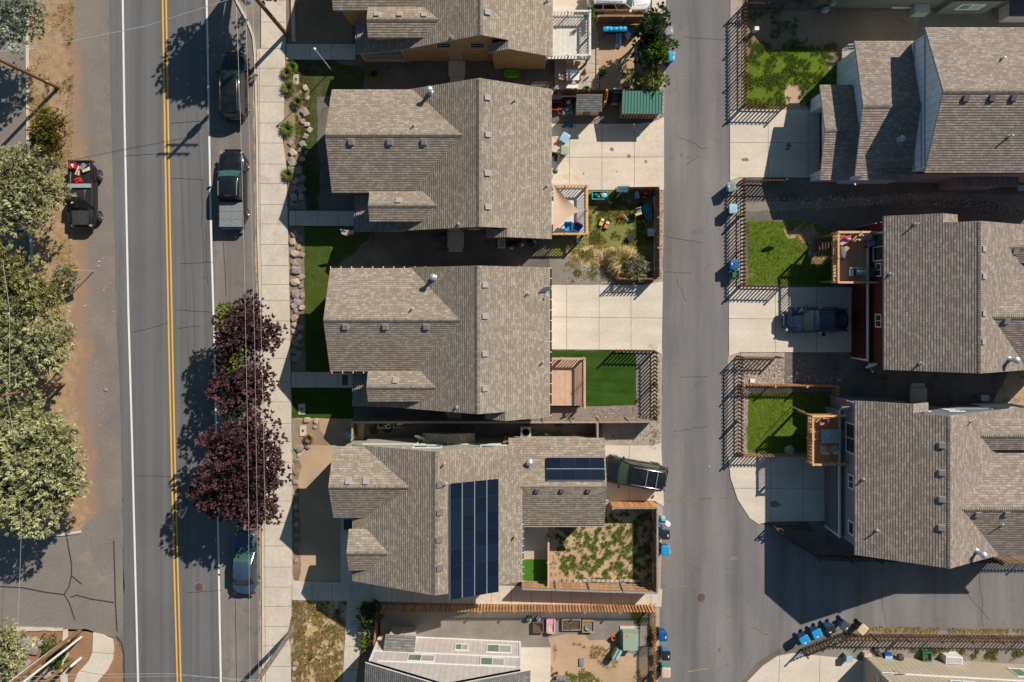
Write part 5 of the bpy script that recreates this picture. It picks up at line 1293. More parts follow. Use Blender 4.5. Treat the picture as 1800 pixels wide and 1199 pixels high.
# old open-bed pickup with fat tyres
v = car('pickup_truck', 'dusty black old pickup with red junk in its open bed', 'pickup truck', G(156,345), S_, 5.1, 1.78, 1.78, 'p_dusty', 1.5, 1.15, .62, -.25, -.42, 1.12, 1.12, wr=.43, kind='bed', glass='darkglass', wheel_out=.22)
b = MB(); b.box(1.25,2.28,-.62,.62,1.125,1.14); b.build('hood_panel', K['p_hood'], v)
b = MB(); b.box(-2.45,-.48,-.80,.80,1.03,1.09,1); b.box(-2.45,-.48,.80,.87,1.03,1.24); b.box(-2.45,-.48,-.87,-.80,1.03,1.24); b.box(-2.53,-2.45,-.87,.87,1.03,1.24); b.build('cargo_bed', [K['p_dusty'], K['wood']], v)
b = MB(); b.box(-.76,-.46,-.86,.86,1.2,1.36); b.build('toolbox', K['galv'], v)
for sg in (-1,1):
    for x in (1.58,-1.53):
        b = MB(); b.cbox((x,sg*.97,.92),1.0,.2,.05); b.build('fender_flare', K['black'], v)
at = G(156,345)
def inbed(x, y, z): # bed coordinates to world (truck faces down the picture)
    return Vector((at[0]+y, at[1]-x, z))
t = thing('milk_crate', 'red plastic crate in the corner of the open truck bed', 'crate', inbed(-2.15,-.52,1.09)); b = MB()
for q in ((-.2,.2,-.26,-.23,0,.3),(-.2,.2,.23,.26,0,.3),(-.2,-.17,-.23,.23,0,.3),(.17,.2,-.23,.23,0,.3),(-.17,.17,-.23,.23,0,.03)): b.box(*q)
b.build('crate_shell', K['red'], t); b = MB(); b.cbox((0,0,.12),.2,.3,.12,.5); b.build('rag', K['white'], t)
t = thing('fuel_can', 'red fuel can standing in the open truck bed', 'fuel can', inbed(-1.02,-.12,1.09), .3); b = MB(); b.cbox((0,0,.16),.38,.34,.3,tap=1.1); b.build('can_body', K['red'], t); b = MB(); b.path([(-.12,0,.3),(-.12,0,.38),(.12,0,.38),(.12,0,.3)],.025); b.build('handle', K['red'], t)
o = MB(); o.cbox((0,0,.12),.5,.32,.2,.6); o = tag(o.build('cooler_box', K['grey']), 'grey box tilted among boards in the truck bed', 'box'); o.location = inbed(-2.05,.22,1.09); o.rotation_euler = (.1,.1,.3)
for i, (x, y, a_, l_) in enumerate(((-1.8,-.25,1.2,.7),(-1.72,-.1,1.5,.65),(-1.85,.45,.5,.6),(-1.75,.5,.4,.55))):
    o = MB(); o.cbox((0,0,.03),l_,.12,.04); o = tag(o.build('wood_scrap', K['cream']), 'pale wood scrap lying in the truck bed', 'wood scrap', 'wood scraps in the truck bed'); o.location = inbed(x,y,1.1+.045*i); o.rotation_euler = (0,.05*i,a_)
# sedan
v = car('parked_car', 'slate blue sedan parked under the edge of the purple tree', 'car', G(436,984), N_, 4.75, 1.80, 1.42, 'p_blue', 1.4, 1.05, .22, -1.12, -1.75, .92, .90, wr=.33, kind='sedan')
# driveway suv
ang = math.atan2(.17, -.985)
v = car('parked_car', 'glossy black sport utility vehicle with roof bars on short driveway', 'car', G(1110,828), ang, 5.2, 1.98, 1.84, 'p_black', 1.5, 1.22, .55, -2.25, -2.48, 1.08, 1.04)
rails(v, .2, -2.0, .64, 1.84, 'steel', (-.85,-1.62))
b = MB(); b.box(-.35,.3,-.38,.38,1.845,1.862); b.build('sunroof', K['darkglass'], v)
v = car('parked_car', 'navy blue sport utility vehicle shaded on the red house driveway', 'car', G(1427,562), W_, 4.85, 1.90, 1.72, 'p_navy', 1.4, 1.08, .45, -2.05, -2.3, 1.02, .98)
rails(v, .1, -1.8, .62, 1.72, 'black')
b = MB(); b.box(2.39,2.46,-.42,.42,.66,.84); b.build('grille_bar', K['chrome'], v)
v = car('parked_car', 'white sport utility vehicle with tan lower body at the top edge', 'car', G(1086,5), E_, 4.9, 1.88, 1.80, 'p_white', 1.4, 1.05, .42, -2.1, -2.32, 1.06, 1.02, lower='p_tan')
rails(v, .1, -1.8, .6, 1.80, 'black')
b = MB(); b.box(-.1,.2,-.3,.3,1.825,1.842); b.build('sunroof', K['darkglass'], v)

# ================================================================== WHEELED CARTS
def make_cart():
    root = thing('wheeled_cart', 'cart', 'wheeled cart')
    b = MB(); prof = [(.19,.23,.06),(.24,.29,.55),(.285,.34,1.0),(.30,.355,1.02),(.30,.355,1.05)]
    vs = []
    for hx, hy, z in prof:
        for sx, sy in ((-1,-.82),(-.85,-1),(.85,-1),(1,-.82),(1,.82),(.85,1),(-.85,1),(-1,.82)): vs.append((sx*hx, sy*hy, z))
    fs = [(i*8+j, i*8+(j+1)%8, (i+1)*8+(j+1)%8, (i+1)*8+j) for i in range(len(prof)-1) for j in range(8)] + [tuple(range(8))[::-1]]
    b.mesh(vs, fs); body = b.build('cart_body', K['blue'], root)
    b = MB(); L = [(.315,.37,1.05),(.32,.375,1.075),(.29,.345,1.10),(.20,.25,1.115)]
    vs = []
    for hx, hy, z in L:
        for sx, sy in ((-1,-.8),(-.8,-1),(.8,-1),(1,-.8),(1,.8),(.8,1),(-.8,1),(-1,.8)): vs.append((sx*hx, sy*hy, z))
    fs = [(i*8+j, i*8+(j+1)%8, (i+1)*8+(j+1)%8, (i+1)*8+j) for i in range(len(L)-1) for j in range(8)] + [tuple(range(24,32)), tuple(range(8))[::-1]]
    b.mesh(vs, fs); b.bar((-.1,-.1,1.118),(-.1,.1,1.118),.2,.01); lid = b.build('lid', K['blue'], root)
    b = MB(); b.box(.14,.22,-.15,.02,1.108,1.118); b.build('label', K['white'], lid)
    b = MB(); b.tube((-.36,-.28,1.0),(-.36,.28,1.0),.02,n=8); b.bar((-.30,-.26,.98),(-.36,-.26,1.0),.05,.05); b.bar((-.30,.26,.98),(-.36,.26,1.0),.05,.05); b.build('handle', K['blue'], root)
    for sy in (-1,1):
        b = MB(); b.lathe([(.03,-.03),(.12,-.03),(.125,0),(.12,.03),(.03,.03)], (-.25,sy*.27,.125), 14, M=Matrix.Rotation(math.pi/2,4,'X')); b.build('wheel', K['rubber'], root, smooth=True)
    return root
CART = make_cart(); first_cart = [True]
def cart(px, py, face, lid, body, label, h=1.1, tilt=0, lab=True, group=None):
    """px,py is where the lid is seen; face is the local front direction in degrees (0 = right of picture, 90 = up)"""
    p = P(px, py, h)
    if first_cart[0]: c = CART; first_cart[0] = False; c['label'] = label
    else: c = dup(CART, (0,0,0), 0, label)
    k = h/1.1
    c.location = (p.x, p.y, 0); c.rotation_euler = (0, 0, R(face)); c.scale = (k, k, k)
    for ch in c.children:
        nm = ch.name.split('.')[0]
        if nm == 'wheel': continue
        ch.data = ch.data.copy(); ch.data.materials[0] = K[lid if nm == 'lid' else body]
        if nm == 'lid':
            if tilt: ch.rotation_euler = (0, tilt, 0)
            if not lab:
                for g in list(ch.children): bpy.data.objects.remove(g)
    if group: c['group'] = group
    return c
cart(1176,53,10,'grey','blue','grey lidded blue cart nearest the leafy yard trees',1.1)
cart(1180,99,-5,'skyblue','blue','bright sky blue cart alone on the alley edge by the tree',1.1)
cart(993,242,-30,'paleblue','blue','faded blue cart turned askew on the stained driveway',1.1,lab=False)
cart(993,264,-5,'sage','green','pale green cart beside the faded blue cart',1.05,lab=False)
cart(1286,328,195,'grey','skyblue','grey lidded cart at the top corner of the picket fence',1.1)
cart(1289,367,180,'paleblue','blue','blue cart below the grey lidded cart by the picket fence',1.05)
cart(1291,465,180,'blue','blue','blue cart touching a small green cart by the picket fence',1.1)
cart(1293,482,180,'green','green','small dark green cart by the picket fence',.85,lab=False)
cart(1165,918,40,'skyblue','skyblue','blue cart heaped with white rubbish bags',1.05,lab=False)
cart(1170,940,0,'black','skyblue','black lidded blue cart beside the cart with rubbish bags',1.1)
cart(1170,968,0,'skyblue','blue','sky blue cart with cardboard under its lid',1.1,lab=False)
cart(1166,1119,0,'blue','blue','dark blue cart, uppermost of three beside the orange fence',1.1)
cart(1171,1153,0,'black','skyblue','black lidded blue cart, middle of three beside the orange fence',1.1)
cart(1171,1183,0,'cream','teal','cream lidded teal cart at the bottom of the alley',1.15,lab=False)
for i,(x,y,f,l_,bd,t) in enumerate(((1415,1126,-60,'skyblue','blue','bright blue cart at the left end of the leaning row'),(1437,1115,-65,'skyblue','blue','light blue cart, second from left in the leaning row'),(1460,1107,-75,'black','blue','black lidded blue cart in the middle of the leaning row'),(1486,1101,-35,'dgrey','blue','charcoal lidded blue cart with papers, fourth in the leaning row'),(1517,1107,-40,'cream','black','black cart under a cream lid at the right end of the row'))):
    cart(x,y,f,l_,bd,t,1.1,lab=i<4)
o = MB(); o.lathe([(.02,0),(.14,.01),(.15,.5),(.02,.52)],(0,0,0),14); o.cbox((0,0,.53),.2,.2,.02); o = tag(o.build('storage_tub', K['blue'], smooth=True), 'cobalt blue tub wedged beside the cream lidded cart','tub'); o.location = P(1154,1180,.5).xy.to_3d()
for i,(x,y,r,m) in enumerate(((1165,911,.22,'pebble'),(1173,921,.26,'white'),(1168,923,.2,'pebble'))):
    b = MB(); b.rock((0,0,0), r, r*1.1, r*.8, 91+i, 0, 3, i, .25); q = tag(b.build('rubbish_bag', K['white' if i != 0 else 'paleblue'], smooth=True), ['small pale blue bag on the heaped cart','large white bag on the heaped cart','crumpled white bag low on the heaped cart'][i], 'rubbish bag'); q.location = P(x,y,1.15+.08*(i%2))
b = MB(); b.cbox((0,0,0),.62,.62,.03,.25); q = tag(b.build('cardboard_sheet', K['card']), 'flat brown cardboard sticking out of the sky blue cart', 'cardboard'); q.location = P(1171.5,967,1.045)
# ================================================================== TREES, SHRUBS, ROCKS
def tuft(b, p, d, L, n, w, rd, spread=.7, m=0, rv=None):
    """a spray of narrow leaf blades fanning from p along d"""
    d = d.normalized(); up = Vector((0,0,1)) if abs(d.z) < .9 else Vector((1,0,0))
    a = d.cross(up).normalized(); c = a.cross(d)
    base = rd.random() if rv is None else rv
    for i in range(n):
        t = rd.uniform(0, 2*math.pi); s = spread*math.sqrt(rd.random())
        e = (d + a*math.cos(t)*s + c*math.sin(t)*s).normalized()
        l = L*rd.uniform(.6, 1.1); o = p + e*l*.12
        sd = e.cross(Vector((rd.uniform(-1,1), rd.uniform(-1,1), rd.uniform(-.2,1)))).normalized()*w*rd.uniform(.6,1.2)
        mid = o + e*l*.55
        b.face([o, mid+sd*.5, o+e*l, mid-sd*.5], m, rv=min(1, max(0, base*.75+rd.random()*.25)))
def crown(b, lumps, dens, L, n, w, seed, upbias=.5, low=-.35, m=0, spread=.7, inner=.25, gap=-.10):
    """sprays all over the outside (and some of the inside) of a set of overlapping lumps"""
    rd = random.Random(seed)
    for li, (cx, cy, cz, rx, ry, rz) in enumerate(lumps):
        area = 4*math.pi*((rx*ry)**1.6/3+(rx*rz)**1.6/3+(ry*rz)**1.6/3)**(1/1.6)
        tone = rd.uniform(-.18, .18)
        for i in range(int(area*dens)):
            z = rd.uniform(low, 1); t = rd.uniform(0, 2*math.pi); r = math.sqrt(max(0, 1-z*z)); u = Vector((r*math.cos(t), r*math.sin(t), z))
            nz = noise.noise(Vector((u.x*2.3+li*7, u.y*2.3, u.z*2.3+seed)))
            if nz < -.28: continue                          # gaps
            big = max(rx, ry) > .9
            cf = 1.75 if big else 3.2
            n2 = noise.noise(Vector(((cx+u.x*rx)*cf, (cy+u.y*ry)*cf, (cz+u.z*rz)*cf+seed)))
            k = 1 + .16*nz + .34*n2 + rd.uniform(-.06, .05)
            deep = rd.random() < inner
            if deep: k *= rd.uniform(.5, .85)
            elif n2 < gap: continue
            p = Vector((cx+u.x*rx*k, cy+u.y*ry*k, cz+u.z*rz*k))
            d = Vector((u.x/rx, u.y/ry, u.z/rz)).normalized() + Vector((rd.uniform(-.4,.4), rd.uniform(-.4,.4), upbias*rd.random()))
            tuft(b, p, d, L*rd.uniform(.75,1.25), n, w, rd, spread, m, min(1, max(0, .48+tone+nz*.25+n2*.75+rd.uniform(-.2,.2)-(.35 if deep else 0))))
def tree(name, label, cat, base, lumps, leaf, dens=9, L=.42, n=7, w=.13, seed=1, trunk_r=.2, spread=.7, upbias=.5, limbs=True, extra=None, group=None, inner=.25):
    """lumps: (px, py, z, rx, ry, rz), seen positions in the survey at height z"""
    bx, by = G(*base); root = thing(name, label, cat, (bx, by, 0), 0, group)
    LP = []
    for (px, py, z, rx, ry, rz) in lumps:
        p = P(px, py, z); LP.append((p.x-bx, p.y-by, z, rx, ry, rz))
    b = MB(); rd = random.Random(seed)
    top = max(l[2] for l in LP)
    pts = [Vector((0,0,0)), Vector((rd.uniform(-.1,.1), rd.uniform(-.1,.1), top*.3)), Vector((rd.uniform(-.3,.3), rd.uniform(-.3,.3), top*.65))]
    b.path(pts, [trunk_r*1.25, trunk_r, trunk_r*.6], 9)
    if limbs:
        for l in LP:
            s0 = pts[1].lerp(pts[2], rd.random()); e = Vector(l[:3]); md = s0.lerp(e, .5) + Vector((rd.uniform(-.2,.2), rd.uniform(-.2,.2), .2))
            b.path([s0, md, e], [trunk_r*.5, trunk_r*.32, trunk_r*.12], 6)
            for j in range(5):
                t = e + Vector((rd.uniform(-1,1)*l[3], rd.uniform(-1,1)*l[4], rd.uniform(-.2,.6)*l[5]))*.75
                b.path([md, md.lerp(t,.5)+Vector((0,0,.1)), t], [trunk_r*.2, trunk_r*.13, .015], 5)
    b.build('trunk', K['bark'], root, smooth=True)
    c = MB(); crown(c, LP, dens, L, n, w, seed, upbias, spread=spread, inner=inner)
    c.build('crown', K[leaf], root, recalc=False)
    if extra:
        for (nm, lf, lumps2, dens2, L2, n2, w2) in [(a, b_, [l_], d, e, f, g_) if a == 'sucker' else (a, b_, q, d, e, f, g_) for (a, b_, q, d, e, f, g_) in extra for l_ in (q if a == 'sucker' else [0])]:
            LP2 = []
            for (px, py, z, rx, ry, rz) in lumps2:
                p = P(px, py, z); LP2.append((p.x-bx, p.y-by, z, rx, ry, rz))
            c = MB(); crown(c, LP2, dens2, L2, n2, w2, seed+50, .6); c.build(nm, K[lf], root, recalc=False)
    return root
def clump(px, py, z, Rr, rz, k, seed, r=(.35,.6)):
    """k lumps filling a disc of radius Rr metres around the seen centre"""
    rd = random.Random(seed); out = [(px, py, z, Rr*.62, Rr*.62, rz)]
    for i in range(k):
        a = 2*math.pi*(i+rd.uniform(-.3,.3))/k; q = Rr*rd.uniform(.48,.72); rr = Rr*rd.uniform(*r)
        f = HC/(HC-z)
        out.append((px+math.cos(a)*q*S*f, py+math.sin(a)*q*S*f, z-rz*rd.uniform(.1,.5), rr, rr*rd.uniform(.8,1.1), rz*rd.uniform(.5,.8)))
    return out
# evergreens along the left edge
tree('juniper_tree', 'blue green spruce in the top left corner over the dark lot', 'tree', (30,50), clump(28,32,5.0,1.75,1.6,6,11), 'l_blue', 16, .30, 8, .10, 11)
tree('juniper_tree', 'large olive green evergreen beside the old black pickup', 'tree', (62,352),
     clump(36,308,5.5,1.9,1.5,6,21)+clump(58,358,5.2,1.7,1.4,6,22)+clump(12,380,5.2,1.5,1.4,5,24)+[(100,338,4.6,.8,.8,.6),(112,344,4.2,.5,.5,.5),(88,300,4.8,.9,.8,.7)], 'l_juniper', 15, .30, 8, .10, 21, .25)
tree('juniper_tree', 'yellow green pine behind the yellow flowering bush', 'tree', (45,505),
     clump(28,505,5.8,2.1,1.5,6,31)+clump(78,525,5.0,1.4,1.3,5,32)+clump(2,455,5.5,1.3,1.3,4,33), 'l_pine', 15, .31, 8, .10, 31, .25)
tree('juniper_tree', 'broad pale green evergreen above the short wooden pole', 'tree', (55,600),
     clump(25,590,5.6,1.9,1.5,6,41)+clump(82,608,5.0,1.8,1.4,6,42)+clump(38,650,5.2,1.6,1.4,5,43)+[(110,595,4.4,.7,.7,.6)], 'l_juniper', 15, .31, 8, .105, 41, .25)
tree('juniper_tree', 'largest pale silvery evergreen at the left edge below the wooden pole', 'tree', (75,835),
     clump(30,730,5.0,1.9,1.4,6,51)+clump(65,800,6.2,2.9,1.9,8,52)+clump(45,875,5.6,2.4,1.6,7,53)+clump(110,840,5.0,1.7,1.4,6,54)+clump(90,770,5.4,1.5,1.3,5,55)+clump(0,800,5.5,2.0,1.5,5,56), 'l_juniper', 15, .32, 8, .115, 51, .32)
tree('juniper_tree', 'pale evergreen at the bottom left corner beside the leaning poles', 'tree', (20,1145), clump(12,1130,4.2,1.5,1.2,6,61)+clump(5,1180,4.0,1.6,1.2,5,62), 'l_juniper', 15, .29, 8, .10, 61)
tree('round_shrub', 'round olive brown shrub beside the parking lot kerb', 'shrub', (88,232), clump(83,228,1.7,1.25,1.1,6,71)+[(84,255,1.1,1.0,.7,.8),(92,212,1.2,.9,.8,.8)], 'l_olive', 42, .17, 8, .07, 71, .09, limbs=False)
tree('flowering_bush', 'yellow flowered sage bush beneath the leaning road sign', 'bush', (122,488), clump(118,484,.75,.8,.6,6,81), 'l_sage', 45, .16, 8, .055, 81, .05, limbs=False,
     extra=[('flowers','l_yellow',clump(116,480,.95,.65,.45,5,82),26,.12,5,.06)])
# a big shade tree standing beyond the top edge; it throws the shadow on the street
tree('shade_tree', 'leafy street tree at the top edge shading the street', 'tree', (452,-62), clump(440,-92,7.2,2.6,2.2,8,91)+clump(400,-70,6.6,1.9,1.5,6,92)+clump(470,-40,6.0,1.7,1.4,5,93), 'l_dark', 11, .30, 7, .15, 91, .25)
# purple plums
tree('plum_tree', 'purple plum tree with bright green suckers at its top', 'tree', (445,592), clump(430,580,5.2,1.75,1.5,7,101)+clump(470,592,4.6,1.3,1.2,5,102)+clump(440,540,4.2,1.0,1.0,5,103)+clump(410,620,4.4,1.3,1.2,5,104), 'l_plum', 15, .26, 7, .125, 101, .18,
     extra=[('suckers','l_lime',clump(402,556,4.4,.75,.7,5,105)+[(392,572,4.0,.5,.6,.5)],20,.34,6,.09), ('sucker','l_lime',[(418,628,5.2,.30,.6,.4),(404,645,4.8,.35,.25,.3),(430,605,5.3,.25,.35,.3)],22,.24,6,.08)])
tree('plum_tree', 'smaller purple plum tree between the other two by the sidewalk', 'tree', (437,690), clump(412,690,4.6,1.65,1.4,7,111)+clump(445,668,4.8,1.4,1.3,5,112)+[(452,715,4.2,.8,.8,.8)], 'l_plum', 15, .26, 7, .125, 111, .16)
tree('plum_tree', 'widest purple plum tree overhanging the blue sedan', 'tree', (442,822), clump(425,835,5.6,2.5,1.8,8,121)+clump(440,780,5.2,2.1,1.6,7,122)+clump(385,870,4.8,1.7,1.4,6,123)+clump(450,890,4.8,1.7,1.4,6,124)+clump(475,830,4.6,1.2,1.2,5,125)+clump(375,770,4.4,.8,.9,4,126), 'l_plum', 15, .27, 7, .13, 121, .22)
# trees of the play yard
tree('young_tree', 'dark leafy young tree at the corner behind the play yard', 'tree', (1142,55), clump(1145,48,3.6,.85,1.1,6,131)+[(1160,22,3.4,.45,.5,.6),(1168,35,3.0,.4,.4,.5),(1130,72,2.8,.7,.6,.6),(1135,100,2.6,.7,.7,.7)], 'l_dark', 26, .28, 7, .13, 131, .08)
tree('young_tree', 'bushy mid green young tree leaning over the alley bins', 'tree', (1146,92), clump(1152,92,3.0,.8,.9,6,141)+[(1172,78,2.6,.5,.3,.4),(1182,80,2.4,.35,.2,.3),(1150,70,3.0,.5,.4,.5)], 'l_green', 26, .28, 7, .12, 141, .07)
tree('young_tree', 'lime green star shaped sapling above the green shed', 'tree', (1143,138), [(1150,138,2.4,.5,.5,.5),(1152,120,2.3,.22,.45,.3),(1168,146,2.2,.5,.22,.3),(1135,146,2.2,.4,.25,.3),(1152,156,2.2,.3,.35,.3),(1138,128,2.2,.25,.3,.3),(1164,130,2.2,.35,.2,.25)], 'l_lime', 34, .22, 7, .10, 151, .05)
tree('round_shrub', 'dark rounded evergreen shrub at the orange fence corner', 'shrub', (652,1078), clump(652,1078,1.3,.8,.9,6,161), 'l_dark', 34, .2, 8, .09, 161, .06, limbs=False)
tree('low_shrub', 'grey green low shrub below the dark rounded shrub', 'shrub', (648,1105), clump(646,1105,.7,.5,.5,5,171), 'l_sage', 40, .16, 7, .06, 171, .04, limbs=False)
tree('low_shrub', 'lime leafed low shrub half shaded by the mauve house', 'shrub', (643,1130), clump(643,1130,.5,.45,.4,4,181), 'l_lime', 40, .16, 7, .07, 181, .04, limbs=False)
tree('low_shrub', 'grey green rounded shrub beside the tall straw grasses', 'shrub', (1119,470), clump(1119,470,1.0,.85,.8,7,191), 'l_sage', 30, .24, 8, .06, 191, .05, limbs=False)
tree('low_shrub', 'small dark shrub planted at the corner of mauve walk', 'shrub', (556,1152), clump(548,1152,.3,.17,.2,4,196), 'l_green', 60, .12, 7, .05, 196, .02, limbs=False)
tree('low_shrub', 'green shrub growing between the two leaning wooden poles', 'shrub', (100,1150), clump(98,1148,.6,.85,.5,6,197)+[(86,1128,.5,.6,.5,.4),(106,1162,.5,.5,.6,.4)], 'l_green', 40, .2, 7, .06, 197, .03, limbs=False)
def grass_clump(label, px, py, r, h, leaf, n, seed, name='grass_clump', group=None):
    """tuft of long arching blades"""
    x, y = G(px, py); rd = random.Random(seed); b = MB()
    for i in range(n):
        t = rd.uniform(0, 2*math.pi); rr = r*.25*math.sqrt(rd.random()); o = Vector((rr*math.cos(t), rr*math.sin(t), 0)); t += rd.uniform(-.5,.5)
        l = r*rd.uniform(.55, 1.05); hh = h*rd.uniform(.6, 1.1); dv = Vector((math.cos(t), math.sin(t), 0)); sd = Vector((-dv.y, dv.x, 0))*.018*rd.uniform(.7,1.8)
        p = [o, o+dv*l*.3+Vector((0,0,hh*.8)), o+dv*l*.65+Vector((0,0,hh)), o+dv*l+Vector((0,0,hh*.72))]; rv = rd.random()
        for k in range(3):
            w0, w1 = 1-.25*k, 1-.25*(k+1)
            b.face([p[k]-sd*w0, p[k]+sd*w0, p[k+1]+sd*w1, p[k+1]-sd*w1], 0, rv=rv)
    o = b.build(name, K[leaf], None, recalc=False); o.location = (x, y, 0)
    return tag(o, label, 'grass', group)
grass_clump('big straw coloured fountain grass in the dry back yard', 1094, 462, 1.15, .9, 'l_straw', 700, 1)
grass_clump('smaller greenish fountain grass left of the big straw one', 1082, 457, .95, .8, 'l_weed', 260, 2)
for i,(x,y,r,lf,t) in enumerate(((509,156,.62,'l_weed','straw tipped bush at the top of the boulder bed'),(524,181,.45,'l_weed','small grass bush beside the lower white meter lid'),(506,227,.62,'l_grass','green bush at the sidewalk opposite the brown roofed house'),(508,308,.5,'l_grass','grass bush at the sidewalk above the dark boulders'),(506,130,.5,'l_weed','dry bush beside the sidewalk corner'),(515,96+24,.45,'l_grass','shaded bush near the first front walk'),
        (545,770,.4,'l_drygrass','dry grass tuft beside the fire ring boulders'),(768,0+108+25,.1,'l_weed','sprout'))):
    if i == 7: continue
    grass_clump(t, x, y, r, .5, lf, 200, 20+i)
grass_clump('shaded ornamental grass beside the tan porch steps', 658, 132, .6, .7, 'l_weed', 170, 40)
for i,(x,y) in enumerate(((893,768),(905,766),(960,766),(975,768),(985,767),(940,767))):
    grass_clump('weed tuft along the base of the pale side wall', x, y-3, .32, .35, 'l_weed', 60, 50+i, group='weed tufts along the pale side wall')
def scatter(name, poly, n, leaf, h, w, seed, blades=6, thr=None, sc=.5, level=0, r=.07):
    """loose short grass or weeds over a surveyed polygon, in patches; one object"""
    P2 = [Vector(G(*p)) for p in poly]; rd = random.Random(seed); b = MB()
    x0,x1 = min(p.x for p in P2), max(p.x for p in P2); y0,y1 = min(p.y for p in P2), max(p.y for p in P2)
    def inside(x, y):
        c = False
        for i in range(len(P2)):
            a, d = P2[i], P2[i-1]
            if (a.y > y) != (d.y > y) and x < (d.x-a.x)*(y-a.y)/(d.y-a.y)+a.x: c = not c
        return c
    k = 0
    for _ in range(n*12):
        if k >= n: break
        x, y = rd.uniform(x0,x1), rd.uniform(y0,y1)
        if not inside(x, y): continue
        nz = noise.noise(Vector((x*sc, y*sc, seed*3.3))) + .5*noise.noise(Vector((x*sc*2.7, y*sc*2.7, seed)))
        if thr is not None and nz < thr: continue
        k += 1; rv = rd.random()
        for j in range(blades):
            t = rd.uniform(0, 2*math.pi); rr = rd.uniform(0, r); o = Vector((x+rr*math.cos(t*3), y+rr*math.sin(t*3), level)); d = Vector((math.cos(t), math.sin(t), 0)); sd = Vector((-d.y, d.x, 0))*w
            hh = h*rd.uniform(.5,1.2); b.face([o-sd, o+sd, o+d*hh*rd.uniform(.5,1.1)+Vector((0,0,hh))], 0, rv=min(1,max(0,rv*.7+rd.random()*.3)))
    return tag(b.build(name, K[leaf], None, recalc=False), kind='stuff')
scatter('weedy_grass', [(975,900),(1145,900),(1145,1026),(1010,1028),(985,1000),(978,960)], 2700, 'l_grass', .11, .020, 3, 9, .0, 1.9, r=.11)
scatter('weedy_grass', [(966,895),(1146,885),(1146,1030),(966,1028)], 300, 'l_weed', .13, .018, 4, 7, .0, 1.1, r=.1)
scatter('dry_grass', [(514,1057),(610,1057),(602,1180),(596,1260),(512,1230)], 2300, 'l_drygrass', .16, .018, 5, 7, -.15, 1.3, r=.1)
scatter('weedy_grass', [(514,1057),(610,1057),(602,1180),(596,1260),(512,1230)], 260, 'l_grass', .13, .02, 6, 8, .1, 1.6, r=.09)
scatter('dry_grass', [(1000,420),(1145,420),(1145,488),(1080,495),(1000,490)], 1000, 'l_straw', .16, .016, 7, 6, -.2, 1.0, r=.1)
scatter('weedy_grass', [(1036,340),(1150,340),(1150,430),(1036,430)], 1700, 'l_weed', .13, .016, 8, 6, -.12, 1.0, r=.1)
scatter('weedy_grass', [(1000,440),(1050,440),(1050,496),(985,496)], 160, 'l_grass', .15, .02, 9, 8, .1, 1.2, r=.12)
scatter('weedy_grass', [(1312,78),(1470,78),(1482,150),(1425,185),(1312,190)], 1500, 'l_grass', .16, .022, 10, 8, -.02, 1.1, r=.12)
scatter('weedy_grass', [(1316,20),(1420,20),(1420,90),(1316,90)], 300, 'l_grass', .15, .02, 11, 8, .05, 1.0, r=.12)
scatter('dry_grass', [(1372,390),(1458,395),(1458,465),(1425,470)], 500, 'l_straw', .12, .016, 12, 6, -.1, 1.2, r=.1)
scatter('dry_grass', [(1480,1101),(1800,1106),(1900,1108),(1900,1114),(1480,1110)], 700, 'l_straw', .2, .014, 13, 6, -.2, .8, r=.09)
scatter('weedy_grass', [(1600,1140),(1800,1145),(1800,1160),(1620,1158)], 260, 'l_weed', .2, .02, 14, 8, .1, 1.0, r=.12)
scatter('dry_grass', [(50,0),(130,0),(125,520),(60,520)], 1500, 'l_straw', .15, .014, 15, 6, .02, .5, r=.12)
scatter('weedy_grass', [(70,10),(130,10),(128,300),(60,300)], 160, 'l_weed', .16, .02, 16, 8, .25, .7, r=.12)
scatter('dry_grass', [(1142,600),(1160,600),(1160,790),(1142,790)], 160, 'l_weed', .12, .014, 17, 6, .05, .9, r=.08)
scatter('dry_grass', [(975,1130),(1140,1130),(1140,1199),(975,1199)], 420, 'l_drygrass', .13, .014, 18, 6, .12, .8, r=.1)
scatter('weedy_grass', [(1108,1066),(1150,1062),(1150,1140),(1120,1110)], 220, 'l_weed', .2, .02, 19, 8, -.1, 1.0, r=.1)
scatter('weedy_grass', [(508,110),(545,120),(545,170),(535,340),(520,340),(520,200)], 600, 'l_weed', .15, .018, 20, 7, -.05, 1.0, r=.1)
scatter('weedy_grass', [(1050,120),(1130,120),(1130,160),(1050,160)], 160, 'l_grass', .15, .02, 22, 8, .1, 1.0, r=.1)
scatter('lawn_grass', [(1312,390),(1420,390),(1450,402),(1470,425),(1470,500),(1316,498)], 2600, 'l_lawn', .07, .014, 23, 5, None, 1, r=.12)
scatter('lawn_grass', [(1314,692),(1456,690),(1470,722),(1470,794),(1312,793)], 2400, 'l_lawn', .07, .014, 24, 5, None, 1, r=.12)
scatter('lawn_grass', [(535,400),(585,400),(585,470),(590,650),(537,650),(535,500)], 2200, 'l_lawn', .06, .012, 25, 5, None, 1, r=.12)
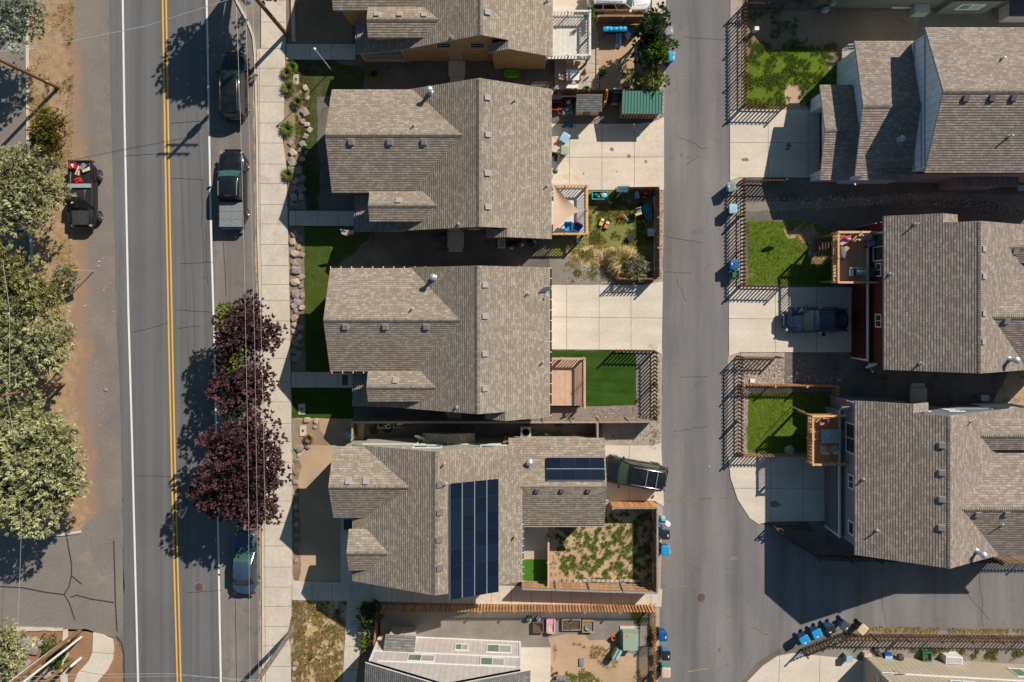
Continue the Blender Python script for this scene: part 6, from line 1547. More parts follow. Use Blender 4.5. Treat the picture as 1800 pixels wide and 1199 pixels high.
def stones(name, poly, n, mat, r0, r1, seed, sub=1):
    P2 = [Vector(G(*p)) for p in poly]; rd = random.Random(seed); b = MB(); k = 0
    x0,x1 = min(p.x for p in P2), max(p.x for p in P2); y0,y1 = min(p.y for p in P2), max(p.y for p in P2)
    while k < n:
        x, y = rd.uniform(x0,x1), rd.uniform(y0,y1); c = False
        for i in range(len(P2)):
            a, d = P2[i], P2[i-1]
            if (a.y > y) != (d.y > y) and x < (d.x-a.x)*(y-a.y)/(d.y-a.y)+a.x: c = not c
        if not c: continue
        k += 1; r = rd.uniform(r0, r1)*(1.6 if rd.random() < .06 else 1)
        b.rock((x,y,r*.25), r, r*rd.uniform(.6,1), r*.6, rd.randint(0,999), 0, sub, rd.uniform(0,3))
    random.seed(seed); b.rv = [0]*0 or [v for v in b.rv]
    return tag(b.build(name, K[mat]), kind='stuff')
stones('river_stones', [(1308,632),(1378,632),(1378,672),(1308,672)], 900, 'cobble', .035, .075, 1)
stones('river_stones', [(1301,682),(1318,692),(1314,740),(1314,796),(1301,796)], 420, 'cobble', .03, .06, 2)
stones('river_stones', [(1153,335),(1166,335),(1163,495),(1153,495)], 520, 'cobble', .03, .06, 3)
stones('river_stones', [(1020,460),(1082,480),(1082,498),(1000,496)], 380, 'pebble', .03, .06, 4)
stones('river_stones', [(1120,740),(1160,735),(1160,782),(1100,784),(1060,776)], 520, 'cobble', .03, .06, 5)
stones('river_stones', [(1040,718),(1146,715),(1146,734),(1040,734)], 420, 'cobble', .03, .06, 6)
stones('river_stones', [(1152,165),(1167,150),(1167,212),(1152,214)], 260, 'cobble', .03, .07, 7)
stones('river_stones', [(1042,200),(1062,206),(1060,218),(1040,218)], 120, 'cobble', .04, .07, 8)
stones('river_stones', [(1350,350),(1620,338),(1800,360),(1800,378),(1600,358),(1350,372)], 700, 'pebble', .03, .07, 9)
stones('river_stones', [(1380,660),(1480,660),(1480,672),(1380,672)], 160, 'pebble', .03, .07, 10)
stones('loose_pebbles', [(60,0),(190,0),(205,900),(150,930),(110,500),(60,300)], 420, 'cobble', .012, .05, 13)
stones('loose_pebbles', [(130,420),(200,420),(205,800),(140,800)], 90, 'pebble', .015, .045, 11)
stones('loose_pebbles', [(1386,632),(1420,632),(1420,660),(1386,660)], 16, 'pebble', .05, .09, 12)
# boulders of the low retaining edge, each one its own object
ROCKS = []
for i in range(7):
    b = MB(); b.rock((0,0,0), 1, .78, .62, 7+i*13, 0, 2 if i % 2 else 3, 0, .45); o = b.build('boulder', K['rock' if i % 3 else 'rock_g']); ROCKS.append([o, False])
def boulder(px, py, r, rot, label, group, k=None, z=.0, flat=1.0):
    k = random.randrange(7) if k is None else k
    src = ROCKS[k]
    if not src[1]: o = src[0]; src[1] = True
    else: o = src[0].copy(); COL.objects.link(o)
    x, y = G(px, py); o.location = (x, y, r*.22+z); o.rotation_euler = (0, 0, rot); o.scale = (r, r, r*.8*flat)
    return tag(o, label, 'boulder', group)
random.seed(77)
BL = [(537,155,.33),(541,172,.25),(537,198,.45),(533,214,.3),(540,219,.3),(545,229,.33),(538,240,.3),(511,252,.28),(533,255,.42),(529,264,.3),(538,268,.25),(516,269,.42),(514,285,.5),(512,294,.3),(532,280,.3),(526,300,.4),(520,318,.4),(532,315,.38),(518,331,.35),(530,333,.45),(517,347,.42),(530,346,.35),(513,358,.28),(521,361,.25),
      (519,412,.42),(529,420,.3),(515,425,.4),(526,435,.3),(519,446,.42),(531,448,.3),(518,463,.36),(521,475,.5),(530,487,.35),(520,496,.46),(530,503,.25),(520,517,.48),(531,519,.3),(523,531,.42),(518,537,.35),(531,541,.32),(520,546,.28),(518,559,.38),(518,571,.3),(529,576,.35),(518,583,.32),(527,593,.33),(521,603,.4),(530,608,.28),(518,617,.38),(527,622,.33),(520,630,.42)]
for (x, y, r) in BL: boulder(x, y, r*.92, random.uniform(0, 6.28), 'rough basalt boulder in the low rock edging by the sidewalk', 'boulders edging the front yards')
for (x, y, r) in [(512,790,.2),(524,788,.32),(526,800,.2),(521,808,.22),(522,829,.28),(520,847,.26),(521,869,.22),(520,890,.25),(522,905,.24),(521,921,.25),(522,940,.24),(521,957,.24),(521,985,.22)]:
    boulder(x, y, r, random.uniform(0, 6.28), 'small tan boulder in the row edging the bare dirt yard', 'boulders edging the bare yard')
for i,(x,y,r,t) in enumerate(((540,738,.33,'hollowed boulder ringed like a basin beside the meter lid'),(556,740,.28,'flat boulder right of the hollowed boulder'),(554,750,.2,'small round stone below the flat boulder'),(528,787,.38,'largest tan boulder at the top of the bare dirt yard'),(541,783,.33,'ochre boulder beside the largest tan one'),
       (520,1165,.28,'pale pinkish boulder in the dry front yard strip'),(517,1175,.2,'orange tan stone below the pinkish boulder'),(517,1192,.22,'cream stone near the bottom sidewalk'))):
    boulder(x, y, r, i*1.3, t, None)
for (x, y, r) in [(48,1130,.7),(60,1140,.6),(75,1128,.45),(40,1150,.5),(45,1168,.6),(35,1180,.5),(95,1175,.4),(85,1185,.45)]:
    boulder(x, y, r, random.uniform(0,6), 'reddish boulder heaped under the bottom left evergreen', 'boulders in the bottom left corner')
boulder(123,573,.3,.5,'grey squared stone on the dusty verge by the pale evergreen',None); boulder(186,685,.16,.2,'small pale stone on the dusty shoulder',None)
# edging blocks
for i in range(17):
    x = 996+i*8.0 - (4 if i < 2 else 0); b_ = None
    o = MB(); o.cbox((0,0,.06),.30,.2,.14); o = tag(o.build('edging_block', K['block']), 'tan edging block in the row along the patchy yard fence', 'edging block', 'edging blocks along the patchy yard'); p = G(x, 1020+random.uniform(-1,1)); o.location = (p[0], p[1], 0); o.rotation_euler = (0,0,random.uniform(-.12,.12))
for i in range(12):
    o = MB(); o.cbox((0,0,.07),.2,.34,.16); o = tag(o.build('edging_block', K['block']), 'pale edging block lining the play yard patio', 'edging block', 'edging blocks along the patio'); p = G(1050, 60+i*8.4); o.location = (p[0], p[1], 0); o.rotation_euler = (0,0,random.uniform(-.1,.1))
for i in range(16):
    o = MB(); o.cbox((0,0,.10),.26,.27,.2,tap=1); o = tag(o.build('wall_block', K['walk']), 'grey retaining block in the low wall beside the top front walk', 'wall block', 'low retaining wall blocks'); p = G(517 - (15-i)*.15, -24+i*6.3); o.location = (p[0], p[1], 0); o.rotation_euler = (0,0,random.uniform(-.08,.08))
# ================================================================== POLES, WIRES, SIGNS
def wood_pole(label, px, py, h, r, mat='pole', lean=(0,0), arms=False, tag_=False):
    x, y = G(px, py); root = thing('utility_pole', label, 'utility pole', (x, y, 0))
    b = MB(); b.tube((0,0,0), (lean[0],lean[1],h), r, r*.72, 14); b.build('pole_shaft', K[mat], root, smooth=True)
    if arms:
        for z in (h-.5, h-1.3):
            b = MB(); b.bar((lean[0]-1.2,lean[1]-.1,z),(lean[0]+1.2,lean[1]-.1,z),.1,.12); b.build('crossarm', K[mat], root)
            for dx in (-1.1,-.55,.55,1.1):
                q = MB(); q.lathe([(.03,0),(.055,.05),(.03,.1),(.055,.14),(.03,.2)], (lean[0]+dx,lean[1]-.1,z+.06), 10); q.build('insulator', K['white'], root)
        q = MB(); q.lathe([(.05,0),(.24,.03),(.26,.1),(.26,.85),(.2,.95),(.05,1.0)], (-.40,-.42,h-3.35), 16); q.lathe([(.04,0),(.06,.1),(.03,.25)],(-.40,-.3,h-2.35),8); q.build('transformer', K['galv'], root, smooth=True)
    if tag_:
        q = MB(); q.box(r*.9, r+.02, -.06, .06, 1.6, 1.9); q.build('pole_tag', K['yellow'], root)
    return root
wood_pole('tall brown utility pole with transformer at the top sidewalk', 504, 61, 11, .17, arms=True)
wood_pole('leaning brown utility pole on the dry verge at upper left', 103, 154, 10.5, .15, tag_=True)
wood_pole('short wooden pole standing among the left evergreens', 113, 675, 7.2, .13, tag_=False)
wood_pole('grey weathered utility pole at the bottom sidewalk', 510, 1112, 11, .18, 'pole_g', arms=True)
wood_pole('taller wooden pole with white conduit at the bottom left corner', 140, 1109, 11, .17, 'pole', tag_=True)
wood_pole('wooden pole nearest the curved sidewalk at the bottom left', 128, 1160, 11, .15, 'pole', tag_=True)
def metal_pole(name, label, cat, px, py, h, r, mat='steel', dx=0, dy=0):
    x, y = G(px, py); b = MB(); b.tube((0,0,0),(dx,dy,h), r, r*.8, 10); o = b.build(name, K[mat], None, smooth=True); o.location = (x, y, 0); return tag(o, label, cat)
metal_pole('metal_pole', 'white steel pole between the two bottom left wooden poles', 'pole', 143, 1120, 11, .09, 'white')
b = MB(); b.tube((0,0,0),(0,0,10.5),.05,n=8); o = b.build('conduit', K['white'], None, smooth=True); o.location = (*G(139,1106.5),0); tag(o, 'white conduit running up the taller bottom left pole', 'conduit')
t = thing('marker_post', 'short white rounded marker post on the brown corner mulch', 'marker post', (*G(142,1157),0)); b = MB(); b.lathe([(.11,0),(.11,1.25),(.08,1.38),(.02,1.42)],(0,0,0),14); b.build('post_shaft', K['white'], t, smooth=True)
# kerb-side road sign seen from above
t = thing('road_sign', 'yellow warning sign on a thin post at the road shoulder', 'road sign', (*G(165,477),0)); b = MB(); b.tube((0,0,0),(0,0,3.0),.035,n=8); b.build('sign_post', K['galv'], t)
b = MB(); b.cbox((0,-.03,2.5),.76,.02,.76,0,ry=math.pi/4); b.build('sign_plate', K['yellow'], t)
t = thing('lamp_post', 'slim white yard lamp post in the shaded front yard', 'lamp post', (*G(583,124),0)); b = MB(); b.tube((0,0,0),(0,0,5),.035,.03,n=8); b.build('post_shaft', K['white'], t); b = MB(); b.lathe([(.03,0),(.09,.03),(.1,.14),(.03,.2)],(0,0,5),12); b.build('lamp_head', K['white'], t, smooth=True)
t = thing('lamp_post', 'small lamp post on the parking lot kerb at left', 'lamp post', (*G(60,196),0)); b = MB(); b.tube((0,0,0),(0,0,3.2),.04,n=8); b.build('post_shaft', K['galv'], t); b = MB(); b.cbox((-.12,0,3.25),.45,.22,.12); b.build('lamp_head', K['steel'], t)
metal_pole('clothes_pole', 'thin pale pole leaning by the corner of the dining deck', 'pole', 1391, 715, 2.7, .03, 'rail_w')
def wire(label, pts, r=.017, mat='wire', sag=0.0, group=None, n=24):
    """pts: (px, py, h) seen points; straight spans with sag"""
    Q = []
    for a, b_ in zip(pts[:-1], pts[1:]):
        A, B = P(*a), P(*b_)
        for i in range(n): t = i/n; p = A.lerp(B, t); p.z -= sag*4*t*(1-t); Q.append(p)
    Q.append(P(*pts[-1])); b = MB(); b.path(Q, r, 5); return tag(b.build('overhead_wire', K[mat], None, smooth=True), label, 'wire', group)
wire('westernmost overhead wire running above the parked cars', [(412,-120,9.3),(415,0,9.2),(423,217,9),(429,440,8.9),(436,800,9),(439.5,1199,9.2),(441,1350,9.3)], .009, n=4)
wire('middle overhead wire running above the parking lane', [(430,-120,9.3),(432,17,9.2),(441,330,8.9),(448,620,8.9),(452,900,9),(455,1199,9.2),(456,1350,9.3)], .008, n=4)
wire('easternmost overhead wire running above the kerb', [(443,-60,8.6),(446,60,8.3),(455,430,8.0),(462,700,8.0),(466,900,8.1),(472,1120,8.3),(476,1250,8.5)], .009, n=4)
wire('twisted service wire crossing the street from pole to pole', [(-60,98,8.2),(0,90,8.3),(130,72,8.0),(260,45,8.0),(400,0,8.6),(428,-12,8.8)], .02, n=4)
wire('white cable hanging above the left evergreens', [(5,460,7.2),(17,545,7.0),(17,680,7.1),(10,688,7.1)], .013, n=6)
wire('thin cable continuing down from the short wooden pole', [(10,688,7.1),(24,760,6.9),(38,920,6.9),(33,1060,6.9),(28,1150,7)], .010, n=6)
wire('upper wire crossing the street at the bottom', [(0,1192,9),(130,1186,8.6),(300,1184,8.5),(455,1199,9)], .010, n=5)
wire('lower wire crossing the street at the bottom edge', [(30,1199,9),(160,1191,8.6),(330,1188,8.5),(520,1199,9)], .008, n=5)

# ================================================================== SMALL THINGS
SPLIT = dict(leg='leg', wheel='wheel', wheels='wheel', feet='foot', armrest='armrest', cups='cup', pots='pot', knobs='knob', tongs='tong', block='block', handles='handle', fan_ring='fan_ring', side_shelf='side_shelf')
def obj1(name, label, cat, px, py, parts, rz=0, h=0, group=None):
    """thing on the ground (or at height h, where it is seen); parts: list of (part name, material, function(MB))"""
    p = P(px, py, h)
    if len(parts) == 1:
        b = MB(); parts[0][2](b); o = b.build(name, K[parts[0][1]], None, smooth=True); o.location = p; o.rotation_euler = (0,0,rz); return tag(o, label, cat, group)
    t = thing(name, label, cat, p, rz, group)
    for nm, m, f in parts:
        b = MB(); f(b)
        if nm in SPLIT and len(b.calls) > 1:
            for q in b.split(): q.build(SPLIT[nm], K[m], t, smooth=True)
        else: b.build(nm, K[m], t, smooth=True)
    return t
def manhole(px, py, label, r=.32):
    def lid(b):
        b.lathe([(.01,.0),(r*.98,.0),(r*.98,.026),(r*.9,.03),(.01,.03)],(0,0,0),24)
        for i in range(-3,4):
            w = math.sqrt(max(0,(r*.8)**2-(i*r*.22)**2)); b.bar((-w,i*r*.22,.032),(w,i*r*.22,.032),.03,.012)
    obj1('manhole_cover', label, 'manhole', px, py, [('cover','iron',lid),('ring','lane',lambda b: b.lathe([(r*1.02,.0),(r*1.25,.0),(r*1.25,.02),(r*1.02,.024)],(0,0,0),24))])
manhole(350,1032,'rusty manhole cover in the street beyond the blue sedan'); manhole(1232,1050,'reddish manhole cover in the alley junction'); manhole(489,1198,'manhole cover in the sidewalk at the bottom edge',.28)
def meter(px, py, label, w=.45, d=.75):
    obj1('ground_utility_box', label, 'utility lid', px, py, [('lid','walk',lambda b: b.box(-w/2,w/2,-d/2,d/2,0,.09)),('hatch','iron',lambda b: b.box(-.08,.08,-.1,.1,.085,.1))])
meter(521,140,'pale utility lid in the shaded bed near the top walk'); meter(518,184,'white utility lid beside the straw grass bush'); meter(531,719,'grey utility lid on the shaded lawn corner',.5,.8); meter(533,757,'cream utility lid in the dirt below the lawn',.5,.8)
for (x,y,w,d,t,mt) in ((607,668,.42,.75,'dark doormat on the front walk of the gutter clipped house','dgrey'),(1022,1163,.34,.62,'grey doormat on the concrete patio at the bottom','grey')):
    o = MB(); o.box(-w/2,w/2,-d/2,d/2,0,.02); o = tag(o.build('doormat', K[mt]), t, 'doormat'); o.location = (*G(x,y),.105)
obj1('basement_window_well','dark framed window well on the patio of the solar house','window well',613,921,[('frame','trim',lambda b: [b.box(-.42,.42,-.48,-.42,0,.16), b.box(-.42,.42,.42,.48,0,.16), b.box(-.42,-.36,-.42,.42,0,.16), b.box(.36,.42,-.42,.42,0,.16)]),('well_glass','glass',lambda b: b.box(-.36,.36,-.42,.42,.0,.12))],h=.09)
# air conditioner, bicycle, traffic cone and the rest of the narrow side yard
obj1('air_conditioner','square air conditioner with round fan grille beside the pale wall','air conditioner',924,757,[('casing','galv',lambda b: b.box(-.4,.4,-.4,.4,0,.75)),('fan_grille','dgrey',lambda b: b.lathe([(.01,.76),(.33,.755),(.33,.79),(.01,.80)],(0,0,0),24)),('fan_ring','steel',lambda b: [b.lathe([(r,.80),(r+.02,.80),(r+.02,.815),(r,.815)],(0,0,0),24) for r in (.1,.18,.26,.32)])],h=.0)
def bike(label, px, py, rz, fm, lay=0.0, k=1.0):
    t = thing('bicycle', label, 'bicycle', (*G(px,py),.0), rz); t.rotation_euler = (lay,0,rz); t.scale = (k,k,k)
    for x in (-.5,.52):
        b = MB(); M = Matrix.Rotation(math.pi/2,4,'X'); b.lathe([(.29,-.02),(.33,-.025),(.345,0),(.33,.025),(.29,.02)],(x,0,.345),28,M=M); w = b.build('wheel', K['rubber'], t, smooth=True)
        q = MB()
        for i in range(8): a = i*math.pi/4; q.bar((x,0,.345),(x+.3*math.cos(a),0,.345+.3*math.sin(a)),.008,.008)
        q.lathe([(.275,-.012),(.295,-.012),(.295,.012),(.275,.012)],(x,0,.345),28,M=M); q.build('rim', K['steel'], w)
    b = MB()
    for p,q in (((-.5,0,.345),(-.06,0,.33)),((-.06,0,.33),(-.2,0,.8)),((-.2,0,.72),(.38,0,.78)),((-.06,0,.33),(.38,0,.72)),((.38,0,.85),(.52,0,.345)),((-.5,0,.345),(-.18,0,.72))): b.tube(p,q,.02,n=8)
    b.build('frame', K[fm], t); b = MB(); b.cbox((-.22,0,.86),.26,.14,.06); b.build('saddle', K['black'], t); b = MB(); b.path([(.3,-.28,.98),(.4,-.1,.96),(.4,.1,.96),(.3,.28,.98)],.014); b.tube((.4,0,.96),(.37,0,.8),.014); b.build('handlebar', K['steel'], t)
bike('pink bicycle leaning on the cedar fence near the traffic cone', 994, 748, .15, 'pink', -.9)
obj1('traffic_cone','orange and white traffic cone lying by the wall','traffic cone',1009,766,[('cone','orange',lambda b: b.lathe([(.15,0),(.035,.5),(.01,.5)],(0,0,.02),16)),('stripe','white',lambda b: b.lathe([(.112,.2),(.075,.36)],(0,0,.02),16)),('base','orange',lambda b: b.box(-.19,.19,-.19,.19,0,.03))])
obj1('paint_can','blue and silver pot cluster against the pale wall','pot',964,764,[('pot','steel',lambda b: b.lathe([(.1,0),(.13,.25),(.1,.25),(.08,.1)],(0,0,0),14)),('lid','blue',lambda b: b.lathe([(.12,0),(.12,.2),(.01,.22)],(.22,-.02,0),14)),('jug','white',lambda b: b.lathe([(.09,0),(.1,.2),(.03,.3)],(-.2,.05,0),12))])
obj1('wire_crate','silver framed crate with dark junk in the narrow yard','crate',677,745,[('frame','steel',lambda b: [b.bar(p,q,.04,.04) for p,q in (((-.45,-.25,.5),(.45,-.25,.5)),((.45,-.25,.5),(.45,.25,.5)),((.45,.25,.5),(-.45,.25,.5)),((-.45,.25,.5),(-.45,-.25,.5)),((-.45,-.25,0),(-.45,-.25,.5)),((.45,-.25,0),(.45,-.25,.5)),((-.45,.25,0),(-.45,.25,.5)),((.45,.25,0),(.45,.25,.5)))]),('liner','black',lambda b: b.box(-.42,.42,-.22,.22,.02,.3)),('bundle','white',lambda b: b.rock((.1,-.12,.35),.13,.1,.1,3)),('ball','tanplastic',lambda b: b.rock((.28,.0,.36),.1,.1,.1,5,rough=.05))])
obj1('toy_wagon','yellow toy wagon against the grey capped fence','toy',702,745,[('tub','yellow',lambda b: [b.box(-.4,.4,-.22,.22,.15,.2), b.box(-.4,.4,-.22,-.18,.2,.42), b.box(-.4,.4,.18,.22,.2,.42), b.box(-.4,-.36,-.18,.18,.2,.42)]),('load','paleblue',lambda b: b.cbox((.1,.05,.35),.5,.2,.2,.1)),('wheels','black',lambda b: [b.lathe([(.02,-.03),(.1,-.03),(.1,.03),(.02,.03)],(x,y,.1),12,M=Matrix.Rotation(math.pi/2,4,'X')) for x in (-.28,.28) for y in (-.2,.2)])])
obj1('bucket','red bucket beside the yellow toy wagon','bucket',722,744,[('pail','red',lambda b: b.lathe([(.11,0),(.15,.3),(.135,.3),(.1,.03)],(0,0,0),16)),('handle','steel',lambda b: b.path([(-.15,0,.3),(0,.12,.33),(.15,0,.3)],.01))])
bike('dark bicycle lying in the shaded narrow yard', 670, 762, .1, 'dgrey', -.95)
obj1('watering_can','grey hose reel box by the shaded narrow fence','hose reel',838,751,[('drum','teal',lambda b: b.lathe([(.08,-.1),(.1,-.1),(.1,.1),(.08,.1)],(0,0,.12),12,M=Matrix.Rotation(math.pi/2,4,'X'))),('feet','grey',lambda b: b.box(-.12,.12,-.12,.12,0,.04))])
obj1('yard_chair','pale blue folding chair outside the short fence end','chair',615,763,[('seat','paleblue',lambda b: b.cbox((0,0,.42),.45,.45,.04,.4)),('back','paleblue',lambda b: b.cbox((-.15,.2,.68),.45,.05,.45,.4,rx=-.2)),('legs','steel',lambda b: [b.tube((x,y,0),(x*.9,y*.9,.42),.015) for x in (-.2,.2) for y in (-.2,.2)])])
# mustard house side yard
obj1('lime_tub','lime green oval tub on the ground beside the tan house','tub',899,131,[('shell','lime',lambda b: [b.lathe([(.2,0),(.28,.05),(.3,.28),(.26,.3),(.24,.08),(.01,.06)],(dx,0,0),18) for dx in (-.3,-.15,0,.15,.3)])])
obj1('planter','pale framed planter box under the brown house wall','planter',882,428,[('frame','trim',lambda b: [b.box(-.28,.28,-.36,-.3,0,.35), b.box(-.28,.28,.3,.36,0,.35), b.box(-.28,-.22,-.3,.3,0,.35), b.box(.22,.28,-.3,.3,0,.35)]),('soil','block',lambda b: b.box(-.22,.22,-.3,.3,0,.3))])
obj1('grill_cover','dark covered barbecue against the brown house wall','barbecue',779,420,[('cover','dgrey',lambda b: b.rock((0,0,.55),.42,.34,.7,12,rough=.3)),('foot','black',lambda b: b.box(-.3,.3,-.25,.25,0,.2))])
for i,(x,y,m,t) in enumerate(((897,431,'black','black motor mower under the brown house eave'),(912,430,'dgrey','grey tool heap under the brown house eave'),(935,429,'black','dark upright bicycle trailer under the brown house eave'))):
    obj1('yard_tool', t, 'yard tool', x, y, [('shell',m,lambda b: [b.rock((0,0,.3),.32,.26,.35,20+i), b.rock((.3,.1,.2),.2,.2,.2,30+i)]),('bar','steel',lambda b: [b.path([(-.3,-.1,.3),(-.1,-.3,.8),(.2,-.3,.8),(.3,-.1,.3)],.02), b.lathe([(.1,0),(.16,.03),(.1,.06)],(.1,-.2,.45),14)])], i)
# flag on the porch
t = thing('flag', 'striped red and white flag with blue corner on the porch', 'flag', P(627,407,2.4)); b = MB(); b.tube((0,0,0),(-1.1,.1,.5),.02); b.build('flag_staff', K['white'], t)
stripe = MB(); 
for i in range(13):
    for j in range(6):
        def fp(u, v): return Vector((-1.05+.85*u, .1-.02-.35*v+.05*math.sin(u*7+v*2), .48-.4*u*.55-.22*v+.05*math.cos(u*6)))
        if j < 2 and i < 7: m = 2
        else: m = i % 2
        stripe.face([fp(j/6,i/13),fp((j+1)/6,i/13),fp((j+1)/6,(i+1)/13),fp(j/6,(i+1)/13)], m)
stripe.build('flag_cloth', [K['red'],K['white'],K['blue']], t, recalc=False)
# mustard house back yard
def slide(b):
    pass
obj1('play_slide','blue plastic play house with a pale slide in the dirt yard','playset',1078,60,[('top','skyblue',lambda b: [b.rock((dx,0,1.1),.30,.26,.24,40+i,rough=.18) for i,dx in enumerate((-.7,-.4,0,.35,.65))]),('tower','blue',lambda b: [b.box(x-.05,x+.05,y-.05,y+.05,0,1.0) for x in (-.8,.75) for y in (-.2,.2)]+[b.box(-.8,.75,-.22,.22,.6,.66)]),
    ('chute','paleblue',lambda b: [b.face([(.18,-.2,.75),(.5,-.2,.75),(.5,-1.05,.06),(.18,-1.05,.06)]), b.bar((.17,-.2,.80),(.17,-1.05,.11),.05,.14), b.bar((.51,-.2,.80),(.51,-1.05,.11),.05,.14)])])
obj1('toy_barrel','red white and blue barrel on its side in the dirt yard','barrel',1104,62,[('shell','white',lambda b: b.lathe([(.27,-.38),(.29,-.1),(.29,.1)],(0,0,.3),20,M=Matrix.Rotation(math.pi/2,4,'Y'))),('band','skyblue',lambda b: b.lathe([(.295,.05),(.29,.36),(.2,.38)],(0,0,.3),20,M=Matrix.Rotation(math.pi/2,4,'Y'))),('mouth','red',lambda b: b.lathe([(.28,-.385),(.22,-.39),(.2,-.2)],(0,0,.3),20,M=Matrix.Rotation(math.pi/2,4,'Y')))],.7)
obj1('patio_table','white square patio table on the paved patio','table',1006,136,[('tabletop','white',lambda b: b.box(-.48,.48,-.42,.42,.7,.74)),('leg','white',lambda b: [b.tube((x,y,0),(x,y,.7),.025) for x in (-.42,.42) for y in (-.36,.36)])],0)
obj1('patio_bench','white bench tight against the brown board fence','bench',1005,154,[('seat','white',lambda b: b.box(-.45,.45,-.16,.16,.4,.44)),('leg','white',lambda b: [b.box(x-.03,x+.03,-.14,.14,0,.4) for x in (-.38,.38)])])
for i,(x,y,rz,t) in enumerate(((1000,119,.1,'tan folding chair under the white deck railing'),(1013,120,-.2,'tan folding chair nearest the white patio table'),(988,138,1.5,'tan folding chair left of the white patio table'),(1022,131,-1.4,'thin framed chair right of the white patio table'))):
    obj1('patio_chair', t, 'chair', x, y, [('seat','cream',lambda b: b.box(-.22,.22,-.22,.22,.4,.43)),('backrest','cream',lambda b: b.cbox((0,.24,.66),.44,.03,.42,0,rx=-.2)),('leg','dgrey',lambda b: [b.tube((x_,y_,0),(x_,y_,.41),.014) for x_ in (-.2,.2) for y_ in (-.2,.2)])], rz)
obj1('toy_scooter','blue toy scooter on the paved patio','toy',1030,139,[('deck','blue',lambda b: b.cbox((0,0,.1),.4,.12,.04)),('bar','skyblue',lambda b: [b.tube((.18,0,.1),(.14,0,.55),.018), b.tube((.14,-.14,.55),(.14,.14,.55),.015)]),('wheel','black',lambda b: [b.lathe([(.01,-.02),(.06,-.02),(.06,.02),(.01,.02)],(x_,0,.06),12,M=Matrix.Rotation(math.pi/2,4,'X')) for x_ in (-.2,.22)])],.6)
obj1('toy_box','green toy bin beside the board fence','toy box',1031,156,[('shell','green',lambda b: [b.box(-.2,.2,-.14,.14,0,.04), b.box(-.2,.2,-.14,-.1,.04,.25), b.box(-.2,.2,.1,.14,.04,.25), b.box(-.2,-.16,-.1,.1,.04,.25), b.box(.16,.2,-.1,.1,.04,.25)])])
obj1('plant_pot','teal plant pot hanging on the white deck rail corner','plant pot',1029,29,[('pot','teal',lambda b: b.lathe([(.1,-.2),(.15,0),(.13,0),(.09,-.15)],(0,0,0),16)),('plant','l_green',lambda b: crown(b,[(0,0,.05,.13,.13,.1)],90,.1,6,.04,5))],h=2.5)
for i in range(5): grass_clump('leafy planter greenery along the white deck railing', 1035, 36+i*5.5, .2, .3, 'l_grass', 50, 300+i, group='planter greenery on the white railing').location.z = 2.0
# brown house: driveway clutter along the eave
obj1('storage_bin','grey storage trunk half under the eave','trunk',978,170,[('shell','grey',lambda b: b.box(-.4,.4,-.25,.25,0,.6)),('lid','galv',lambda b: [b.box(-.42,.42,-.27,.27,.6,.68), b.box(-.3,.3,-.32,-.27,.35,.4)])],h=0)
obj1('red_cart','red garden cart half under the eave','cart',977,189,[('tub','red',lambda b: [b.box(-.42,.42,-.3,.3,.25,.3), b.box(-.42,.42,-.3,-.25,.3,.55), b.box(-.42,.42,.25,.3,.3,.55), b.box(.37,.42,-.25,.25,.3,.55), b.box(-.42,-.37,-.25,.25,.3,.55)]),('wheels','black',lambda b: [b.lathe([(.02,-.04),(.16,-.04),(.16,.04),(.02,.04)],(x_,y_,.16),14,M=Matrix.Rotation(math.pi/2,4,'X')) for x_ in (-.28,.28) for y_ in (-.26,.26)])])
obj1('lawn_mower','grey and teal lawn mower beside the small shed','lawn mower',997,196,[('deck','grey',lambda b: [b.cbox((0,0,.25),.75,.55,.22,.15), b.cbox((.05,0,.40),.4,.36,.12,.15)]),('engine','dgrey',lambda b: b.cbox((.05,.02,.48),.32,.3,.10,.15)),('handle','steel',lambda b: [b.path([(-.3,-.24,.35),(-.75,-.2,.8),(-.75,.2,.8),(-.3,.24,.35)],.02)]),('wheels','teal',lambda b: [b.lathe([(.02,-.05),(.12,-.05),(.12,.05),(.02,.05)],(x_,y_,.12),12,M=Matrix.Rotation(math.pi/2,4,'X')) for x_ in (-.3,.32) for y_ in (-.28,.28)])],.2)
for i,(x,y,m,t,r) in enumerate(((999,181,'white','white drum on its side near the small shed',.2),(1001,174,'blue','blue sack near the small shed',.2),(991,176,'red','red rag bundle between trunk and shed',.15),(990,184,'dgrey','dark bag between red cart and shed',.22),(1010,178,'black','black bag against the small shed',.22))):
    obj1('sack', t, 'sack', x, y, [('sack',m,lambda b: b.rock((0,0,r*.6),r,r*.85,r*.8,60+i,rough=.3,sub=3))], i)
obj1('ride_on_toy','blue ride-on toy beside the faded blue cart','toy',996,221,[('seat','blue',lambda b: [b.cbox((0,0,.25),.5,.2,.16), b.cbox((.3,0,.2),.3,.26,.1)]),('bar','skyblue',lambda b: [b.tube((.2,-.2,.45),(.2,.2,.45),.02), b.tube((.2,0,.2),(.2,0,.45),.02)]),('wheel','black',lambda b: [b.lathe([(.02,-.04),(.12,-.04),(.12,.04),(.02,.04)],(x_,y_,.12),12,M=Matrix.Rotation(math.pi/2,4,'X')) for x_,y_ in ((-.25,-.16),(-.25,.16),(.38,0))])],-.15)
obj1('round_table','round tan outdoor table tucked under the eave','table',976,257,[('tabletop','tanplastic',lambda b: b.lathe([(.01,.7),(.6,.7),(.62,.72),(.6,.74),(.01,.74)],(0,0,0),28)),('leg','wood',lambda b: b.tube((0,0,0),(0,0,.7),.06)),('centrepiece','red',lambda b: b.rock((.05,.1,.82),.14,.12,.1,4))])
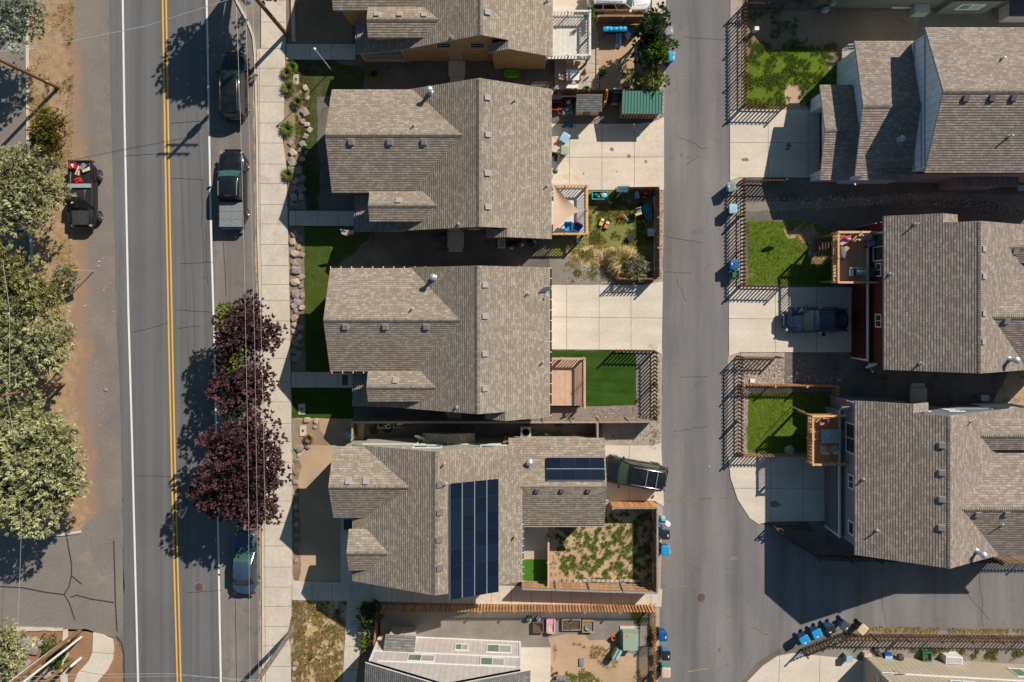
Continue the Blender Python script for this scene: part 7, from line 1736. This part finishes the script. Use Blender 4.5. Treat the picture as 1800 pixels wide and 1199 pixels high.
obj1('deck_chair','black and white folding lounge chair under the eave','chair',974,277,[('sling','black',lambda b: b.cbox((0,0,.4),.7,.5,.03,.5,ry=.2)),('frame','white',lambda b: [b.bar((-.4,-.3,.38),(.3,-.3,.45),.04,.04), b.bar((-.4,.3,.38),(.3,.3,.45),.04,.04), b.bar((.3,-.3,.45),(.3,.3,.45),.04,.04)]),('leg','steel',lambda b: [b.tube((x_,y_,0),(x_,y_,.4),.015) for x_ in (-.3,.25) for y_ in (-.28,.28)])],.9)
obj1('kettle_grill','small dark kettle grill on the driveway edge','grill',975,303,[('bowl','dgrey',lambda b: b.lathe([(.02,.4),(.18,.46),(.22,.56),(.18,.66),(.02,.72)],(0,0,0),18)),('handle','steel',lambda b: b.tube((-.06,0,.74),(.06,0,.74),.02)),('leg','steel',lambda b: [b.tube((.0,.0,.45),(.2*math.cos(a),.2*math.sin(a),0),.012) for a in (0,2.1,4.2)])])
obj1('dark_cabinet','black cabinet in the gap between the sheds','cabinet',1079,176,[('box','black',lambda b: b.box(-.25,.25,-.3,.3,0,1.0)),('shelf','cream',lambda b: b.box(-.24,.24,-.46,-.31,.3,.5)),('top','dgrey',lambda b: b.box(-.27,.27,-.32,.32,1.0,1.04))])
obj1('grey_cabinet','grey metal cabinet behind the green roofed shed','cabinet',1083,166,[('box','grey',lambda b: b.box(-.32,.32,-.16,.16,0,1.1)),('top','galv',lambda b: b.box(-.34,.34,-.18,.18,1.1,1.14))])
# toy yard
obj1('water_table','green and blue toy water table in the yard corner','toy',1053,345,[('basin','teal',lambda b: [b.box(-.6,.6,-.32,.32,.35,.42), b.box(-.6,.6,-.32,-.26,.42,.58), b.box(-.6,.6,.26,.32,.42,.58), b.box(-.6,-.54,-.26,.26,.42,.58), b.box(.54,.6,-.26,.26,.42,.58)]),('tray','paleblue',lambda b: b.rock((.32,0,.5),.26,.24,.14,8,rough=.1)),('cups','green',lambda b: [b.lathe([(.06,0),(.08,.14),(.01,.14)],(x_,y_,.43),12) for x_,y_ in ((-.3,.1),(-.15,-.05),(.05,.12))]),('bowl','grey',lambda b: b.rock((-.12,-.1,.48),.16,.1,.08,9)),('leg','blue',lambda b: [b.box(x_-.05,x_+.05,y_-.05,y_+.05,0,.35) for x_ in (-.5,.5) for y_ in (-.25,.25)])])
obj1('toy_bin','blue and white toy bin against the board fence','toy box',1118,344,[('bin','blue',lambda b: [b.box(-.22,.22,-.38,.38,0,.4)]),('lid','white',lambda b: [b.cbox((-.0,.1,.43),.3,.34,.05), b.cbox((.08,-.1,.46),.16,.3,.05), b.cbox((-.12,-.05,.46),.06,.5,.05)])])
for i,(x,y,r,m,t) in enumerate(((1134,339,.2,'orange','large orange ball among the toys'),(1140,335,.12,'green','small green ball beside the orange ball'),(1127,337,.12,'yellow','small yellow ball left of the orange ball'),(1128,346,.17,'red','dark red ball among the toys'),(1133,347,.1,'yellow','little yellow ball below the orange ball'))):
    obj1('ball', t, 'ball', x, y, [('ball',m,lambda b: b.rock((0,0,r),r*1.05,r*1.05,r*1.3,3,sub=3,rough=0))])
obj1('toy_rack','coloured striped toy rack in the fence corner','toy',1149,338,[('panel','red',lambda b: b.cbox((0,0,.3),.4,.12,.05,.5)),('panel','skyblue',lambda b: b.cbox((.03,-.1,.36),.4,.1,.05,.5)),('panel','green',lambda b: b.cbox((-.02,.12,.34),.4,.1,.05,.5))])
bike('white tyred child bicycle lying among the toys', 1143, 347, .3, 'pink', -1.25, .6); bike('blue child bicycle lying in the toy heap', 1133, 356, 1.1, 'blue', -1.2, .58)
obj1('kiddie_pool','turquoise foot shaped paddling pool leaning by the fence','paddling pool',1138,374,[('pool','teal',lambda b: [b.lathe([(.01,.05),(.30,.06),(.36,.2),(.31,.2),(.27,.09),(.01,.08)],(0,.28,0),24), b.lathe([(.01,.05),(.25,.06),(.30,.2),(.26,.2),(.22,.09),(.01,.08)],(.05,-.3,0),24)]),('rim','skyblue',lambda b: b.path([(.3*math.cos(a)*(1 if math.sin(a)>0 else .85)+(.03 if math.sin(a)<0 else 0), .62*math.sin(a), .2) for a in [i*2*math.pi/24 for i in range(25)]],.03))],.15)
obj1('high_chair','grey seated folding toddler swing chair','chair',1120,372,[('seat','grey',lambda b: [b.cbox((0,0,.55),.42,.42,.08,.3), b.cbox((0,.2,.7),.42,.06,.3,.3)]),('cushion','chairgrey',lambda b: b.cbox((.02,-.02,.62),.3,.3,.06,.3)),('frame','black',lambda b: [b.tube((x_*1.6,y_*1.6,0),(x_,y_,.55),.018) for x_ in (-.22,.22) for y_ in (-.22,.22)]),('tray','tanplastic',lambda b: b.cbox((0,-.24,.66),.5,.2,.04,.3))])
for i,(x,y,m,t) in enumerate(((1057,391,'yellow','yellow toy truck on the dry lawn'),(1066,396,'coral','orange seated toy truck right of the yellow one'))):
    obj1('toy_truck', t, 'toy', x, y, [('bed',m,lambda b: [b.box(-.14,.14,-.28,.05,.1,.26), b.box(-.11,.11,-.25,.02,.262,.27)]),('cab','yellow',lambda b: [b.box(-.13,.13,.06,.28,.1,.3)]),('roof','white',lambda b: b.box(-.11,.11,.1,.24,.3,.33)),('wheels','black',lambda b: [b.lathe([(.01,-.03),(.08,-.03),(.08,.03),(.01,.03)],(x_,y_,.08),12,M=Matrix.Rotation(math.pi/2,4,'Y')) for x_ in (-.14,.14) for y_ in (-.18,.18)])],-.35)
obj1('toy_horse','red and tan toy crane arm lying on the dry lawn','toy',1093,381,[('arm','red',lambda b: [b.bar((-.3,-.35,.1),(-.1,.15,.35),.07,.07), b.bar((-.1,.15,.35),(.1,.12,.3),.09,.09)]),('arm_end','tanplastic',lambda b: b.bar((.1,.12,.3),(.4,-.2,.15),.06,.06)),('foot','grey',lambda b: b.lathe([(.01,0),(.09,.01),(.08,.07),(.01,.08)],(-.3,-.36,.02),12)),('claw','skyblue',lambda b: b.cbox((.42,-.26,.1),.1,.12,.06))])
obj1('yellow_toys','small yellow blocks beneath the toddler chair','toy',1127,389,[('block','yellow',lambda b: [b.cbox((x_,y_,.06),.12,.1,.1,a) for x_,y_,a in ((-.15,-.05,.2),(.1,.06,.8),(.2,.0,.1))]),('wheel','black',lambda b: b.rock((-.02,.08,.08),.1,.08,.08,8))])
obj1('play_oven','white and grey play kitchen against the board fence','toy',1143,410,[('box','grey',lambda b: b.box(-.28,.28,-.26,.26,0,.6)),('top','white',lambda b: [b.box(-.3,.3,.0,.28,.6,.75), b.box(-.27,.27,-.27,-.0,.6,.63)])])
obj1('dark_bag','black crate lying on the dry lawn','crate',1107,419,[('crate','black',lambda b: b.cbox((0,0,.15),.46,.42,.3,.7))])
obj1('teal_bin','teal plastic bin below the deck corner','bin',1016,424,[('bin','teal',lambda b: b.lathe([(.14,0),(.2,.4),(.17,.4),(.13,.05)],(0,0,0),4)),('lid','paleblue',lambda b: b.cbox((0,0,.42),.28,.36,.03,.2))],.2)
obj1('green_hatch','green utility hatch at the foot of the board fence','utility hatch',1136,471,[('box','green',lambda b: b.box(-.24,.24,-.42,.42,0,.22)),('lid','sage',lambda b: b.box(-.22,.22,-.4,.4,.22,.26))])
obj1('white_tile','white tile lying in the gravel','tile',1075,478,[('tile','white',lambda b: b.cbox((0,0,.03),.34,.18,.05,-.25))]); obj1('grey_tile','grey slate lying on the straw grass','tile',1054,449,[('tile','grey',lambda b: b.cbox((0,0,.03),.32,.2,.04,-.6))])
obj1('tarp','pale blue tarp draped on the board fence top','tarp',1095,330,[('sheet','paleblue',lambda b: [b.face([(-.45,-.25,-.35),(.35,-.3,-.3),(.5,.12,.02),(-.4,.1,.03)]), b.face([(-.4,.1,.03),(.5,.12,.02),(.45,.28,-.25),(-.35,.26,-.3)])])],h=1.85)
obj1('lean_board','tan plank leaning on the board fence','plank',1089,341,[('plank','fence_t',lambda b: b.bar((-.25,-.35,.05),(.15,.3,1.7),.14,.03))])
obj1('lean_board','brown plank propped against the fence by the play kitchen','plank',1148,398,[('plank','fence_t',lambda b: b.bar((-.35,-.25,.3),(.2,.15,1.5),.14,.03))])
obj1('lime_toy','lime hook shaped toy on the shaded grass','toy',1072,355,[('hook','lime',lambda b: b.path([(-.15,.2,.06),(-.1,-.02,.06),(.08,-.1,.06),(.18,-.02,.06)],.05,8))]); obj1('white_rod','pale rod lying on the shaded grass','rod',1103,353,[('rod','paleblue',lambda b: b.bar((-.2,.1,.05),(.2,-.1,.05),.05,.03))]); obj1('white_rod','upright pale rod near the leaning plank','rod',1094,345,[('rod','paleblue',lambda b: b.bar((0,.15,.05),(.05,-.3,.05),.05,.03))])
# shade sail over the white floored deck
t = thing('shade_sail','triangular tan shade sail stretched over the white deck','shade sail',P(972,368,2.6)); b = MB(); A,B,Cc = P(972,322,2.9)-P(972,368,2.6), P(1018,370,2.4)-P(972,368,2.6), P(972,408,2.9)-P(972,368,2.6)
n = 8
def sp(i, j):
    u, v = i/n, j/n
    p = A*(1-u) + (B*(1-v)+Cc*v)*u; c = (A+B+Cc)/3; e = min(u, 1-u, .5); 
    k = .10*math.sin(math.pi*v)*u + .10*math.sin(math.pi*u)*(1-min(1, 2*min(v,1-v)))
    return p.lerp(c, k*.9) - Vector((0,0,.25*math.sin(math.pi*u)*math.sin(math.pi*v)))
for i in range(n):
    for j in range(n): b.face([sp(i,j),sp(i+1,j),sp(i+1,j+1),sp(i,j+1)] if i else [sp(0,0),sp(1,j),sp(1,j+1)])
b.build('sail_cloth', K['sail'], t, smooth=True)
b = MB(); b.tube(B, P(1031,368,2.0)-P(972,368,2.6), .01); b.build('rope', K['white'], t)
for i,(x,y,rz,m,t) in enumerate(((998,400,.05,'skyblue','blue plastic deck chair left of the other'),(1014,401,-.5,'blue','darker blue plastic deck chair with pink towel beside it'))):
    obj1('deck_chair', t, 'chair', x, y, [('seat',m,lambda b: [b.box(-.27,.27,-.27,.25,.38,.43), b.box(-.30,-.25,-.28,.28,.43,.62), b.box(.25,.30,-.28,.28,.43,.62)]),('backrest',m,lambda b: b.cbox((0,.28,.66),.56,.05,.5,0,rx=-.25)),('leg',m,lambda b: [b.box(x_-.03,x_+.03,y_-.03,y_+.03,0,.4) for x_ in (-.26,.26) for y_ in (-.25,.25)])], rz, h=.95)
obj1('towel','crumpled pink red towel on the deck rail side','towel',1013,390,[('cloth','magenta',lambda b: [b.rock((0,0,.3),.2,.15,.3,5,rough=.6,sub=3), b.rock((.2,-.15,.3),.16,.14,.22,6,rough=.6,sub=3)])],h=1.0)
# lower back yard
obj1('fire_pit','square dark metal fire pit on the gravel','fire pit',946,1100,[('rim','iron',lambda b: [b.box(-.42,.42,-.42,-.32,.28,.36), b.box(-.42,.42,.32,.42,.28,.36), b.box(-.42,-.32,-.32,.32,.28,.36), b.box(.32,.42,-.32,.32,.28,.36)]),('bowl','soil',lambda b: b.mesh([(-.32,-.32,.3),(.32,-.32,.3),(.32,.32,.3),(-.32,.32,.3),(0,0,.12)],[(0,1,4),(1,2,4),(2,3,4),(3,0,4)])),('leg','iron',lambda b: [b.box(x_-.04,x_+.04,y_-.04,y_+.04,0,.28) for x_ in (-.36,.36) for y_ in (-.36,.36)])])
obj1('raised_bed','long raised planter bed of bare soil','planter',1004,1096,[('frame','fence_g',lambda b: [b.box(-.72,.72,-.42,-.36,0,.3), b.box(-.72,.72,.36,.42,0,.3), b.box(-.72,-.66,-.36,.36,0,.3), b.box(.66,.72,-.36,.36,0,.3)]),('soil','soil',lambda b: b.box(-.66,.66,-.36,.36,0,.2)),('stick','wood',lambda b: b.bar((-.4,.2,.24),(.0,.1,.26),.05,.04))])
obj1('raised_bed','square raised planter with a metal wash tub','planter',1033,1098,[('frame','fence_t',lambda b: [b.box(-.44,.44,-.44,-.38,0,.4), b.box(-.44,.44,.38,.44,0,.4), b.box(-.44,-.38,-.38,.38,0,.4), b.box(.38,.44,-.38,.38,0,.4)]),('soil','wood',lambda b: b.box(-.38,.38,-.38,.38,0,.3)),('tub','grey',lambda b: b.lathe([(.16,.3),(.24,.42),(.2,.42),(.12,.34),(.05,.36),(.01,.40)],(-.02,-.06,0),20))])
obj1('electric_transformer','sage green pad mounted electrical cabinet on concrete','utility cabinet',1106,1118,[('cabinet','sage',lambda b: [b.box(-.58,.48,-.62,.62,.1,1.0), b.box(-.61,.51,-.65,.65,1.0,1.06)]),('pad','walk',lambda b: b.box(-.7,1.35,-.72,.78,0,.1)),('warning_label','orange',lambda b: b.box(-.45,-.2,.36,.48,1.06,1.066))])
obj1('transformer_pedestal','small pale green utility pedestal tilted on the dirt','utility cabinet',1082,1143,[('box','sage',lambda b: [b.cbox((0,0,.45),.42,.8,.85,-.5), b.cbox((.12,.06,.9),.2,.75,.06,-.5)]),('lid','paleblue',lambda b: b.cbox((.14,.05,.93),.24,.78,.05,-.5,ry=.4))])
obj1('flower_pot','orange clay pot near the utility pedestal','plant pot',1078,1119,[('pot','orange',lambda b: b.lathe([(.1,0),(.17,.3),(.19,.3),(.19,.36),(.15,.36),(.09,.05)],(0,0,0),18))])
obj1('toy_car','pale pink ride-on toy car with a cream seat','toy',968,1098,[('shell','pink',lambda b: [b.box(-.34,-.22,-.5,.55,.1,.4), b.box(.22,.34,-.5,.55,.1,.4), b.box(-.22,.22,.12,.55,.1,.34)]),('seat','tanplastic',lambda b: [b.box(-.2,.2,-.42,.1,.1,.28), b.box(-.2,.2,-.5,-.42,.1,.5)]),('wheel','grey',lambda b: [b.lathe([(.01,-.05),(.13,-.05),(.13,.05),(.01,.05)],(x_,y_,.13),12,M=Matrix.Rotation(math.pi/2,4,'Y')) for x_ in (-.34,.34) for y_ in (-.35,.35)])])
obj1('toy_stand','green and white toy activity stand by the orange fence','toy',930,1084,[('stand','green',lambda b: [b.cbox((0,0,.25),.36,.3,.3,.1), b.cbox((0,.1,.45),.3,.05,.3,.1)]),('knobs','white',lambda b: [b.lathe([(.01,0),(.06,.02),(.01,.1)],(x_,y_,.4),10) for x_,y_ in ((-.12,-.05),(.1,-.08),(.02,.05))])])
obj1('water_bottle','pale blue water drum beside the fire pit','drum',946,1084,[('drum','paleblue',lambda b: b.lathe([(.15,0),(.17,.03),(.17,.4),(.1,.46),(.01,.47)],(0,0,0),18)),('cap','white',lambda b: b.lathe([(.05,.46),(.05,.5),(.01,.5)],(0,0,0),12))])
obj1('gas_grill','grey gas grill at the bottom edge of the dirt yard','grill',986,1193,[('cabinet','grey',lambda b: b.box(-.38,.38,-.3,.3,.1,.85)),('hood','dgrey',lambda b: b.rock((0,-.02,.92),.42,.34,.26,3,rough=.05,sub=3)),('side_shelf','steel',lambda b: [b.box(-.72,-.40,-.24,.24,.82,.86), b.box(.40,.72,-.24,.24,.82,.86)]),('tongs','chrome',lambda b: [b.bar((-.2,.3,.9),(-.1,.55,.95),.03,.03), b.bar((.1,.3,.9),(.15,.5,.95),.03,.03)])])
obj1('garden_hose','black coiled tool on the gravel by the grill','tool',978,1180,[('coil','black',lambda b: b.rock((0,0,.3),.14,.1,.2,9,rough=.5)),('rod','steel',lambda b: b.bar((0,0,.3),(.1,-.2,.5),.03,.03))])
scatter('flower_bed', [(995,1180),(1040,1182),(1060,1199),(1050,1230),(990,1230)], 160, 'l_grass', .2, .025, 31, 8, None, 1, r=.12); scatter('flower_bed', [(1000,1182),(1050,1186),(1060,1220),(1000,1220)], 60, 'l_yellow', .18, .03, 32, 6, None, 1, r=.06)
obj1('fallen_leaf','curled orange leaf litter on the alley','leaf litter',1267,1142,[('litter','wood',lambda b: [b.cbox((x_,y_,.03),.25,.1,.03,a,ry=.2) for x_,y_,a in ((-.05,.0,.8),(.05,.06,1.1),(.0,.12,.6))])])
obj1('stick','pale broken branch lying on the alley','branch',1226,1178,[('stick','fence_t',lambda b: b.path([(-.75,-.1,.03),(-.3,-.05,.04),(.2,.05,.03),(.85,.12,.03)],.03,6))])
# right hand yards
obj1('utility_pedestal','small white utility pedestal inside the upper picket fence','utility pedestal',1325,56,[('box','white',lambda b: b.box(-.14,.14,-.12,.12,0,.75)),('lid','trim',lambda b: b.box(-.16,.16,-.14,.14,.75,.8))])
obj1('ground_utility_box','white square lid in the pebble bed','utility lid',1322,669,[('lid','white',lambda b: b.box(-.18,.18,-.15,.15,0,.14))])
obj1('yellow_toy','tiny yellow toy on the pebbles','toy',1313,644,[('toy','yellow',lambda b: b.rock((0,0,.06),.07,.06,.07,2))])
obj1('wall_unit','pale green air conditioning cabinet at the olive wall','air conditioner',1611,22,[('casing','sage',lambda b: b.box(-.55,.55,-.35,.3,0,.85)),('top','galv',lambda b: b.box(-.57,.57,-.37,.32,.85,.9))])
obj1('wall_unit','pale meter box standing against the olive wall','utility box',1446,22,[('casing','paleblue',lambda b: b.box(-.22,.22,-.12,.12,.2,.8)),('pipe','pipe',lambda b: b.tube((.2,.1,0),(.35,.5,.9),.025))])
obj1('wall_unit','grey utility box on the ground beyond the plum wall','utility box',1788,332,[('casing','grey',lambda b: b.box(-.28,.28,-.2,.2,0,.5)),('lid','galv',lambda b: b.box(-.3,.3,-.22,.22,.5,.54))])
obj1('wall_unit','small pale green box in the shaded gap between right houses','utility box',1725,698,[('casing','sage',lambda b: b.box(-.28,.28,-.2,.2,0,.45)),('lid','paleblue',lambda b: b.box(-.3,.3,-.22,.22,.45,.5))])
obj1('porch_grill','dark grill on the small porch of the stepped house','grill',1491,112,[('cabinet','dgrey',lambda b: b.box(-.3,.3,-.22,.22,.0,.8)),('hood','white',lambda b: b.cbox((-.05,.05,.88),.5,.25,.16,.1)),('shelf','steel',lambda b: b.box(.3,.6,-.2,.2,.75,.79))],h=.25)
obj1('flower_box','row of small white pots along the porch edge','plant pot',1492,139,[('pots','white',lambda b: [b.lathe([(.04,0),(.06,.12),(.01,.12)],(x_,0,0),8) for x_ in [-.4+.13*i for i in range(7)]]),('tray','tanplastic',lambda b: b.box(-.5,.5,-.08,.08,0,.03))],h=.25)
# deck furniture, red house
Z1 = 2.7
obj1('play_slide','pink toddler play car on the high deck','toy',1480,424,[('shell','pink',lambda b: [b.cbox((0,0,.3),.75,.4,.35,.5), b.rock((.25,.15,.5),.25,.18,.22,4)]),('roof','magenta',lambda b: [b.tube((-.2,.2,.3),(-.15,.25,.8),.03), b.tube((.2,.35,.3),(.2,.35,.8),.03), b.bar((-.15,.25,.8),(.2,.35,.8),.25,.04)]),('wheel','white',lambda b: [b.lathe([(.01,-.04),(.1,-.04),(.1,.04),(.01,.04)],(x_,y_,.12),12,M=Matrix.Rotation(math.pi/2,4,'X')) for x_,y_ in ((-.3,-.28),(.1,-.05),(-.35,.1))])],h=Z1)
obj1('round_side_table','round pale side table on the high deck','table',1507,418,[('tabletop','tanplastic',lambda b: b.lathe([(.01,.5),(.26,.5),(.28,.53),(.27,.56),(.01,.56)],(0,0,0),24)),('leg','steel',lambda b: [b.tube((.16*math.cos(a),.16*math.sin(a),.5),(.2*math.cos(a),.2*math.sin(a),0),.015) for a in (0,2.1,4.2)])],h=Z1)
obj1('grey_crate','grey storage seat beside the round side table','box',1522,417,[('box','grey',lambda b: b.box(-.22,.22,-.2,.2,0,.42)),('lid','galv',lambda b: b.box(-.24,.24,-.22,.22,.42,.47))],h=Z1)
obj1('activity_table','magenta framed sand table with blue tray on the high deck','toy table',1528,429,[('frame','magenta',lambda b: [b.bar((-.45,-.2,.45),(.4,-.12,.5),.06,.12), b.bar((-.45,.2,.45),(.4,.3,.5),.06,.12), b.bar((-.45,-.2,.45),(-.45,.2,.45),.06,.12), b.bar((.42,-.14,.5),(.42,.32,.5),.14,.12)]),('tray','paleblue',lambda b: b.box(-.42,.3,-.16,.2,.38,.44)),('leg','magenta',lambda b: [b.tube((x_,y_,0),(x_,y_,.42),.03) for x_ in (-.4,.36) for y_ in (-.16,.24)])],.25,h=Z1)
obj1('covered_chair','grey covered lounge seat against the deck railing','chair',1476,446,[('cover','chairgrey',lambda b: [b.rock((0,0,.35),.28,.5,.42,6,rough=.15,sub=3), b.cbox((0,0,.2),.45,.85,.35)]),('feet','black',lambda b: [b.box(x_-.03,x_+.03,y_-.03,y_+.03,0,.1) for x_ in (-.18,.18) for y_ in (-.35,.35)])],h=Z1)
obj1('gas_grill','stainless steel gas grill on the high deck','grill',1502,479,[('cabinet','galv',lambda b: b.box(-.38,.38,-.26,.26,.1,.8)),('hood','steel',lambda b: [b.path([(-.3,.0,.9),(.42,.0,.9)],.22,14)]),('shelf','steel',lambda b: [b.box(-.72,-.4,-.28,.26,.78,.82), b.box(-.72,.75,.26,.34,.86,.92)]),('knob_panel','black',lambda b: b.box(-.38,-.32,-.28,.28,.78,.96))],h=Z1)
obj1('covered_chair','dark covered seat beside the steel grill','chair',1531,480,[('cover','dgrey',lambda b: b.rock((0,0,.4),.26,.4,.45,16,rough=.15,sub=3)),('feet','black',lambda b: b.box(-.18,.18,-.25,.25,0,.1))],h=Z1)
# deck furniture, grey house
Z2 = 2.6
obj1('glass_table','rectangular glass dining table on the lower right deck','table',1455,764,[('tabletop','tabletop',lambda b: b.box(-.74,.70,-.5,.5,.68,.71)),('frame','dgrey',lambda b: [b.bar(p,q,.04,.04) for p,q in (((-.72,-.48,.67),(.68,-.48,.67)),((.68,-.48,.67),(.68,.48,.67)),((.68,.48,.67),(-.72,.48,.67)),((-.72,.48,.67),(-.72,-.48,.67)))]),('leg','dgrey',lambda b: [b.tube((x_,y_,0),(x_,y_,.67),.025) for x_ in (-.66,.62) for y_ in (-.42,.42)])],h=Z2)
obj1('glass_jar','small pale glass candle jar on the glass table','jar',1458,765,[('jar','paleblue',lambda b: b.lathe([(.05,0),(.06,.1),(.03,.14)],(0,0,0),14)),('lid','white',lambda b: b.lathe([(.06,0),(.07,.03),(.01,.05)],(-.12,-.03,0),12))],h=Z2+.71)
for i,(x,y,rz,cm,t) in enumerate(((1443,740,0,'coral','coral cushioned dining chair at the top left of the table'),(1459,738,-.15,'coral','coral cushioned dining chair at the top right of the table'),(1430,763,1.57,'coral','coral cushioned chair at the left end of the glass table'),(1483,762,-1.57,'coral','shaded coral chair at the right end of the glass table'),(1444,787,3.14,'cream','cream sling dining chair pushed below the table'),(1462,786,3.3,'cream','empty cream chair half in shade below the table'))):
    obj1('dining_chair', t, 'chair', x, y, [('seat',cm,lambda b: b.cbox((0,0,.42),.46,.46,.07)),('backrest',cm,lambda b: b.cbox((0,.26,.70),.46,.06,.5,0,rx=-.22)),('armrest','galv',lambda b: [b.bar((s_*.27,-.2,.62),(s_*.27,.24,.66),.05,.03) for s_ in (-1,1)]),('leg','galv',lambda b: [b.tube((x_,y_,0),(x_,y_,.42),.016) for x_ in (-.24,.24) for y_ in (-.2,.22)])], rz, h=Z2)
obj1('round_stone','pale round garden stone at the edge of the shaded lawn','garden stone',1387,791,[('stone','walk',lambda b: b.lathe([(.01,.0),(.36,.0),(.36,.08),(.3,.12),(.01,.12)],(0,0,0),22))])
# bottom right side strip
obj1('utility_pedestal','sage green utility pedestal near the leaning carts','utility pedestal',1486,1151,[('box','sage',lambda b: b.box(-.2,.2,-.22,.22,0,.7)),('cap','paleblue',lambda b: [b.box(-.22,.22,-.24,.24,.7,.76), b.cbox((.15,-.2,.5),.12,.12,.5)])])
obj1('planter_box','green square planter box beside the beige wall','planter',1624,1149,[('frame','green',lambda b: [b.box(-.34,.34,-.34,-.24,.1,.55), b.box(-.34,.34,.24,.34,.1,.55), b.box(-.34,-.24,-.24,.24,.1,.55), b.box(.24,.34,-.24,.24,.1,.55)]),('soil','soil',lambda b: b.box(-.24,.24,-.24,.24,.1,.4)),('base','wood',lambda b: b.box(-.36,.3,-.36,.36,0,.1))])
obj1('air_conditioner','long white heat pump beside the beige wall','air conditioner',1668,1153,[('casing','white',lambda b: [b.cbox((0,0,.4),1.25,.55,.7,-.06)]),('grille','galv',lambda b: b.cbox((.0,.0,.76),1.1,.4,.03,-.06)),('foot','walk',lambda b: b.box(-.7,.7,-.35,.35,0,.05))])
obj1('kettle_grill','dark domed grill among junk by the beige wall','grill',1577,1150,[('dome','dgrey',lambda b: b.rock((0,0,.5),.3,.28,.26,7,rough=.05,sub=3)),('leg','steel',lambda b: [b.tube((0,0,.4),(.25*math.cos(a),.25*math.sin(a),0),.015) for a in (.3,2.4,4.5)])])
obj1('cooler','blue cooler with pale lid by the beige wall','cooler',1558,1148,[('body','blue',lambda b: b.box(-.26,.26,-.24,.1,0,.4)),('lid','paleblue',lambda b: b.box(-.28,.28,-.26,-.05,.4,.46))])
obj1('junk_pile','pile of dark garden tools heaped by the beige wall','tools',1539,1146,[('tools','black',lambda b: [b.bar((-.3+.1*i,.4,.1+.06*i),(.3+.12*i,-.5,.15),.06,.04) for i in range(4)]+[b.rock((-.1,.2,.2),.25,.2,.2,8)]),('handles','wood',lambda b: [b.bar((-.2,-.2,.2),(.4,-.6,.2),.05,.05), b.bar((0,-.3,.25),(.5,-.3,.2),.05,.05), b.bar((.1,0,.25),(.9,-.6,.2),.04,.04)]),('pots','tanplastic',lambda b: [b.lathe([(.08,0),(.12,.2),(.01,.2)],(x_,y_,0),12) for x_,y_ in ((.3,-.75),(.05,-.62))])])
obj1('wood_scrap','cream wooden block at the beige house corner','block',1521,1147,[('block','tanplastic',lambda b: b.box(-.28,.28,-.14,.14,0,.5))])
obj1('oil_pan','small black round dish on the driveway beside the navy car','dish',1447,588,[('dish','black',lambda b: b.lathe([(.01,.05),(.12,.05),(.15,.09),(.13,.09),(.1,.06)],(0,0,0),18))])
obj1('rubbish_bit','white crumpled cup on the short driveway','litter',1115,863,[('cup','white',lambda b: b.rock((0,0,.09),.09,.08,.08,3))])
for i,(x,y) in enumerate(((175,460),(174,468),(1336,521),(1055,953),(974,975),(1133,951),(1246,820),(150,538),(1110,105))):
    obj1('litter','small white scrap of litter on the ground','litter',x,y,[('scrap','white',lambda b: b.rock((0,0,.05),.06,.05,.05,i))],group='scraps of litter')
def ring(b):
    pass
# ================================================================== CAMERA, SUN, SKY
EL, AZ = R(40), math.atan2(.69, .72)
w = bpy.data.worlds.new('World'); SC.world = w; w.use_nodes = True
nt = w.node_tree; bg = nt.nodes['Background']
sky = nt.nodes.new('ShaderNodeTexSky'); sky.sky_type = 'NISHITA'; sky.sun_disc = False
sky.sun_elevation = EL; sky.sun_rotation = AZ; sky.air_density = 1.0; sky.dust_density = 1.0; sky.ozone_density = 1.0
tint = nt.nodes.new('ShaderNodeMix'); tint.data_type = 'RGBA'; tint.blend_type = 'MULTIPLY'; tint.inputs[0].default_value = 1
tint.inputs[7].default_value = (.66, .95, 1.0, 1)
nt.links.new(sky.outputs[0], tint.inputs[6]); nt.links.new(tint.outputs[2], bg.inputs[0]); bg.inputs[1].default_value = .062
sd = bpy.data.lights.new('sun', 'SUN'); sd.energy = 5.0; sd.angle = R(.5); sd.color = (1, .93, .83)
so = bpy.data.objects.new('sun', sd); COL.objects.link(so)
dv = Vector((math.sin(AZ)*math.cos(EL), math.cos(AZ)*math.cos(EL), math.sin(EL)))
so.rotation_euler = dv.to_track_quat('Z', 'Y').to_euler(); so.location = (30, 30, 50)
cd = bpy.data.cameras.new('camera'); cd.sensor_width = 36; cd.lens = 36*S*HC/1800
cd.shift_x = (900-X0)/1800; cd.shift_y = -(599.5-Y0)/1800; cd.clip_start = 1; cd.clip_end = 4000
co = bpy.data.objects.new('camera', cd); COL.objects.link(co); co.location = (0, 0, HC)
SC.camera = co
SC.view_settings.view_transform = 'Standard'; SC.view_settings.look = 'None'; SC.view_settings.exposure = 0; SC.view_settings.gamma = 1
